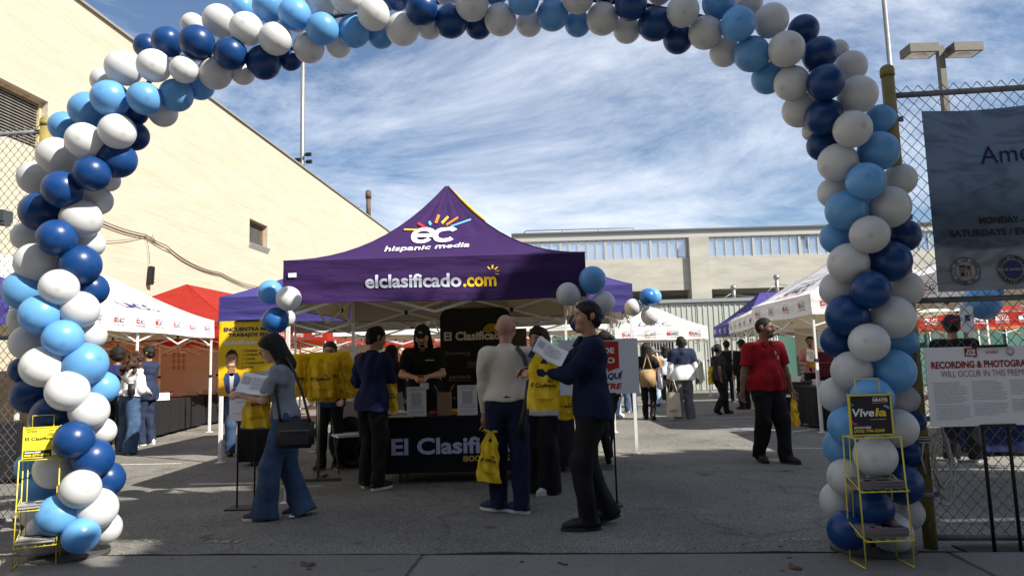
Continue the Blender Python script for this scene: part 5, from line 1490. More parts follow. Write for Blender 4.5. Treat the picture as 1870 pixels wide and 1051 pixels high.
    def W_(p):                                    # local pose point to world
        return Vector((foot.x, foot.y, 0))+Matrix.Rotation(yaw, 3, 'Z') @ (Vector([float(q) for q in p])*k)
    J['W'] = W_
    def hand(s_):
        d = wr_[s_]-el[s_]; d /= np.linalg.norm(d)
        return W_(wr_[s_]+d*.085)
    J['hand'] = hand
    return J
def glasses(J, M_):
    g_ = MB(); Hd = J['Hd']
    for s_ in (1, -1):
        c = [Vector(Hd((s_*.032+.023*math.cos(a*PI/6), -.104, 1.652+.016*math.sin(a*PI/6)))) for a in range(12)]
        g_.tube(c, .0028, 5, closed=True)
        g_.tube([Vector(Hd((s_*.055, -.102, 1.656))), Vector(Hd((s_*.080, -.06, 1.656))), Vector(Hd((s_*.083, .005, 1.652)))], .0025, 5)
    g_.tube([Vector(Hd((-.01, -.106, 1.656))), Vector(Hd((.01, -.106, 1.656)))], .0025, 5)
    g_.build('glasses', M_, J['root'])
DEN = mat('blue_denim', (0.026, 0.050, 0.105), .85, col2=(0.055, 0.095, 0.17), nscale=6, bump=.5, bscale=22, spec=.15)
BLACKC = cloth('black_cloth', (0.010, 0.010, 0.011)); DARKC = cloth('charcoal_cloth', (0.022, 0.022, 0.025))
NAVYC = cloth('navy_cloth', (0.014, 0.020, 0.050)); NAVYK = mat('navy_knit', (0.010, 0.016, 0.042), .9, noise=.25, nscale=70, bump=.5, bscale=24, spec=.12)
DBLUE = cloth('dark_blue_shirt', (0.010, 0.016, 0.062)); BEIGE_S = mat('cream_striped_shirt', (0.50, 0.44, 0.36), .85, noise=.05, nscale=90, bump=.35, bscale=26, spec=.15, stretch=(1, 1, .05))
GREYT = cloth('grey_tshirt', (0.20, 0.22, 0.26)); REDP = mat('red_polo', (0.30, 0.012, 0.018), .85, noise=.12, nscale=9, bump=.5, bscale=40, spec=.15)
WHITEC = cloth('white_cloth', (0.66, 0.67, 0.70)); ORNGC = cloth('mustard_knit', (0.42, 0.20, 0.035)); NAVYT = cloth('navy_trouser', (0.009, 0.013, 0.036)); SUITN = cloth('suit_navy', (0.020, 0.028, 0.060)); GREYP = cloth('grey_trouser', (0.13, 0.135, 0.145)); LJEAN = cloth('light_jeans', (0.32, 0.42, 0.55)); PINKC = cloth('pink_cloth', (0.45, 0.22, 0.26)); TEAL = cloth('royal_blue_cloth', (0.012, 0.025, 0.10))
SH_B = flat('shoe_black', (.012, .012, .013), .5); SH_W = flat('shoe_white', (.62, .62, .60), .6); SOLE_W = flat('sole_white', (.6, .6, .58), .7); SOLE_D = flat('sole_dark', (.03, .03, .03), .8); SH_N = flat('shoe_navy', (.02, .03, .07), .7); SH_BR = flat('shoe_brown', (.20, .10, .05), .6); SOLE_P = flat('sole_pink', (.45, .22, .16), .7); SH_G = flat('shoe_grey', (.35, .34, .30), .7)
# ---- woman in grey t-shirt reading, walking left
f1 = G(519, 944)
woman = person('woman in grey t-shirt and wide blue jeans walking left while reading papers', f1, R(-84), 1.63, 'light', 'long', 'black', True, .98, lean=5, lf=(.07, -.17), rf=(-.07, .16), lft=0, rft=0, rfp=6,
    lh=(.10, -.40, 1.17), rh=(-.10, -.40, 1.20), lel=(.4, .6, -1), rel=(-.4, .6, -1), hyaw=0, hpitch=24, hunch=.7, top=('tshirt', GREYT, {'sleeve': 'short', 'hem': .96, 't': .010, 'wr': .0035}), bottom=('jeans', DEN, {'r': (.096, .094, .116), 'cuff': .0, 'wr': .007, 'fr': 22, 'waist': 1.02}), shoes=(flat('shoe_canvas', (.05, .05, .055), .7), SOLE_W), res=.0085)
glasses(woman, BLK)
# ---- man in dark blue shirt at the table, seen from behind
f2 = G(681, 891)
manb = person('man in dark blue shirt, back turned, at the left end of the booth table', f2, R(148), 1.74, 'tan', 'short', 'black', False, 1.05, lean=2, lf=(.13, -.02), rf=(-.12, .05), lft=30, rft=-5,
    lh=(.20, -.28, 1.06), rh=(.04, -.36, 1.12), lel=(.8, .6, -.4), rel=(-.8, .5, -.4), hyaw=-20, hpitch=14, top=('shirt', DBLUE, {'hem': .84, 't': .014, 'loose': 1.0, 'collar': True, 'wr': .006, 'fr': 26}), bottom=('trousers', BLACKC, {'r': (.102, .080, .072), 'wr': .006}), shoes=(SH_B, SOLE_W, 1.06), res=.009)
# ---- man behind the table in black cap
f3 = GY(776, 8.95)
mant = person('man with black cap and black polo behind the table looking down at his hands', f3, R(4), 1.82, 'light', 'caplong', 'black', False, 1.12, lean=4, lf=(.14, .0), rf=(-.14, .0), lh=(.06, -.34, 1.125), rh=(-.075, -.335, 1.12), lel=(1, .5, -.5), rel=(-1, .5, -.5), hpitch=24, hyaw=-4, beard='goatee',
    top=('polo', BLACKC, {'sleeve': 'short', 'hem': .85, 't': .022, 'loose': 1.05, 'collar': True}), bottom=('trousers', BLACKC, {'r': (.112, .09, .08)}), shoes=(SH_B, SOLE_W), res=.0095)
cpb = MB(); 
for off, ch, sz in ((-.012, 'L', .03), (.006, 'A', .026)):
    put_c(cpb, ch, off, -.0, sz, lambda u, v: Vector(mant['Hd']((u, -.105-.0-.02*(0), 1.726+v))) , 0, bold=.04)
cpb.build('cap_emblem', P_WHITE, mant['root'])
bdg = MB(); bdg.box(mant['T']((0.02, -.215, 1.03)), (.105, .006, .075)); bdg.build('name_badge', P_WHITE, mant['root'])
pl_ = MB(); put_c(pl_, 'El Clasificado', .09, 1.33, .014, lambda u, v: Vector(mant['T']((u, -.150, v))), bold=.03); pl_.build('shirt_print', P_WHITE, mant['root'])
# ---- bald man in cream shirt, seen from behind
f4 = G(931, 934)
manc = person('bald man in cream dress shirt and navy trousers seen from behind at the table', f4, R(178), 1.73, 'tan', 'bald', 'grey', False, 1.04, lean=2, lf=(.10, -.05), rf=(-.11, .06), lft=60, rft=50,
    lh=(.215, -.10, .80), rh=(-.12, -.33, 1.10), lel=(.9, .8, 0), rel=(-.8, .5, -.4), hyaw=-14, hpitch=6, top=('dress_shirt', BEIGE_S, {'hem': .985, 't': .016, 'loose': 1.0, 'collar': True, 'wr': .0055, 'fr': 24}), bottom=('trousers', NAVYT, {'r': (.104, .082, .074), 'wr': .0055, 'fr': 24, 'waist': 1.045}), shoes=(SH_N, SOLE_W, 1.05), res=.0085)
bt = MB(); bt.tube([Vector(manc['pv']+np.array([.148*math.cos(a*PI/12), .01+.128*math.sin(a*PI/12), .072])) for a in range(24)], .016, 6, closed=True); bt.build('belt', BLK, manc['root'])
# ---- woman in white jacket, facing us
f5 = G(993, 899)
womw = person('smiling woman in white jacket and wide black trousers facing the camera', f5, R(-28), 1.64, 'light', 'bob', 'brown', True, .98, lf=(.09, -.03), rf=(-.09, .03), lft=-20, rft=-40,
    lh=(.16, -.27, 1.12), rh=(-.14, -.28, 1.06), lel=(.9, .6, -.4), rel=(-.9, .6, -.4), hyaw=-6, hpitch=4, top=('jacket', WHITEC, {'hem': .83, 't': .024, 'loose': 1.06, 'collar': True, 'vneck': 1.36}), bottom=('trousers', BLACKC, {'r': (.108, .108, .125), 'cuff': .0, 'wr': .006, 'fr': 20}), shoes=(SH_W, SOLE_W), res=.0095)
sg = MB()
for s_ in (1, -1): sg.sphere(womw['Hd']((s_*.035, -.06, 1.755)), (.030, .018, .016), 0, 10, 6)
sg.build('sunglasses', flat('dark_lens', (.01, .01, .012), .12), womw['root'])
# ---- man in navy sweater walking left
f6 = G(1077, 962)
mans = person('man in navy sweater and black trousers walking left holding papers', f6, R(-88), 1.78, 'tan', 'short', 'black', False, 1.08, lean=-1, lf=(.09, -.02), rf=(-.09, .17), lft=0, rft=0, lfp=0, rfp=14, pelvis=(0, .04),
    lh=(.10, -.38, 1.20), rh=(-.08, -.42, 1.22), lel=(.5, .7, -.9), rel=(-.5, .7, -.9), hyaw=8, hpitch=1, top=('sweater', NAVYK, {'hem': .86, 't': .018, 'loose': 1.0, 'wr': .006, 'fr': 24, 'collar': True, 'collarm': NAVYK}), bottom=('trousers', BLACKC, {'r': (.104, .080, .071), 'wr': .006, 'fr': 22}), shoes=(SH_B, SOLE_D, 1.08), res=.0085)
# ---- man in red polo walking towards us
f7 = G(1410, 843)
manr = person('man in red polo shirt and black trousers walking towards the camera', f7, R(14), 1.78, 'brown', 'crop', 'black', False, 1.17, lean=0, lf=(.11, -.13), rf=(-.11, .09), lft=14, rft=-6, rfp=10,
    lh=(.34, -.03, .80), rh=(-.34, .03, .79), lel=(.9, .9, 0), rel=(-.9, .9, 0), hyaw=42, hpitch=6, beard='goatee', top=('polo', REDP, {'sleeve': 'short', 'hem': .88, 't': .020, 'loose': 1.03, 'collar': True, 'wr': .005, 'fr': 26}), bottom=('trousers', BLACKC, {'r': (.106, .086, .077), 'wr': .006, 'fr': 22}), shoes=(SH_B, SOLE_D, 1.06), res=.0095)
sg = MB()
for s_ in (1, -1): sg.sphere(manr['T']((.045+s_*.016, -.178, 1.30-.03*s_)), (.014, .004, .026), 0, 8, 6)
sg.build('hanging_glasses', flat('pale_lens', (.4, .4, .42), .2), manr['root'])
# ---- woman with glasses behind the yellow bags
f8 = G(603, 856)
womg = person('woman with glasses and dark clothes standing behind the rack of yellow bags', f8, R(-6), 1.64, 'light', 'bun', 'brown', True, 1.0, lf=(.12, .0), rf=(-.11, -.05), lft=25, rft=-10, lh=(.22, -.12, .95), rh=(-.22, -.12, .95), hpitch=8, hyaw=8,
    top=('shirt', TEAL, {'hem': .86, 't': .018}), bottom=('trousers', BLACKC, {'r': (.10, .078, .066)}), shoes=(flat('shoe_black_knit', (.02, .02, .022), .8), SOLE_P, 1.04), res=.011)
glasses(womg, BLK)
# ---- trio at the left tables
fa = G(233, 828)
womc = person('curly haired woman in white blouse and blue jeans at the left table', fa, R(155), 1.66, 'tan', 'curly', 'brown', True, 1.02, lean=8, lf=(.20, -.05), rf=(-.17, .08), lft=50, rft=35, lh=(.24, -.12, .84), rh=(-.10, -.30, 1.05), lel=(.8, .6, -.3), hyaw=10, hpitch=12,
    top=('blouse', WHITEC, {'hem': 1.0, 't': .020, 'loose': 1.05, 'puff': 1, 'wr': .006}), bottom=('jeans', DEN, {'r': (.110, .10, .112), 'wr': .006, 'fr': 22, 'cuff': .01, 'waist': 1.06}), shoes=(SH_W, SOLE_W), res=.011, face=False)
fb = G(266, 812)
mansu = person('man in navy suit and glasses standing in profile at the left table', fb, R(-95), 1.80, 'tan', 'short', 'black', False, 1.0, lf=(.09, -.03), rf=(-.09, .04), lft=10, rft=-10, lh=(.12, -.27, 1.08), rh=(-.10, -.28, 1.06), lel=(.6, .9, -.6), rel=(-.6, .9, -.6), hyaw=2,
    top=('jacket', SUITN, {'hem': .80, 't': .024, 'loose': 1.03, 'collar': True, 'vneck': 1.36}), bottom=('trousers', SUITN, {'r': (.10, .08, .07)}), shoes=(SH_W, SOLE_W), res=.011)
glasses(mansu, BLK)
fc = G(205, 805)
person('man with dark afro hair partly hidden by the curly haired woman', GY(207, 11.9), R(-170), 1.74, 'brown', 'afro', 'black', False, 1.0, lh=(.16, -.28, 1.0), rh=(-.16, -.28, 1.0), hpitch=14, hyaw=20, lean=5, top=('shirt', TEAL, {'hem': .88}), bottom=('trousers', DARKC, {'r': (.10, .08, .07)}), shoes=(SH_BR, SOLE_D), res=.013, face=False)
# ---- people through the middle and right
J10 = person('man in navy and white windbreaker seen from behind with tote bag', G(1251, 766), R(182), 1.76, 'brown', 'cap', 'black', False, 1.08, lf=(.13, .04), rf=(-.13, -.03), lft=20, rft=-25, lh=(.30, -.02, .84), rh=(-.31, .0, .86), top=('windbreaker', WHITEC, {'hem': .84, 't': .036, 'loose': 1.12, 'wr': .002}), bottom=('trousers', GREYP, {'r': (.112, .10, .10), 'wr': .006}), shoes=(SH_B, SOLE_W, 1.05), res=.012, face=False)
yk = mesh_field('shoulder_panel', [([Prim(J10['T']((-.10, .01, 1.36)), J10['T']((.10, .01, 1.36)), .138, .138, .06, (1, .9, 1)), Prim(J10['T']((0, 0, 1.18)), J10['T']((0, 0, 1.3)), .215, .206, .05, (1, .75, 1)), Prim(J10['sh'][-1]+[.03, 0, 0], J10['sh'][1]+[-.03, 0, 0], .112, .112, .05), Prim(J10['T']((0, .06, 1.47)), J10['T']((0, .09, 1.44)), .085, .075, .04)]
    + [Prim(J10['sh'][s_], J10['el'][s_]*.6+J10['sh'][s_]*.4, .112, .104, .03, cap=True) for s_ in (1, -1)], [((0, 0, -1), -1.19)])], .012, NAVYC, J10['root'], (.002, 24, 3))
person('woman in black with a tan shoulder bag walking right behind the job fair sign', G(1186, 766), R(160), 1.66, 'tan', 'long', 'black', True, .98, lf=(.10, -.14), rf=(-.10, .14), rfp=20, lh=(.2, -.2, 1.0), rh=(-.2, -.15, 1.0), top=('top', BLACKC, {'sleeve': 'short', 'hem': .92}), bottom=('trousers', BLACKC, {'r': (.098, .074, .058)}), shoes=(SH_B, SOLE_D), res=.013, face=False)
person('grey haired woman in mustard sweater and pale jeans seen from behind', GY(1196, 19.5), R(190), 1.66, 'light', 'short', 'grey', True, 1.12, lf=(.11, 0), rf=(-.11, .03), top=('sweater', ORNGC, {'hem': .92, 't': .024}), bottom=('jeans', LJEAN, {'r': (.106, .085, .08), 'cuff': .06}), shoes=(SH_B, SOLE_D), res=.015, face=False)
person('woman with black hair and white jacket seen from behind near the pale shed', GY(1219, 21.0), R(176), 1.70, 'brown', 'long', 'black', True, 1.0, top=('jacket', WHITEC, {'hem': .86, 't': .024}), bottom=('trousers', DARKC, {}), shoes=(SH_W, SOLE_W), res=.015, face=False)
person('woman in dark uniform with a long ponytail walking right under the canopies', G(1318, 756), R(112), 1.64, 'brown', 'ponytail', 'black', True, 1.05, lf=(.08, -.24), rf=(-.08, .22), lft=0, rft=0, rfp=22, lh=(.22, -.10, .85), rh=(-.20, .12, .9), top=('shirt', DARKC, {'sleeve': 'short', 'hem': .88, 't': .020}), bottom=('trousers', BLACKC, {'r': (.104, .085, .075)}), shoes=(SH_B, SOLE_D), res=.012, face=False)
person('tall person in black standing with back turned beside the far canopy leg', GY(1333, 20.5), R(170), 1.80, 'brown', 'short', 'black', False, 1.05, top=('shirt', BLACKC, {'hem': .86}), bottom=('trousers', BLACKC, {}), shoes=(SH_B, SOLE_W), res=.015, face=False)
person('person in black hoodie half hidden by the man in the red polo', GY(1361, 17.5), R(200), 1.74, 'tan', 'short', 'black', False, 1.05, top=('hoodie', BLACKC, {'hem': .86, 't': .03}), bottom=('trousers', BLACKC, {}), shoes=(SH_B, SOLE_D), res=.015, face=False)
J16 = person('man in pink shirt and sunglasses reading papers far under the right canopies', GY(1489, 16.5), R(-30), 1.74, 'tan', 'short', 'black', False, 1.0, lh=(.12, -.30, 1.15), rh=(-.12, -.30, 1.12), beard='goatee', hpitch=5, top=('shirt', PINKC, {'sleeve': 'short', 'hem': .9}), bottom=('shorts', BLACKC, {}), shoes=(SH_B, SOLE_D), res=.014)
glasses(J16, BLK)
person('person in black leggings and grey trainers behind the man in the navy sweater', G(1113, 852), R(-140), 1.66, 'tan', 'ponytail', 'black', True, 1.0, lf=(.10, .10), rf=(-.08, -.08), lh=(.15, -.25, 1.1), rh=(-.15, -.25, 1.1), top=('jacket', BLACKC, {'hem': .9, 't': .02}), bottom=('leggings', BLACKC, {'r': (.096, .070, .052), 'cuff': .06}), shoes=(SH_G, SH_G, 1.08), res=.012, face=False)
person('woman in dark top with long hair standing behind the table beside the capped man', GY(716, 11.5), R(186), 1.64, 'light', 'long', 'black', True, 1.0, top=('cardigan', BLACKC, {'hem': .95}), bottom=('skirt_trousers', mat('grey_check', (.10, .10, .10), .9, col2=(.26, .26, .25), nscale=60), {'r': (.11, .12, .12), 'cuff': .25}), shoes=(SH_B, SOLE_D), res=.013, face=False)
person('person in red shirt far behind the table under the canopies', GY(733, 14.0), R(30), 1.72, 'light', 'short', 'brown', False, 1.0, lh=(.12, -.3, 1.1), rh=(-.12, -.3, 1.1), top=('tshirt', REDP, {'sleeve': 'short'}), bottom=('trousers', BLACKC, {}), shoes=(SH_B, SOLE_D), res=.015)
person('person in pale jeans and white shoes walking beyond the job fair sign', GY(1127, 16.0), R(120), 1.70, 'tan', 'short', 'black', False, 1.0, lf=(.1, -.12), rf=(-.1, .12), top=('shirt', WHITEC, {}), bottom=('jeans', LJEAN, {'r': (.10, .085, .08)}), shoes=(SH_W, SOLE_W), res=.015, face=False)
person('person in blue jeans standing behind the paper notice stand', GY(432, 10.9), R(30), 1.70, 'tan', 'short', 'black', False, 1.0, top=('shirt', NAVYC, {}), bottom=('jeans', DEN, {'r': (.10, .085, .075)}), shoes=(SH_B, SOLE_D), res=.014)
person('person in dark clothes and white shoes standing beyond the right fence', GY(1762, 8.3), R(160), 1.72, 'tan', 'short', 'black', False, 1.05, lf=(.13, 0), rf=(-.13, .0), top=('jacket', BLACKC, {'hem': .86, 't': .026}), bottom=('trousers', DARKC, {'r': (.11, .09, .085)}), shoes=(SH_W, SOLE_W, 1.05), res=.012, face=False)
person('person in blue jeans far off between the booths', GY(1153, 17.5), R(190), 1.72, 'tan', 'short', 'black', False, 1.0, top=('shirt', NAVYC, {'hem': .9}), bottom=('jeans', DEN, {'r': (.10, .08, .075)}), shoes=(SH_W, SOLE_W), res=.016, face=False)
# ================================================================== GATE POSTS AND CHAIN LINK FENCES
YPOST = mat('chipped_yellow_paint', (0.25, 0.195, 0.045), .6, col2=(0.19, 0.155, 0.05), nscale=5, bump=.4, bscale=30)
WIRE = mat('galvanised_wire', (0.16, 0.17, 0.18), .5, metal=.5)
DGALV = mat('dull_pipe', (0.16, 0.17, 0.18), .55, metal=.4, noise=.2, nscale=8)
def gate_post(label, bpx, bpy, top_px, r, y=None):
    g_ = G(bpx, bpy) if y is None else GY(bpx, y)
    z = AT(top_px[0], top_px[1], g_.y).z
    t_ = thing('gate_post', label, 'post', (g_.x, g_.y, 0))
    mb = MB(); mb.tube([(0, 0, 0), (0, 0, z*.5), (0, 0, z)], r, 20); mb.build('post', YPOST, t_)
    mb = MB(); mb.cyl((0, 0, z-.03), (0, 0, z+.02), r*1.12, 20); mb.sphere((0, 0, z+.02), (r*1.1, r*1.1, r*.9), 0, 20, 10); mb.build('cap', YPOST, t_)
    pc = MB()
    rg = random.Random(int(bpx))
    for i in range(46):
        a = rg.uniform(PI, 2*PI); zc = rg.uniform(.02, z*.8)**1.0; s_ = rg.uniform(.008, .03)
        pts = []
        for q in range(7):
            aa = 2*PI*q/7; du = s_*math.cos(aa)*rg.uniform(.5, 1.1)/r*.6; dv = s_*math.sin(aa)*rg.uniform(.7, 1.6)
            pts.append(((r+.0015)*math.cos(a+du), (r+.0015)*math.sin(a+du), zc+dv))
        pc.add(pts, [tuple(range(7))])
    o_ = pc.build('chipped_patch', mat('bare_patch', (.10, .09, .08), .8, noise=.4, nscale=20), t_); o_['kind'] = 'stuff'
    for zz in (.35, .85, 1.35, 1.75, 2.25, z-.35):
        mb = MB(); mb.cyl((0, 0, zz-.02), (0, 0, zz+.02), r*1.09, 18); mb.box((r*1.3, -.0, zz), (r*1.2, .018, .035)); mb.build('clamp', DGALV, t_)
    return t_, g_, z
gpR, gR, zR = gate_post('tall chipped yellow gate post beside the right end of the arch', 1700, 1000, (1643, 132), .043)
rp = MB()
rg = random.Random(4)
for j in range(5):
    pts = []
    for i in range(16):
        a = i/15*2*PI
        pts.append((.09+.10*math.cos(a)*rg.uniform(.6, 1.1)*.7+.02*j*.3, -.07+.015*j*.5, .60+.20*math.sin(a)*rg.uniform(.8, 1.1)-.03*j))
    rp.tube(pts, .007, 6, closed=True)
for zz in (.70, .72, .735): rp.tube([(.062*math.cos(a*PI/8), .062*math.sin(a*PI/8), zz) for a in range(16)], .006, 6, closed=True)
rp.tube([(-.02, -.06, .70), (-.05, -.07, .6), (-.03, -.07, .5)], .007, 6)
ro = rp.build('rope', flat('pale_rope', (.38, .37, .34), .9)); ro.location = gR; tag(ro, 'coil of pale rope tied round the yellow gate post', 'rope')
gpL, gL, zL = gate_post('yellow gate post behind the left foot of the arch', 48, 965, (86, 225), .048)
def fence(label, x0, y0, x1, y1, ztop, xpost):
    d = Vector((x1-x0, y1-y0, 0)); L_ = d.length
    t_ = thing('chain_link_fence', label, 'fence', (x0, y0, 0), math.atan2(d.y, d.x))
    mb = MB(); chain_wires(mb, .03, L_, .06, ztop+.06, .080, .0030, 0)
    o_ = mb.build('chain_link', WIRE, t_); o_['kind'] = 'stuff'
    for z in (ztop, 1.66, .06):
        mb = MB(); mb.cyl((0, .015, z), (L_, .015, z), .021, 10); mb.build('rail', DGALV, t_)
    for x in xpost:
        mb = MB(); mb.cyl((x, .03, 0), (x, .03, ztop+.03), .024, 10); mb.build('post', DGALV, t_)
    bw_ = MB(); bw_.tube([(.01, 0, .06+i*ztop/30) if i % 2 else (.03, .01, .06+i*ztop/30) for i in range(31)], .004, 5); bw_.build('tie_wire', WIRE, t_)
    return t_, d.normalized(), L_
yF = gR.y
fpt = AT(1688, 800, yF)
FR, fd, FL = fence('tall grey chain link fence with a hanging banner right of the gate', fpt.x, yF+.02, fpt.x+2.6, yF+.02-.10*2.6, AT(1700, 170, yF).z, (0.02, 2.5))
fl0 = GY(-420, gL.y+.3); fl1 = AT(80, 600, gL.y+.02)
FLt, fdl, FLL = fence('grey chain link fence section left of the gate', fl0.x, gL.y+.30, fl1.x, gL.y+.02, AT(40, 238, gL.y).z, (0.02, 1.2))
# small things caught on the left fence
q = AT(5, 395, gL.y-.05)
cm_ = MB(); cm_.box((0, 0, 0), (.10, .12, .10)); cm_.cyl((0, -.02, -.07), (.10, -.08, -.09), .022, 10); cm_.cyl((.10, -.08, -.09), (.12, -.095, -.093), .028, 10)
o_ = cm_.build('security_camera', flat('camera_grey', (.05, .055, .06), .4)); o_.location = q; tag(o_, 'small dark camera fixed on the left chain link fence', 'camera')
# ------------------------------------------------------------------ hanging banner on the right fence
bA = AT(1679, 206, yF-.05); bB = AT(1699, 534, yF-.05)
bt_ = thing('fence_banner', 'large weathered blue grey banner with job center lettering tied to the right fence', 'banner', (bA.x, yF-.055, 0), math.atan2(fd.y, fd.x))
z1, z0 = bA.z, bB.z; BWD = 2.35
SCK = (z1-z0)
Mb = bpy.data.materials.new('weathered_banner_vinyl'); Mb.use_nodes = True
t = Mb.node_tree; b = t.nodes['Principled BSDF']; L = t.links.new
b.inputs['Roughness'].default_value = .45
tcn = N(t, 'ShaderNodeTexCoord'); s_ = N(t, 'ShaderNodeSeparateXYZ'); L(tcn.outputs['Object'], s_.inputs[0])
mr = N(t, 'ShaderNodeMapRange'); mr.inputs['From Min'].default_value = z0; mr.inputs['From Max'].default_value = z1; L(s_.outputs['Z'], mr.inputs['Value'])
n_ = N(t, 'ShaderNodeTexNoise'); n_.inputs['Scale'].default_value = 2.4; n_.inputs['Detail'].default_value = 8; n_.inputs['Distortion'].default_value = 1.5
mpn = N(t, 'ShaderNodeMapping'); mpn.inputs['Scale'].default_value = (.7, 1, 1.6); L(tcn.outputs['Object'], mpn.inputs[0]); L(mpn.outputs[0], n_.inputs['Vector'])
ma = N(t, 'ShaderNodeMath', operation='MULTIPLY_ADD'); ma.inputs[1].default_value = .18; L(n_.outputs['Fac'], ma.inputs[0]); L(mr.outputs[0], ma.inputs[2])
r = N(t, 'ShaderNodeValToRGB'); e = r.color_ramp.elements
e[0].position = 0; e[0].color = (.22, .25, .30, 1); e[1].position = 1; e[1].color = (.15, .225, .35, 1)
for pos, c in ((.30, (.19, .22, .26)), (.335, (.055, .085, .125)), (.52, (.06, .095, .145)), (.64, (.11, .165, .25)), (.69, (.135, .20, .31))):
    x = e.new(pos); x.color = (*c, 1)
L(ma.outputs[0], r.inputs[0])
n2_ = N(t, 'ShaderNodeTexNoise'); n2_.inputs['Scale'].default_value = 3; n2_.inputs['Detail'].default_value = 6; n2_.inputs['Distortion'].default_value = 3; L(mpn.outputs[0], n2_.inputs['Vector'])
r2 = N(t, 'ShaderNodeValToRGB'); r2.color_ramp.elements[0].position = .35; r2.color_ramp.elements[0].color = (.6, .62, .64, 1); r2.color_ramp.elements[1].position = .55; r2.color_ramp.elements[1].color = (1, 1, 1, 1); L(n2_.outputs['Fac'], r2.inputs[0])
mu = N(t, 'ShaderNodeMixRGB', blend_type='MULTIPLY'); mu.inputs[0].default_value = 1; L(r.outputs[0], mu.inputs[1]); L(r2.outputs[0], mu.inputs[2]); L(mu.outputs[0], b.inputs['Base Color'])
slant = (bB.x-bA.x)/(z1-z0)*0
def bsurf(u, v, off=0.0): return Vector((BWD*u, -.018-.012*math.sin(u*9+v*2)-off, z0+(z1-z0)*v-.012*math.sin(u*12)*(1 if v > .5 else 0)))
mb = MB(); mb.sheet(bsurf, 40, 16); mb.sheet(lambda u, v: bsurf(u, v, -.006), 40, 16, flip=True); mb.build('vinyl', Mb, bt_)
mb = MB()
def bput(s, px0, px1, base_py, h_px, mi, bold=.0, extra=None):
    """letters measured off the banner in the photograph, converted to metres on the vinyl"""
    inv = bt_.matrix_basis.inverted()
    a = AT(px0, base_py, yF-.07); c = AT(px1, base_py-(px1-px0)*.028, yF-.07-.0)
    u0 = (a.x-bA.x)/BWD; u1 = (c.x-bA.x)/BWD; h_ = h_px/FPX*yF/(z1-z0); v = (a.z-z0)/(z1-z0)
    if extra:
        vs, fs = glyphs(extra[0], bold); vs2, _ = glyphs(extra[1], bold)
        w1 = max(q[0] for q in vs)-min(q[0] for q in vs); w2 = max(q[0] for q in vs2)-min(q[0] for q in vs2)
        u1 = u0+(u1-u0)*w2/w1; s = extra[1]
    put(mb, s, u0, u1, v, h_, lambda u, w: bsurf(u, w, .006), mi, bold=bold)
bput('', 1784, 1872, 300, 34, 0, .0, ('Ame', "America's"))
bput('', 1781, 1850, 411, 12, 1, .03, ('MONDAY', 'MONDAY - FRIDAY'))
bput('', 1731, 1828, 434, 12, 1, .03, ('SATURDAYS', 'SATURDAYS / EVENINGS'))
bput('', 1864, 1873, 381, 10, 1, .03, ('H', 'HOURS'))
mb.build('lettering', [flat('banner_navy', (.010, .012, .085)), P_BLACK], bt_)
def seal(px, py, rpx, outer, inner, kind):
    a = AT(px, py, yF-.07); u0 = (a.x-bA.x); v0 = (a.z-z0); r_ = rpx/FPX*yF
    fn = lambda u, v: bsurf(u/BWD, v/(z1-z0), .006); fn2 = lambda u, v: bsurf(u/BWD, v/(z1-z0), .008)
    fn3 = lambda u, v: bsurf(u/BWD, v/(z1-z0), .010)
    s2 = MB()
    disc(s2, u0, v0, r_, fn, 0, 36); disc(s2, u0, v0, r_*.97, fn2, 1, 36, r_*.92)
    if kind == 'city':
        ringtext(s2, 'CITY OF LOS ANGELES', u0, v0, r_*.80, R(205), R(-25), r_*.17, fn2, 1, bold=.02)
        ringtext(s2, 'FOUNDED 1781', u0, v0, r_*.80, R(222), R(318), r_*.17, fn2, 1, inward=True, bold=.02)
        disc(s2, u0, v0, r_*.68, fn2, 1, 30, r_*.65)
        for (x0, y0, x1, y1, mi) in ((-.40, .03, -.02, .42, 2), (.02, .03, .40, .42, 3), (-.40, -.44, -.02, -.01, 3), (.02, -.44, .40, -.01, 2)):
            quad(s2, u0+x0*r_, v0+y0*r_, u0+x1*r_, v0+y1*r_, fn2, 3 if mi == 3 else 0)
        for k in range(4): quad(s2, u0-.40*r_, v0+(.03+.07*k)*r_, u0-.02*r_, v0+(.062+.07*k)*r_, fn3, 2)
        quad(s2, u0-.40*r_, v0+.29*r_, u0-.02*r_, v0+.42*r_, fn3, 4)
        quad(s2, u0+.06*r_, v0-.40*r_, u0+.13*r_, v0-.05*r_, fn3, 2); quad(s2, u0+.27*r_, v0-.40*r_, u0+.34*r_, v0-.05*r_, fn3, 2)
        disc(s2, u0+.2*r_, v0+.22*r_, .10*r_, fn3, 1, 12); disc(s2, u0-.21*r_, v0-.22*r_, .12*r_, fn3, 1, 12)
    else:
        ringtext(s2, 'ECONOMIC & WORKFORCE', u0, v0, r_*.80, R(170), R(10), r_*.20, fn2, 1, bold=.02)
        ringtext(s2, 'DEVELOPMENT DEPARTMENT', u0, v0, r_*.80, R(190), R(350), r_*.20, fn2, 1, inward=True, bold=.02)
        disc(s2, u0, v0, r_*.64, fn2, 4, 30); disc(s2, u0, v0, r_*.52, fn3, 2, 30, r_*.50)
        put_c(s2, 'LOS ANGELES', u0, v0-r_*.07, r_*.16, fn3, 0, bold=.02)
        for s__ in (-1, 1): disc(s2, u0+s__*r_*.80, v0, r_*.05, fn3, 2, 8)
    s2.build('seal', [flat('seal_pale', (.24, .25, .26)), P_BLACK, flat('seal_red', (.16, .02, .03)), flat('seal_tan', (.16, .14, .10)), flat('seal_navy', (.02, .025, .10))], bt_)
seal(1758, 496, 26, '', '', 'city'); seal(1838, 494, 27, '', '', 'dept')
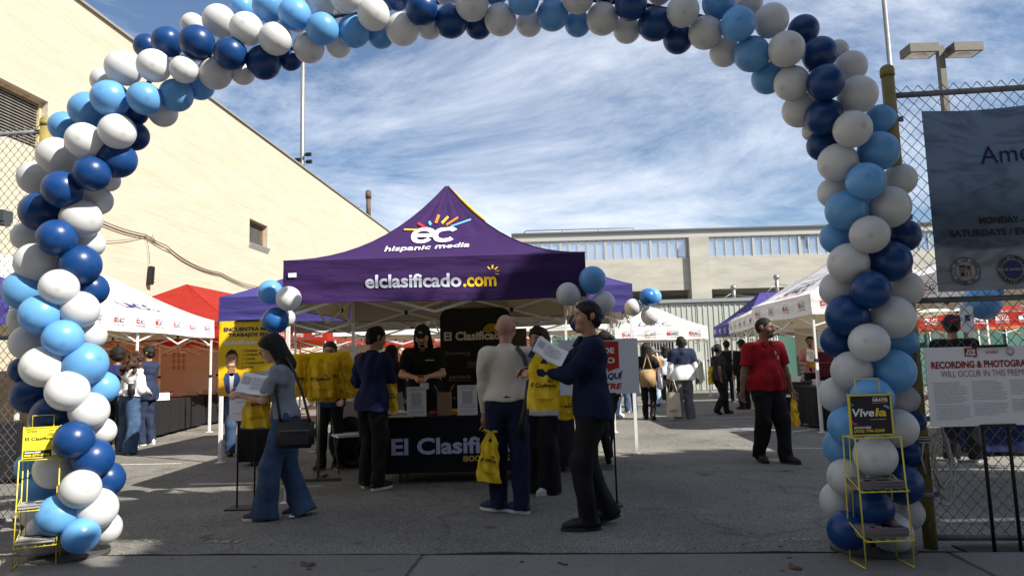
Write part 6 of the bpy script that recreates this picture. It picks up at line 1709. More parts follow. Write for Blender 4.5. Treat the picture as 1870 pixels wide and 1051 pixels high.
# card and papers clipped on the fence
q = AT(1741, 584, yF-.03)
mb = MB(); mb.box((0, 0, 0), (.098, .004, .046), rot=Matrix.Rotation(R(-15), 3, 'Y')); mb.box((0, -.004, 0), (.06, .003, .014), 1, rot=Matrix.Rotation(R(-15), 3, 'Y'))
o_ = mb.build('card', [flat('card_navy', (.03, .035, .09)), P_RED]); o_.location = q; tag(o_, 'small tilted dark blue card caught in the right fence mesh', 'card')
q = AT(1766, 582, 6.9); mb = MB(); mb.box((0, 0, 0), (.13, .01, .26)); mb.box((0, -.008, .01), (.045, .004, .06), 1)
o_ = mb.build('paper_notice', [P_WHITE, P_NAVY]); o_.location = q; tag(o_, 'white paper notice with a blue square behind the right fence', 'notice')
# ------------------------------------------------------------------ sign stands
def sign_stand(name, label, cat, px, py, wpx0, wpx1, top_py, bot_py, y, board_mat, poles_px, post_r=.012, base=(.42, .30), bmat=None, dz=0, pole_top=None, boff=-.02):
    """board between two picture columns, on two slim posts with a flat base plate"""
    a = AT(wpx0, bot_py, y); c = AT(wpx1, top_py, y)
    t_ = thing(name, label, cat, ((a.x+c.x)/2, y, 0))
    cx = (a.x+c.x)/2; w = c.x-a.x; h_ = c.z-a.z
    mb = MB(); mb.box((0, boff, a.z+h_/2), (w, .006, h_)); mb.build('board', board_mat, t_)
    st_ = bmat or BLK
    xs_ = []
    for p in poles_px:
        x = AT(p, (top_py+bot_py)/2, y).x-cx; xs_.append(x)
        mb = MB(); mb.cyl((x, 0, .005), (x, 0, (pole_top or c.z)), post_r, 10); mb.build('post', st_, t_)
    mb = MB(); mb.box(((xs_[0]+xs_[-1])/2, 0, .006), (base[0], base[1], .012)); mb.build('base_plate', st_, t_)
    for zz in (c.z, a.z):
        mb = MB(); mb.box(((xs_[0]+xs_[-1])/2, boff-.006, zz), (abs(xs_[-1]-xs_[0])+.06, .02, .018)); mb.build('clip', BLK, t_)
    fn = lambda u, v, w=w, h_=h_, z=a.z: Vector((-w/2+u*w, boff-.006, z+v*h_))
    fn2 = lambda u, v, w=w, h_=h_, z=a.z: Vector((-w/2+u*w, boff-.008, z+v*h_))
    fn3 = lambda u, v, w=w, h_=h_, z=a.z: Vector((-w/2+u*w, boff-.010, z+v*h_))
    return t_, fn, fn2, fn3, w, h_
POSTW = mat('poster_white', (.66, .67, .71), .4)
# recording notice
ysn = G(1800, 1010).y
t_, fn, fn2, fn3, w, h_ = sign_stand('notice_stand', 'white recording and photography notice on a black stand before the right fence', 'sign', 0, 0, 1697, 1899, 629, 779, ysn, POSTW, (1786, 1833), .011, (.50, .36))
mb = MB(); A_ = w/h_
quad(mb, .335, .875, .44, .985, fn, 1); poly(mb, [(.42, .86), (.44, .875), (.40, .875)], fn, 1)
put_c(mb, 'JOB', .388, .932, .036, fn2, 0, bold=.03, aspect=1/A_*1.25); put_c(mb, 'FAIR', .388, .886, .036, fn2, 0, bold=.03, aspect=1/A_*1.25)
put_c(mb, 'smile!', .565, .905, .05, fn, 1, bold=.0, aspect=1/A_*1.05)
fe = lambda u, v: fn(.72+u/A_, .925+v)
disc(mb, 0, 0, .052, fe, 1, 24, .044); disc(mb, -.017, .015, .007, fe, 1, 8); disc(mb, .017, .015, .007, fe, 1, 8); arc(mb, 0, 0, .026, .034, R(200), R(340), fe, 1, 10)
put(mb, 'RECORDING & PHOTOGRAPHY', .045, 1.0-.04, .735, .085, fn, 1, bold=.035)
put(mb, 'WILL OCCUR IN THIS PREMISES', .12, .90, .62, .085, fn, 1, bold=-.008)
T1 = ['By entering the event premises, you consent to', 'interview, photography, audio recording, video', 'recording and its/their release, publication, exhibition, or', 'reproduction to be used for news, web casts, promotional', 'purposes, telecasts, advertising, inclusion on web sites, or', 'any other purpose by its affiliates and representatives.', 'You release its officers and employees, and each', 'and all persons involved from any liability connected', 'with the taking, recording, digitizing, or publication of', 'interviews, photographs, computer images, video']
T2 = ['By entering the event premises, you waive all rights you may', 'have to any claims for payment or royalties in connection', 'with any exhibition, streaming, web casting, televising,', 'or other publication of these materials, regardless of the', 'purpose or sponsoring of such exhibiting, broadcasting,', 'web casting, or other publication irrespective of whether', 'a fee for admission or sponsorship is charged.']
T3 = ['By entering you grant the right to use and', 'publish your name online and in any other media in', 'connection with our brand, products and services.', 'You agree that you may receive e-mail regarding future', 'events or its associates events. You also grant', 'permission to its affiliates, sponsors, and assigns to use', 'any photographs, motion pictures, recordings or any other', 'record of this event for any purpose including but not', 'limited to marketing, advertising and exhibiting purposes.']
T4 = ['Participants are expected to exhibit appropriate behavior', 'at all times, including obeying all laws. This includes respect', 'for all people, equipment, and facilities, and cooperative,', 'positive participation. I also agree to indemnify and', 'hold its affiliates and assigns free from any and all', 'third party claims caused by my actions.']
def blk(lines, u0, v_top, lead, hh, mi, wid):
    for i, s in enumerate(lines): put(mb, s, u0, u0+wid*min(1, len(s)/57), v_top-(i+1)*lead, hh, fn, mi, bold=.01)
blk(T1[:6], .045, .575, .0275, .0125, 1, .285); blk(T1[6:], .045, .575-6*.0275, .0275, .0125, 2, .285); blk(T2, .05, .285, .0275, .0125, 2, .285)
blk(T3, .37, .58, .0275, .0125, 2, .285); blk(T4, .37, .30, .0275, .0125, 2, .285); blk(T2, .69, .58, .0275, .0125, 2, .285); blk(T4, .69, .34, .0275, .0125, 2, .285)
mb.build('lettering', [P_WHITE, flat('notice_dark_red', (.22, .012, .015)), flat('notice_grey', (.10, .10, .14))], t_)
# yellow job poster
yyp = 6.72
PYEL = flat('poster_yellow', (.88, .57, .015), .4)
t_, fn, fn2, fn3, w, h_ = sign_stand('poster_stand', 'tall yellow poster on a slim black stand with a printed smiling man', 'sign', 0, 0, 400, 507, 584, 723, yyp, PYEL, (437, 468), .0085, (.32, .22))
mb = MB(); A_ = w/h_
PN = 0
put(mb, 'ENCUENTRA MÁS', .08, .92, .865, .050, fn, 0, bold=.035); put(mb, 'TRABAJOS EN', .16, .84, .79, .050, fn, 0, bold=.035)
put(mb, 'elclasificado', .09, .66, .685, .055, fn, 1, bold=.03); put(mb, '.com', .665, .90, .685, .055, fn, 0, bold=.03)
for i, s in enumerate(('Limpieza', 'Choferes', 'Cocina', 'Construcción', 'y más')):
    z_ = .585-i*.055
    put_c(mb, s, .46, z_, .034, fn, 2, bold=.025, aspect=1/A_*1.0, align='l')
    stroke(mb, .40, z_+.012, .412, z_, .007, fn, 3); stroke(mb, .412, z_, .435, z_+.032, .007, fn, 3)
# printed man in a yellow jacket (flat print)
fe = lambda u, v, k=0: Vector(fn(max(.003, .23+1.4*u/A_), max(.004, .19+1.4*v)))+Vector((0, -.0012*k, 0))
def epoly(cx, cy, rx, ry, n=22): return [(cx+rx*math.cos(2*PI*i/n), cy+ry*math.sin(2*PI*i/n)) for i in range(n)]
poly(mb, [(-.155, -.30), (.24, -.30), (.22, -.08), (.16, .03), (.06, .075), (-.04, .075), (-.12, .03), (-.155, -.05)], lambda u, v: fe(u, v, 1), 4)
poly(mb, [(-.05, .08), (.06, .08), (.04, -.06), (.0, -.14), (-.04, -.06)], lambda u, v: fe(u, v, 2), 1)
poly(mb, [(-.055, .085), (-.02, .08), (-.01, -.20), (-.05, -.10), (-.075, .03)], lambda u, v: fe(u, v, 3), 8)
poly(mb, [(.06, .085), (.03, .08), (.01, -.20), (.06, -.10), (.085, .03)], lambda u, v: fe(u, v, 3), 8)
poly(mb, epoly(0, .10, .035, .05), lambda u, v: fe(u, v, 2), 5)
poly(mb, epoly(0, .205, .115*.5, .082), lambda u, v: fe(u, v, 3), 6)
poly(mb, [(.058*math.cos(R(a)), .222+.085*math.sin(R(a))) for a in range(0, 181, 15)]+[(-.05, .235), (-.03, .258), (.03, .262), (.05, .235)], lambda u, v: fe(u, v, 4), 7)
for s_ in (-1, 1):
    poly(mb, epoly(s_*.022, .212, .008, .005, 10), lambda u, v: fe(u, v, 4), 7); poly(mb, [(s_*.012, .226), (s_*.036, .228), (s_*.036, .233), (s_*.012, .231)], lambda u, v: fe(u, v, 4), 7)
poly(mb, [(-.026, .170), (.026, .170), (.015, .157), (-.015, .157)], lambda u, v: fe(u, v, 4), 1)
poly(mb, [(-.05, .175), (-.03, .135), (.03, .135), (.05, .175), (.03, .150), (-.03, .150)], lambda u, v: fe(u, v, 4), 9)
poly(mb, [(-.10, -.16), (.30, -.22), (.34, -.30), (-.12, -.30)], lambda u, v: fe(u, v, 5), 8)
fo = lambda u, v: Vector(fn(.80+u/A_, .20+v))
poly(mb, epoly(0, 0, .15, .065, 26), fo, 8); put_c(mb, 'empleos', 0, -.015, .035, lambda u, v: Vector(fo(u, v))+Vector((0, -.002, 0)), 1, bold=.03)
mb.build('print', [P_NAVY, P_WHITE, flat('print_brown', (.14, .10, .02)), P_RED, flat('jacket_yellow', (.80, .42, .03)), flat('printed_neck', (.36, .17, .09)), flat('printed_skin', (.50, .27, .16)), flat('printed_hair', (.03, .02, .015)), flat('printed_blue', (.04, .07, .20)), flat('printed_beard', (.22, .11, .06))], t_)
mb = MB(); a = AT(420, 768, yyp); c = AT(480, 722, yyp)
pw_ = c.x-a.x; cx = (a.x+c.x)/2-t_.location.x
mb.box((cx, -.02, (a.z+c.z)/2), (pw_, .004, c.z-a.z)); mb.box((cx, -.0235, c.z-.012), (pw_, .003, .012), 1)
for i, s in enumerate(('Send your Resume here', 'Email it at', 'Worksource-Hollywood.com')):
    put_c(mb, s, cx, c.z-.06-i*.055, .014, lambda u, v: Vector((u, -.0235, v)), 1, bold=.02)
ps = mb.build('paper_notice', [P_WHITE, flat('faint_blue', (.25, .35, .55))]); ps.location = t_.location; tag(ps, 'white paper notice taped under the yellow poster', 'notice')
# feria de empleo sign
t_, fn, fn2, fn3, w, h_ = sign_stand('sign_stand', 'white job fair entry sign with red box on a slim black stand', 'sign', 0, 0, 1023, 1163, 617, 721, 6.42, POSTW, (1072, 1116), .009, (.30, .24))
mb = MB(); A_ = w/h_
quad(mb, .20, .46, .755, .95, fn, 1); poly(mb, [(.60, .46), (.72, .46), (.61, .40)], fn, 1)
for k in range(9):
    a = R(20+k*20); stroke(mb, .48, .50, .48+.24*math.cos(a), .50+.40*abs(math.sin(a)), .006, fn2, 2)
put(mb, 'FERIA DE', .25, .70, .74, .10, fn3, 0, bold=.03); put(mb, 'EMPLEO', .25, .70, .56, .10, fn3, 0, bold=.03)
put(mb, 'ENTRA AQUÍ', .20, .80, .27, .11, fn, 3, bold=.04, shear=.25); put(mb, 'ENTRE', .40, .80-.02, .09, .10, fn, 1, bold=.04, shear=.25)
mb.build('lettering', [P_WHITE, flat('sign_red', (.42, .02, .015)), flat('sign_red_ray', (.50, .10, .03)), flat('sign_blue', (.015, .03, .16))], t_)
# ------------------------------------------------------------------ newspaper racks
RYEL = mat('yellow_wire_paint', (.62, .53, .045), .4)
def rack(label, base, rz, s, sign, lean):
    """wire rack: sloped side frames, two shelves, sign panel on top, handle loop"""
    t_ = thing('newspaper_rack', label, 'newspaper rack', base, rz)
    W_ = .39*s; D_ = .26*s
    ztop = (1.13 if lean else 1.02)*s
    r = .0062*s
    def side(x):
        mb = MB()
        mb.tube([(x, -D_/2, r), (x*.96, -.10*s, ztop)], r, 8); mb.tube([(x, D_/2, r), (x*.96, .10*s, ztop)], r, 8)
        mb.tube([(x, -D_/2, r), (x, D_/2, r)], r, 8); mb.tube([(x*.96, -.10*s, ztop), (x*.96, .10*s, ztop)], r, 8)
        mb.tube([(x*.985, -.145*s, .60*s), (x*.985, .145*s, .72*s)], r*.8, 8); mb.tube([(x, -.158*s, .22*s), (x, .158*s, .34*s)], r*.8, 8)
        mb.build('side_frame', RYEL, t_)
    side(-W_/2); side(W_/2)
    mb = MB()
    for x in (-.14*s, .14*s): mb.tube([(x, .13*s, .25*s), (x, .09*s, ztop)], r*.8, 8)
    for z, y_ in ((ztop, -.10*s), (ztop, .10*s), (.60*s, -.145*s), (.22*s, -.158*s), (.60*s, .14*s), (.22*s, .155*s)): mb.tube([(-W_/2, y_, z), (W_/2, y_, z)], r*.85, 8)
    mb.build('cross_wires', RYEL, t_)
    for z in (.22, .60):
        mb = MB()
        for k in range(5):
            x = (-.16+.08*k)*s; mb.tube([(x, -.15*s, z*s), (x, .14*s, z*s)], r*.7, 6)
        mb.build('shelf', RYEL, t_)
    mb = MB(); mb.tube([(-.10*s, .0, ztop+.30*s), (-.10*s, .0, ztop+.475*s), (.10*s, .0, ztop+.475*s), (.10*s, .0, ztop+.30*s)], r, 8); mb.build('handle', RYEL, t_)
    pw, ph = .345*s, .325*s
    mb = MB()
    mb.box((0, -.012, ztop+.012+ph/2), (pw, .010, ph), 0)
    for (x, z, dx_, dz_) in ((-pw/2, 0, .012*s, ph+.02), (pw/2, 0, .012*s, ph+.02), (0, ph/2, pw, .012*s), (0, -ph/2, pw, .012*s)): mb.box((x, -.012, ztop+.012+ph/2+z), (dx_, .018, dz_), 1)
    mb.build('sign_panel', [sign, RYEL], t_)
    F1_ = lambda u, v, k=0: Vector((-pw/2+u*pw, -.0175-.0015*k, ztop+.012+v*ph))
    return t_, F1_
lb0 = AT(62, 1047, 4.42); 
fl_ = G(20, 1046); fr2 = G(100, 1036)
rzL = math.atan2(fr2.y-fl_.y, fr2.x-fl_.x)
kL = (fr2-fl_).length/.39
t_, f1_ = rack('yellow wire newspaper rack with a yellow sign at the left edge', (fl_+fr2)/2+Vector((-math.sin(rzL), math.cos(rzL), 0))*.17*kL+Vector((0, 0, .013)), rzL, kL, flat('rack_yellow_sign', (.74, .64, .035)), 1)
RL = t_; kRL = kL
mb = MB()
put(mb, 'Gratis', .08, .36, .855, .075, lambda u, v: f1_(u, v), 0, bold=.02); stroke(mb, .07, .94, .37, .945, .008, f1_, 0); stroke(mb, .07, .83, .37, .835, .008, f1_, 0)
put(mb, 'Desde 1988', .68, .95, .885, .035, f1_, 0, bold=.04)
put(mb, 'El Clasificado', .04, .95, .575, .105, f1_, 0, bold=.035); put(mb, '.COM', .75, .94, .50, .05, f1_, 0, bold=.03, shear=.2)
for k in range(5): arc(mb, .74, .66, .03+.025*k, .042+.025*k, R(20), R(150), f1_, 0, 10)
put(mb, 'SERVICIOS EMPLEOS Y NEGOCIOS EN TU COMUNIDAD', .05, .93, .445, .016, f1_, 0)
quad(mb, 0.01, .02, .99, .24, f1_, 0)
f2_ = lambda u, v: f1_(u, v, 1)
put(mb, 'ANUNCIESE', .04, .48, .155, .05, f2_, 1, bold=.04); put(mb, '888-277-4736', .04, .72, .055, .065, f2_, 2, bold=.05)
quad(mb, .77, .04, .96, .225, f2_, 1)
mb.build('lettering', [P_BLACK, P_WHITE, flat('rack_yellow_sign', (.74, .64, .035))], t_)
a_ = G(1578, 1041); b_ = G(1667, 1041)
rzR = math.atan2(b_.y-a_.y, b_.x-a_.x); kR = (b_-a_).length/.39*1.05
t_, f1_ = rack('yellow wire magazine rack with a black sign beside the right end of the arch', (a_+b_)/2+Vector((-math.sin(rzR), math.cos(rzR), 0))*.11*kR+Vector((0, 0, .013)), rzR+R(6), kR, flat('rack_black_sign', (.012, .013, .025), .35), 0)
RRk = t_
mb = MB()
put(mb, 'GRATIS', .56, .93, .84, .075, f1_, 0, bold=.03); stroke(mb, .56, .945, .93, .95, .008, f1_, 1); stroke(mb, .56, .80, .93, .805, .008, f1_, 1)
put(mb, 'Víve', .05, .58, .47, .20, f1_, 0, bold=.02, shear=.12); put(mb, 'la', .60, .88, .47, .20, f1_, 1, bold=.03, shear=.12)
put(mb, 'impreso de El Clasificado', .48, .86, .38, .022, f1_, 0); put(mb, 'ANÚNCIESE', .06, .48, .165, .05, f1_, 0, bold=.03); put(mb, '(323) 796-2209', .06, .80, .075, .065, f1_, 1, bold=.03)
poly(mb, [(.05, .73), (.05, .80), (.11, .75)], f1_, 2); arc(mb, .12, .38, .07, .13, R(190), R(285), f1_, 3, 8); arc(mb, .86, .63, .06, .11, R(10), R(110), f1_, 4, 8)
mb.build('lettering', [P_WHITE, flat('rack_gold', (.70, .52, .03)), flat('p_green', (.05, .4, .12)), flat('p_red2', (.5, .06, .04)), P_SKY], t_)
def papers(label, rk, k, z, cover, n=9, tilt=12, group=None, edge=None):
    t_ = thing('newspaper_stack', label, 'newspapers', rk.matrix_basis @ Vector((0, 0, z*k+.01)), rk.rotation_euler.z, group)
    rg = random.Random(int(z*100)+len(label)); h_ = .0085*k
    for i in range(n):
        mb = MB(); w_, d_ = .355*k, .23*k
        rot = Matrix.Rotation(R(rg.uniform(-1.5, 1.5)), 3, 'Z')
        mb.box((0, 0, 0), (w_, d_, h_*.86), 0, rot=rot)
        if i == n-1:
            for q in range(12): mb.box((rg.uniform(-.12, .12)*k, rg.uniform(-.09, .09)*k, h_*.45+.0008), (rg.uniform(.04, .13)*k, rg.uniform(.02, .07)*k, .0012), rg.choice((1, 2, 3)), rot=rot)
        o = mb.build('newspaper', [edge or flat('newsprint', (.30, .29, .27), .9)]+cover, t_); o.location = (rg.uniform(-.004, .004), rg.uniform(-.006, .006)-.0, h_*(i+.5))
    return t_
NP = [flat('ink_dark', (.03, .03, .035)), flat('ink_grey', (.20, .20, .20)), flat('ink_blue', (.05, .08, .18))]
NC = [flat('ink_dark', (.03, .03, .035)), flat('ink_magenta', (.30, .05, .14)), flat('ink_teal', (.10, .22, .20))]
papers('stack of newspapers on the upper shelf of the yellow signed rack', RL, kL, .605, NP, 5); papers('stack of newspapers on the lower shelf of the yellow signed rack', RL, kL, .225, NP, 7)
MG = mat('magazine_edge', (.10, .08, .09), .6, col2=(.26, .24, .25), nscale=9, stretch=(.2, .2, 60))
papers('stack of colour magazines on the upper shelf of the black signed rack', RRk, kR, .605, NC, 7, edge=MG); papers('stack of colour magazines on the lower shelf of the black signed rack', RRk, kR, .225, NC, 8, edge=MG)
# ------------------------------------------------------------------ booth table with printed cloth
TBY = 7.8
ta = GY(692, TBY); tb = GY(992, TBY)
tw = tb.x-ta.x
BCL = cloth('black_table_cloth', (.008, .009, .012), bump=.3)
tbl = thing('folding_table', 'long folding table under the black booth cloth', 'table', ((ta.x+tb.x)/2, TBY+.38, 0))
mb = MB(); mb.box((0, 0, .715), (tw-.06, .72, .03)); mb.build('table_top', flat('table_grey', (.3, .3, .3)), tbl)
for sx_ in (-1, 1):
    for sy_ in (-1, 1):
        mb = MB(); mb.cyl((sx_*(tw/2-.22), sy_*.27, 0), (sx_*(tw/2-.22), sy_*.27, .70), .014, 8); mb.build('leg', flat('table_leg_grey', (.07, .07, .075)), tbl)
tc_ = thing('tablecloth', 'black cloth printed with large white and gold lettering draped over the booth table', 'tablecloth', ((ta.x+tb.x)/2, TBY, 0))
def drape(mbx, W_, D_, zt, zb, amp=.012, seed=0):
    per = [(-W_/2, 0), (W_/2, 0), (W_/2, D_), (-W_/2, D_)]
    mbx.add([(-W_/2, 0, zt), (W_/2, 0, zt), (W_/2, D_, zt), (-W_/2, D_, zt)], [(0, 1, 2, 3)])
    for i in range(4):
        a = Vector((*per[i], 0)); b2 = Vector((*per[(i+1) % 4], 0)); out_ = Vector((b2.y-a.y, a.x-b2.x, 0)).normalized(); L_ = (b2-a).length
        mbx.sheet(lambda u, v, a=a, b2=b2, out_=out_, L_=L_: a.lerp(b2, u)+out_*((1-v)*(amp*math.sin(u*L_*9+seed)+amp*.7*math.sin(u*L_*21+1+seed)+.012))+Vector((0, 0, zb+(zt-zb)*v)), max(16, int(L_*26)), 8)
mb = MB(); drape(mb, tw, .76, .735, .12, .004); mb.build('cloth', BCL, tc_)
mb = MB(); fn = lambda u, v: Vector((-tw/2+u*tw, -.026, .12+v*.615))
put(mb, 'El Clasificado', .080, .935, .345, .285, fn, 0, bold=.03)
put(mb, '800-242-2527', .515, .925, .19, .105, fn, 1, bold=.025)
for k in range(3): arc(mb, .70, .60, .05+.02*k, .058+.02*k, R(20), R(150), lambda u, v: fn(u, .60+(v-.60)*3), 1, 10)
mb.build('lettering', [flat('print_lilac', (.42, .43, .62)), flat('print_dull_gold', (.50, .36, .07))], tc_)
def standee(px0, px1, py0, py1, y, label):
    a = AT(px0, py1, y); c = AT(px1, py0, y); w = c.x-a.x; h_ = c.z-.738
    t_ = thing('flyer_stand', label, 'flyer', ((a.x+c.x)/2, y, .736))
    mb = MB(); mb.box((0, 0, .004), (w, .10, .008)); mb.build('base', flat('acrylic', (.5, .45, .38), .1), t_)
    mb = MB(); mb.box((0, 0, h_/2+.008), (w, .005, h_)); mb.build('flyer', POSTW, t_)
    mb = MB(); fn = lambda u, v: Vector((-w/2+u*w, -.005, .008+v*h_))
    for i, (s, v, hh) in enumerate((('Complete your registration', .93, .025), ('Scan here to begin', .87, .025), ('To add the message to your phone', .30, .025), ('this may occur normally', .24, .025), ('Please ask a member of staff', .13, .025), ('tell us what you want now', .07, .025))):
        put(mb, s, .12, .88, v, hh, fn, 0, bold=.03)
    quad(mb, .24, .36, .76, .80, fn, 1)
    mb.build('print', [flat('print_grey_blue', (.12, .13, .18)), flat('print_blank_block', (.42, .43, .46))], t_)
standee(743, 778, 706, 754, TBY+.10, 'white upright flyer beside the paper bag, left one on the booth table')
standee(836, 871, 703, 752, TBY+.10, 'white upright flyer right of the paper bag on the booth table')
# brown paper bag
def paper_bag(px, y, w, h_, label):
    a = GY(px, y, .736)
    t_ = thing('paper_bag', label, 'bag', (a.x, y, .737))
    mb = MB(); M_ = mat('kraft_paper', (.24, .16, .09), .85, noise=.12, nscale=10, bump=.6, bscale=18)
    d_ = w*.55
    def ring(z, k): return [(sx_*w/2*k, sy_*d_/2*k, z) for sx_, sy_ in ((-1, -1), (1, -1), (1, 1), (-1, 1))]
    rings = [ring(0, 1), ring(h_*.35, 1.02), ring(h_*.7, .98), ring(h_, 1.04)]
    vs = [p for r_ in rings for p in r_]
    fs = [(0, 3, 2, 1)]+[(4*i+j, 4*i+(j+1) % 4, 4*i+4+(j+1) % 4, 4*i+4+j) for i in range(3) for j in range(4)]
    mb.add(vs, fs); mb.add([(0, -d_/2-.001, h_*.1), (w*.3, -d_/2-.001, h_*.1), (w*.3, -d_/2-.001, h_*.5)], [(0, 1, 2)]); mb.build('bag_body', M_, t_)
    for sx_ in (-1, 1):
        mb = MB(); mb.tube([(sx_*w*.42, -.02, h_*.95), (sx_*w*.62, -.02, h_*1.2), (sx_*w*.72, -.02, h_*1.32), (sx_*w*.60, .0, h_*1.22), (sx_*w*.42, .02, h_*.97)], .005, 6); mb.build('handle', M_, t_)
paper_bag(812, TBY+.14, .155, .262, 'brown paper bag with cord handles between the two flyers')
def small(name, mb, mats, label, cat, px, y, z): o = mb.build(name, mats); p = GY(px, y, z); o.location = (p.x, p.y, z); tag(o, label, cat)
mb = MB(); mb.cyl((0, 0, 0), (0, 0, .045), .055, 20); mb.cyl((0, 0, .045), (0, 0, .048), .035, 16); small('tape_roll', mb, flat('tape_red', (.35, .03, .025)), 'red tape roll beside the brown paper bag on the table', 'tape', 794, TBY+.2, .737)
mb = MB()
for i in range(5): mb.box((rnd.uniform(-.01, .01), rnd.uniform(-.01, .01), .006+i*.012), (.16-.01*i, .14, .011), rz=rnd.uniform(-.2, .2))
small('folded_bags', mb, flat('bag_yellow_fold', (.70, .47, .02)), 'folded yellow bags lying between paper bag and right flyer', 'bags', 831, TBY+.24, .737)
mb = MB()
for i in range(4): mb.box((rnd.uniform(-.03, .03), rnd.uniform(-.02, .02), .002+i*.003), (.30, .21, .002), rz=rnd.uniform(-.3, .3))
small('loose_papers', mb, flat('cream_paper', (.50, .45, .34)), 'loose cream papers at the left end of the booth table', 'papers', 735, TBY+.09, .737)
mb = MB(); mb.sphere((0, 0, .03), (.10, .06, .035), 0, 14, 8); mb.sphere((.09, .01, .025), (.05, .035, .02), 0, 10, 6); small('white_cloth', mb, WHITEC, 'crumpled white cloth behind the loose papers on the table', 'cloth', 728, TBY+.32, .737)
# ------------------------------------------------------------------ black back drop
yb = 9.35
a = AT(806, 740, yb); c = AT(931, 560, yb); w = c.x-a.x; zt = c.z
bd = thing('backdrop', 'tall black rounded backdrop printed with media brand names behind the booth', 'backdrop', ((a.x+c.x)/2, yb, 0))
pts = []
rr_ = .14
for cx, cz, a0 in ((w/2-rr_, zt-rr_, 0), (-w/2+rr_, zt-rr_, 90)):
    for k in range(9): an = R(a0+k*90/8); pts.append((cx+rr_*math.cos(an), cz+rr_*math.sin(an)))
pts += [(-w/2, .03), (w/2, .03)]
n = len(pts); mb = MB()
mb.add([(x, -.02, z) for x, z in pts]+[(x, .02, z) for x, z in pts], [tuple(range(n)), tuple(reversed(range(n, 2*n)))]+[(i, i+n, (i+1) % n+n, (i+1) % n) for i in range(n)])
BDM = flat('backdrop_fabric', (.014, .012, .011), .8)
for f in range(1): pass
mb.build('panel', BDM, bd)
mb = MB(); fn = lambda u, v: Vector((-w/2+u*w, -.026, v*zt)); 
def bt2(s, u0, u1, py, hpx, mi, bold=.02, **k):
    z = AT(860, py, yb).z; put(mb, s, u0, u1, z/zt, hpx/FPX*yb/zt, fn, mi, bold=bold, **k)
bt2('El Clasificado', .055, .945, 620, 15, 0, .035)
for k in range(4):
    arc(mb, .74, AT(860, 612, yb).z/zt, .05+.028*k, .062+.028*k, R(10), R(160), lambda u, v: fn(u, AT(860, 612, yb).z/zt+(v-AT(860, 612, yb).z/zt)*.5), 1, 12)
bt2('Quinceanera', .06, .42, 646, 6, 2, .0); bt2('.com', .34, .42, 649, 3, 2); bt2('@CL', .58, .72, 646, 6, 2)
bt2('SSiN', .38, .56, 667, 8, 2, .0); bt2('SU SOCIO DE NEGOCIOS', .36, .60, 671, 2, 2)
bt2('pantera', .12, .42, 690, 8, 2, .02); bt2('video production & marketing', .12, .42, 694, 2, 2); bt2('PROTECTION', .14, .40, 728, 5, 2, .01)
mb.build('lettering', [flat('backdrop_white', (.62, .56, .46)), P_GOLD, flat('backdrop_grey', (.22, .20, .17))], bd)
for s_ in (-1, 1):
    mb = MB(); mb.box((s_*w*.32, 0, .012), (.05, .42, .024)); mb.build('foot', BLK, bd)
ybb = AT(947, 590, 9.6); mb = MB(); mb.box((0, 0, .9), (.22, .02, 1.8)); o = mb.build('banner_panel', flat('brown_panel', (.09, .075, .05))); o.location = (ybb.x, 9.75, 0); tag(o, 'narrow brown panel standing behind the black backdrop', 'panel')
# ------------------------------------------------------------------ yellow carrier bags
BAGY = mat('yellow_plastic_bag', (.86, .62, .010), .34, noise=.1, nscale=6, bump=1.3, bscale=12, trans=.42, stretch=(1, 1, .45))
_bm = {}
def bag_mesh(seed, bulge=.05, taper=.86):
    key = (seed, bulge, taper)
    if key in _bm: return _bm[key]
    mb = MB(); rg = random.Random(seed); ph = [rg.uniform(0, 6) for _ in range(6)]
    w, h_ = .30, .40
    def sf(sgn):
        def f(u, v):
            x = (u-.5)*w*(taper+(1-taper)*(1-v)) + .006*math.sin(v*11+ph[0])
            e = (math.sin(PI*u)**.5)*(1-.75*v)
            y = sgn*(bulge*e+.004)+.015*math.sin(u*13+ph[1]+v*3)+.010*math.sin(v*17+u*7+ph[2])+.006*math.sin(u*31+v*5+ph[4])
            return Vector((x, y, -h_*(1-v)+.006*math.sin(u*9+ph[3])*(1-v)))
        return f
    mb.sheet(sf(-1), 14, 14); mb.sheet(sf(1), 14, 14, flip=True)
    for u in (0, 1): mb.sheet(lambda a, v, u=u: sf(-1)(u, v).lerp(sf(1)(u, v), a), 1, 14, flip=(u == 0))
    mb.sheet(lambda u, a: sf(-1)(u, 0).lerp(sf(1)(u, 0), a), 14, 1, flip=True)
    # handle with a hand slot
    mb.sheet(lambda u, v: Vector(((-.5+u*.36)*w*taper, .004, .0+.10*v-.0))+Vector((.055*v, 0, 0)), 3, 5); mb.sheet(lambda u, v: Vector(((.14+u*.36)*w*taper, .004, .10*v))-Vector((.055*v, 0, 0)), 3, 5)
    mb.sheet(lambda u, v: Vector(((u-.5)*.155, .004, .10+.02*v)), 5, 2)
    me = mb.mesh('bag_body', BAGY)
    pr = MB(); fn = lambda u, v: sf(-1)(u, v)+Vector((0, -.005, 0))
    put(pr, 'El Clasificado', .10, .92, .50, .085, fn, 0, bold=.03)
    put(pr, 'LA REVISTA PARA TU COMUNIDAD', .14, .90, .455, .018, fn, 0); put(pr, 'elclasificado.com', .34, .86, .235, .02, fn, 0, bold=.02); put(pr, '888-277-4736', .42, .80, .195, .02, fn, 0, bold=.02)
    for k in range(4): arc(pr, .72, .575, .03+.02*k, .041+.02*k, R(20), R(150), fn, 0, 8)
    pm = pr.mesh('print', P_BLACK)
    _bm[key] = (me, pm); return _bm[key]
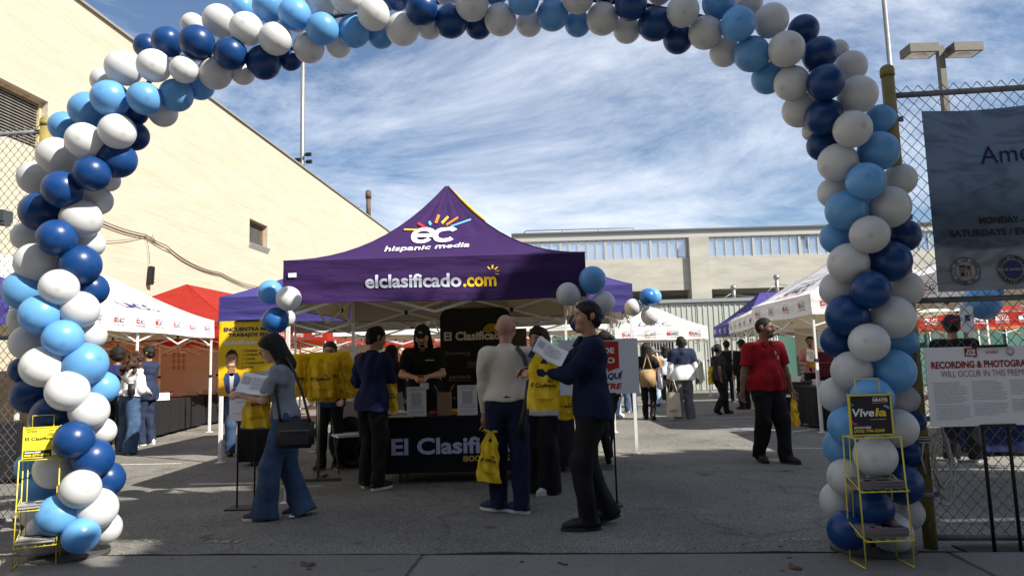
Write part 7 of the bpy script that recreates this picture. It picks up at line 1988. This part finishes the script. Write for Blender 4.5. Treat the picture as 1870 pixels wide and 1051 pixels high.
def bag(label, p, rz, seed=1, sc=1.0, bulge=.05, taper=.86, tilt=0, group=None, rx=0, pr=True):
    me, pm = bag_mesh(seed, bulge, taper)
    t_ = thing('carrier_bag', label, 'bag', p, rz, group); t_.scale = (sc, sc, sc); t_.rotation_euler = (R(rx), R(tilt), rz)
    link('bag_body', me, t_)
    if pr: link('print', pm, t_)
    return t_
dnz = Vector((0, 0, -.10))
bag('yellow carrier bag hanging from the hand of the woman in grey t-shirt', AT(470, 700, woman['hand'](-1).y-.02)+Vector((0, 0, 0)), R(-4), 1, .98, .05, .62)
bag('yellow carrier bag hanging beside the man in the dark blue shirt', AT(707, 700, f2.y+.12), R(22), 2, .82, .03, .9)
bag('yellow carrier bag held low by the bald man', AT(895, 806, f4.y-.06), R(-30), 3, .86, .045, .62, tilt=4)
bag('yellow carrier bag held up by the man in the navy sweater', AT(993, 664, f6.y-.16), R(-12), 4, .90, .045, .84, tilt=3)
bag('yellow carrier bag swinging from the hand of the man in the red polo', AT(1449, 728, manr['hand'](1).y), R(60), 5, .82, .05, .7, tilt=-8)
bag('yellow carrier bag at the side of the woman in the white jacket', AT(1035, 720, f5.y-.1), R(10), 6, .62, .05, .84)
bag('small yellow bag beside the man in the pink shirt', AT(1487, 645, 16.3), R(0), 7, .8)
bag('small yellow bag beside the woman with the ponytail', AT(1300, 676, G(1318, 756).y+.1), R(20), 8, .8)
# bag rack
rk = G(581, 876); yk_ = rk.y
rt = thing('bag_rack', 'metal T stand holding the bunch of yellow carrier bags', 'rack', (rk.x, rk.y, 0))
zk = AT(581, 655, yk_).z
mb = MB(); mb.cyl((0, 0, .02), (0, 0, zk), .017, 10); mb.build('post', mat('chrome_tube', (.35, .34, .32), .3, metal=.8), rt)
x0_ = AT(545, 640, yk_).x-rk.x; x1_ = AT(632, 640, yk_).x-rk.x
mb = MB(); mb.cyl((x0_, 0, zk), (x1_, 0, zk), .013, 8); mb.build('arm', MATS['chrome_tube'], rt)
mb = MB(); mb.box((.06, -.08, .02), (.46, .05, .03)); mb.box((0, .1, .02), (.05, .44, .03)); mb.build('foot', flat('rack_foot', (.08, .08, .08)), rt)
rg = random.Random(3)
order = list(range(17))
for i in range(17):
    u = i/16
    bag('yellow carrier bag in the packed row hanging on the metal stand', Vector((rk.x+x0_+(x1_-x0_)*u, yk_-.02-.10*((i*7) % 5)/5, zk-.03-rg.uniform(0, .05))), R(rg.uniform(-45, 45)), 10+i % 6, rg.uniform(.82, 1.08), .055, rg.choice((.55, .65, .8)), tilt=rg.uniform(-9, 9), rx=rg.uniform(-6, 6), pr=(i % 5 == 2), group='yellow bags hanging on the rack')
bag('yellow carrier bag with readable black print hanging in front of the others', Vector((AT(597, 640, yk_).x, yk_-.26, zk-.05)), R(2), 20, 1.0, .03, .92)
# ------------------------------------------------------------------ papers in hands
def sheet_paper(label, p, w, h_, rx, ry, rz, n=1, curl=.02, M_=None, lines=True, name='paper_sheets', cat='papers'):
    mb = MB()
    for k in range(n):
        o = Vector((.006*k, -.004*k, .004*k)); a0 = .05*k
        mb.sheet(lambda u, v, o=o: Vector(((u-.5)*w, curl*math.sin(u*PI)*1.0+.25*curl*math.cos(v*3), (v-.5)*h_))+o, 8, 6)
    if lines:
        for i in range(7):
            v = .78-.09*i
            for (a, c) in ((.36, .9),): quad(mb, a, v, c-.1*(i % 3 == 0), v+.022, lambda u, vv: Vector(((u-.5)*w, curl*math.sin(u*PI)+.25*curl*math.cos(vv*3)-.004-.004*n, (vv-.5)*h_)), 1)
        quad(mb, .07, .45, .30, .80, lambda u, vv: Vector(((u-.5)*w, curl*math.sin(u*PI)+.25*curl*math.cos(vv*3)-.004-.004*n, (vv-.5)*h_)), 2)
    o = mb.build(name, [M_ or P_WHITE, flat('print_grey_blue', (.12, .13, .18)), flat('print_blank_block', (.42, .43, .46))]); o.location = p; o.rotation_euler = (R(rx), R(ry), R(rz)); tag(o, label, cat)
wy = woman['hand'](1).y
sheet_paper('white printed sheets in the hands of the woman in grey', AT(466, 700, wy-.05), .30, .20, -38, 8, -8, 2, .02)
sheet_paper('pale blue folded leaflet behind the white sheets of the woman in grey', AT(476, 688, wy+.05), .24, .16, -40, -14, -10, 1, .02, flat('pale_blue_paper', (.36, .46, .62)))
sy = mans['hand'](1).y
sheet_paper('white papers held forward by the man in the navy sweater', AT(1003, 641, sy-.1), .25, .14, -25, 32, 4, 3, .02)
sheet_paper('dark blue folder behind the white papers of the man in navy', AT(988, 644, sy+.03), .17, .15, -10, 30, 10, 1, .01, flat('folder_blue', (.015, .03, .10)), False, 'folder', 'folder')
sheet_paper('folded white papers gripped by the bald man at his side', AT(895, 766, f4.y-.02), .03, .26, 0, 4, 20, 5, .006, flat('blueish_paper', (.55, .60, .70)), False)
sheet_paper('white sheet in the hand of the man in pink shirt', AT(1480, 648, 16.1), .2, .28, -10, 12, 10, 1, .02)
mb = MB(); mb.box((0, 0, 0), (.075, .012, .04)); o = mb.build('red_card', flat('card_red', (.40, .03, .03))); o.location = (mant['hand'](1)+mant['hand'](-1))/2+Vector((0, -.01, .02)); tag(o, 'small red item in the hands of the capped man', 'card')
# ------------------------------------------------------------------ handbags and straps
def shoulder_bag(label, J, p, size, rz, strap, M_, name='handbag', zip_=True):
    t_ = thing(name, label, 'bag', p, rz)
    bm = bmesh.new(); bmesh.ops.create_cube(bm, size=1)
    for v in bm.verts: v.co = Vector((v.co.x*size[0], v.co.y*size[1]*(1 if v.co.z < 0 else .7), v.co.z*size[2]))
    bmesh.ops.bevel(bm, geom=bm.edges[:], offset=min(size)*.28, segments=3, affect='EDGES')
    me = bpy.data.meshes.new('bag_body'); bm.to_mesh(me); bm.free(); me.materials.append(M_); me.polygons.foreach_set('use_smooth', [True]*len(me.polygons))
    link('bag_body', me, t_)
    if zip_:
        mb = MB(); mb.box((0, -size[1]*.5-.002, size[2]*.12), (size[0]*.8, .006, .012)); mb.build('zip', flat('zip_grey', (.12, .12, .13), .3), t_)
        mb = MB(); mb.box((0, -size[1]*.5-.004, -size[2]*.15), (size[0]*.74, .012, size[2]*.42)); mb.build('pocket', M_, t_)
    if strap:
        inv = Matrix.Rotation(-rz, 3, 'Z')
        pts = [inv @ (Vector(q)-Vector(p)) for q in strap]
        fine = []
        for i in range(len(pts)-1):
            for k in range(4): fine.append(pts[i].lerp(pts[i+1], k/4))
        fine.append(pts[-1])
        mb = MB(); mb.tube(fine, .013, 6); mb.build('strap', M_, t_)
    return t_
BAGB = mat('black_bag_nylon', (.010, .010, .012), .55, noise=.2, nscale=30, bump=.4, bscale=60)
def Wb(J, p): return J['W'](J['T'](p))
px_ = AT(540, 791, f1.y-.17)
shoulder_bag('black crossbody bag at the hip of the woman in grey t-shirt', woman, px_, (.32, .10, .25), R(6),
    [px_+Vector((.13, -.02, .10)), AT(553, 720, f1.y-.17), AT(538, 680, f1.y-.16), AT(525, 655, f1.y-.10), AT(514, 648, f1.y-.0), AT(506, 665, f1.y-.17), AT(505, 720, f1.y-.19), px_+Vector((-.13, -.02, .11))], BAGB)
sb_ = AT(950, 740, f4.y-.02)
st = MB(); st.tube([AT(944, 634, f4.y-.10), AT(957, 650, f4.y-.16), AT(966, 690, f4.y-.16), AT(962, 725, f4.y-.17), AT(955, 765, f4.y-.17), AT(950, 790, f4.y-.10)], [.02, .022, .022, .022, .03, .04], 8)
one('bag_strap', st, BAGB, 'dark shoulder strap over the right side of the bald man', 'strap', origin=AT(957, 700, f4.y-.15))
tp_ = AT(1230, 738, G(1251, 766).y-.1)
tt = thing('tote_bag', 'cream canvas tote bag carried by the man in the windbreaker', 'bag', tp_, R(-20))
mb = MB(); mb.sheet(lambda u, v: Vector(((u-.5)*.32*(1-.15*v), -.05*math.sin(PI*u)*(1-v*.6), (v-.5)*.52)), 8, 8); mb.sheet(lambda u, v: Vector(((u-.5)*.32*(1-.15*v), .05*math.sin(PI*u)*(1-v*.6)+.004, (v-.5)*.52)), 8, 8, flip=True); mb.build('bag_body', cloth('canvas_cream', (.52, .46, .36)), tt)
mb = MB(); put_c(mb, 'LACC', 0, -.15, .05, lambda u, v: Vector((u, -.056, v)), bold=.02); mb.build('print', P_RED, tt)
for s_ in (-1, 1):
    mb = MB(); mb.tube([(-.09, s_*.02, .26), (-.03, s_*.02, .52), (.03, s_*.02, .52), (.09, s_*.02, .26)], .008, 6); mb.build('handle', MATS['canvas_cream'], tt)
p = AT(1183, 690, G(1186, 766).y-.22); shoulder_bag('tan slouchy shoulder bag of the woman behind the job fair sign', None, p, (.34, .14, .38), R(0), [p+Vector((.1, 0, .18)), p+Vector((.02, .1, .52)), p+Vector((-.1, 0, .18))], cloth('tan_canvas', (.30, .20, .10)), zip_=False)
p = AT(1205, 690, G(1186, 766).y-.12); shoulder_bag('white shopping tote beside the tan shoulder bag', None, p, (.10, .26, .5), R(0), [p+Vector((0, 0, .24)), p+Vector((-.02, .1, .55)), p+Vector((0, .08, .24))], WHITEC, zip_=False)
p = AT(240, 711, fa.y-.19); shoulder_bag('small black belt bag on the back of the curly haired woman', None, p, (.13, .07, .20), R(-10), [p+Vector((-.03, 0, .08)), AT(222, 690, fa.y-.20), AT(208, 672, fa.y-.16)], BAGB, zip_=False)
p = AT(1506, 668, 12.6); shoulder_bag('dark red backpack hanging beside the arch on the right', None, p, (.34, .18, .52), R(0), None, cloth('maroon_nylon', (.09, .012, .022)))
# ------------------------------------------------------------------ other tables, chairs and things in the booths
def draped_table(label, px0, px1, y0, y1, col, zt=.74, D_=.75, name='draped_table', lab=None):
    a = GY(px0, y0); b2 = GY(px1, y1); d = b2-a; L_ = d.length
    t_ = thing(name, label, 'table', (a+b2)/2, math.atan2(d.y, d.x))
    mb = MB(); drape(mb, L_, D_, zt, .06, .020, seed=px0); mb.build('cloth', col, t_)
    for sx_ in (-1, 1):
        for yy in (.08, D_-.08):
            mb = MB(); mb.cyl((sx_*(L_/2-.15), yy, 0), (sx_*(L_/2-.15), yy, .3), .013, 8); mb.build('leg', MATS['table_leg_grey'], t_)
    return t_
BLT = cloth('black_linen', (.014, .014, .016), bump=.25); BLUT = cloth('blue_linen', (.008, .014, .07), bump=.25)
draped_table('long black draped table beside the man in the navy suit', 280, 372, 13.9, 17.0, BLT)
draped_table('black draped table under the red canopy by the tent legs', 386, 425, 17.2, 18.4, BLT)
draped_table('black draped table behind the left chain link fence', -20, 62, 8.6, 8.7, BLT)
t_ = draped_table('low black crate with blue cloth behind the poster stand', 436, 486, 9.6, 9.6, cloth('black_vinyl', (.012, .012, .013)), .5, .4, 'storage_crate')
t_ = draped_table('small dark table with empleos printed cloth right of the booth', 1008, 1052, 8.35, 8.35, cloth('charcoal_drape', (.03, .027, .034)), .74, .6)
mb = MB(); put(mb, 'empleos', -.145, .145, .635, .045, lambda u, v: Vector((u+.02, -.045, v)), bold=.03); mb.build('lettering', P_WHITE, t_)
draped_table('black draped table behind the man in the red polo', 1452, 1508, 13.2, 12.0, BLT)
draped_table('second black draped table further under the right canopies', 1418, 1462, 15.8, 14.8, BLT)
draped_table('blue draped table beyond the right fence', 1800, 1905, 8.6, 8.6, BLUT)
draped_table('blue draped table behind the bag rack', 618, 662, 9.4, 9.4, BLUT)
def chair(label, px, y, rz, group=None):
    p = GY(px, y); t_ = thing('folding_chair', label, 'chair', p, rz, group)
    WPL = flat('white_plastic', (.62, .62, .62), .45)
    mb = MB(); mb.box((0, 0, .45), (.42, .40, .03)); mb.build('seat', WPL, t_)
    mb = MB(); mb.sheet(lambda u, v: Vector(((u-.5)*.42, .20+.05*v+.03*math.sin(PI*u), .62+.22*v+.03*math.sin(PI*u)*v)), 10, 4); mb.sheet(lambda u, v: Vector(((u-.5)*.42, .215+.05*v+.03*math.sin(PI*u), .62+.22*v+.03*math.sin(PI*u)*v)), 10, 4, flip=True); mb.build('backrest', WPL, t_)
    for sx_ in (-1, 1):
        mb = MB(); mb.cyl((sx_*.2, -.20, 0), (sx_*.2, .25, .82), .011, 8); mb.build('leg', MATS['table_leg_grey'], t_)
        mb = MB(); mb.cyl((sx_*.18, .24, 0), (sx_*.18, -.1, .45), .011, 8); mb.build('leg', MATS['table_leg_grey'], t_)
for lab, px, y, rz in (('white folding chair behind the black table by the cream wall', 366, 17.6, 2.6), ('white folding chair beside the tent leg at the red canopy', 394, 18.0, 2.8), ('white folding chair under the booth near the bag rack', 640, 9.0, 0.5), ('white folding chair at the right hand tables', 1440, 15.0, -1.2), ('white folding chair next to the tent leg on the right', 1492, 12.9, -1.0)): chair(lab, px, y, rz)
# tent card and cup on the left table
p = AT(297, 722, 14.8); mb = MB(); mb.add([(-.13, -.06, 0), (.13, -.06, 0), (.13, 0, .15), (-.13, 0, .15), (.13, .06, 0), (-.13, .06, 0)], [(0, 1, 2, 3), (3, 2, 4, 5), (1, 4, 2), (0, 3, 5)]); o = mb.build('tent_card', P_WHITE); o.location = (p.x, 14.8, .742); o.rotation_euler = (0, 0, .7); tag(o, 'white folded name card on the long black table', 'card')
p = AT(311, 720, 15.6); mb = MB(); mb.tube([(0, 0, 0), (0, 0, .14)], [.045, .055], 12); mb.tube([(0, 0, .14), (0, 0, .16)], [.057, .05], 12); o = mb.build('cup', flat('cup_brown', (.06, .025, .02))); o.location = (p.x, 15.6, .742); tag(o, 'dark paper cup on the long black table', 'cup')
# tyres / wheeled cart behind the table
p = GY(640, 9.2); mb = MB(); mb.tube([(0, .29*math.cos(a*PI/14), .33+.29*math.sin(a*PI/14)) for a in range(28)], .05, 8, closed=True); mb.cyl((-.03, 0, .33), (.03, 0, .33), .12, 14)
for a in range(6): mb.bar((0, 0, .33), (0, .25*math.cos(a*PI/3), .33+.25*math.sin(a*PI/3)), .02)
o = mb.build('cart_wheel', flat('tyre_black', (.012, .012, .012), .8)); o.location = p; o.rotation_euler = (0, 0, 1.2); tag(o, 'large black cart wheel under the canopy behind the bag rack', 'wheel')
# roll-up banner on the right and a power unit
a = AT(1464, 690, 17.5); b2 = AT(1486, 610, 17.5)
t_ = thing('rollup_banner', 'tall pale roll up banner with grey and orange print under the right canopies', 'banner', ((a.x+b2.x)/2, 17.5, 0)); w_ = b2.x-a.x
mb = MB(); mb.box((0, 0, 1.0), (w_*1.5, .012, 2.0)); mb.build('panel', flat('banner_cream', (.42, .38, .32)), t_)
mb = MB(); mb.box((0, -.009, .75), (w_*1.5, .004, 1.1)); mb.box((0, -.012, 1.18), (w_*1.3, .003, .06), 1)
for k in range(8): mb.box((0, -.012, 1.0-k*.1), (w_*1.1, .003, .035), 2)
mb.build('print', [flat('banner_grey', (.12, .14, .17)), P_ORNG, flat('banner_text', (.4, .4, .4))], t_)
mb = MB(); mb.box((0, 0, .03), (w_*1.6, .2, .06)); mb.build('base', BLK, t_)
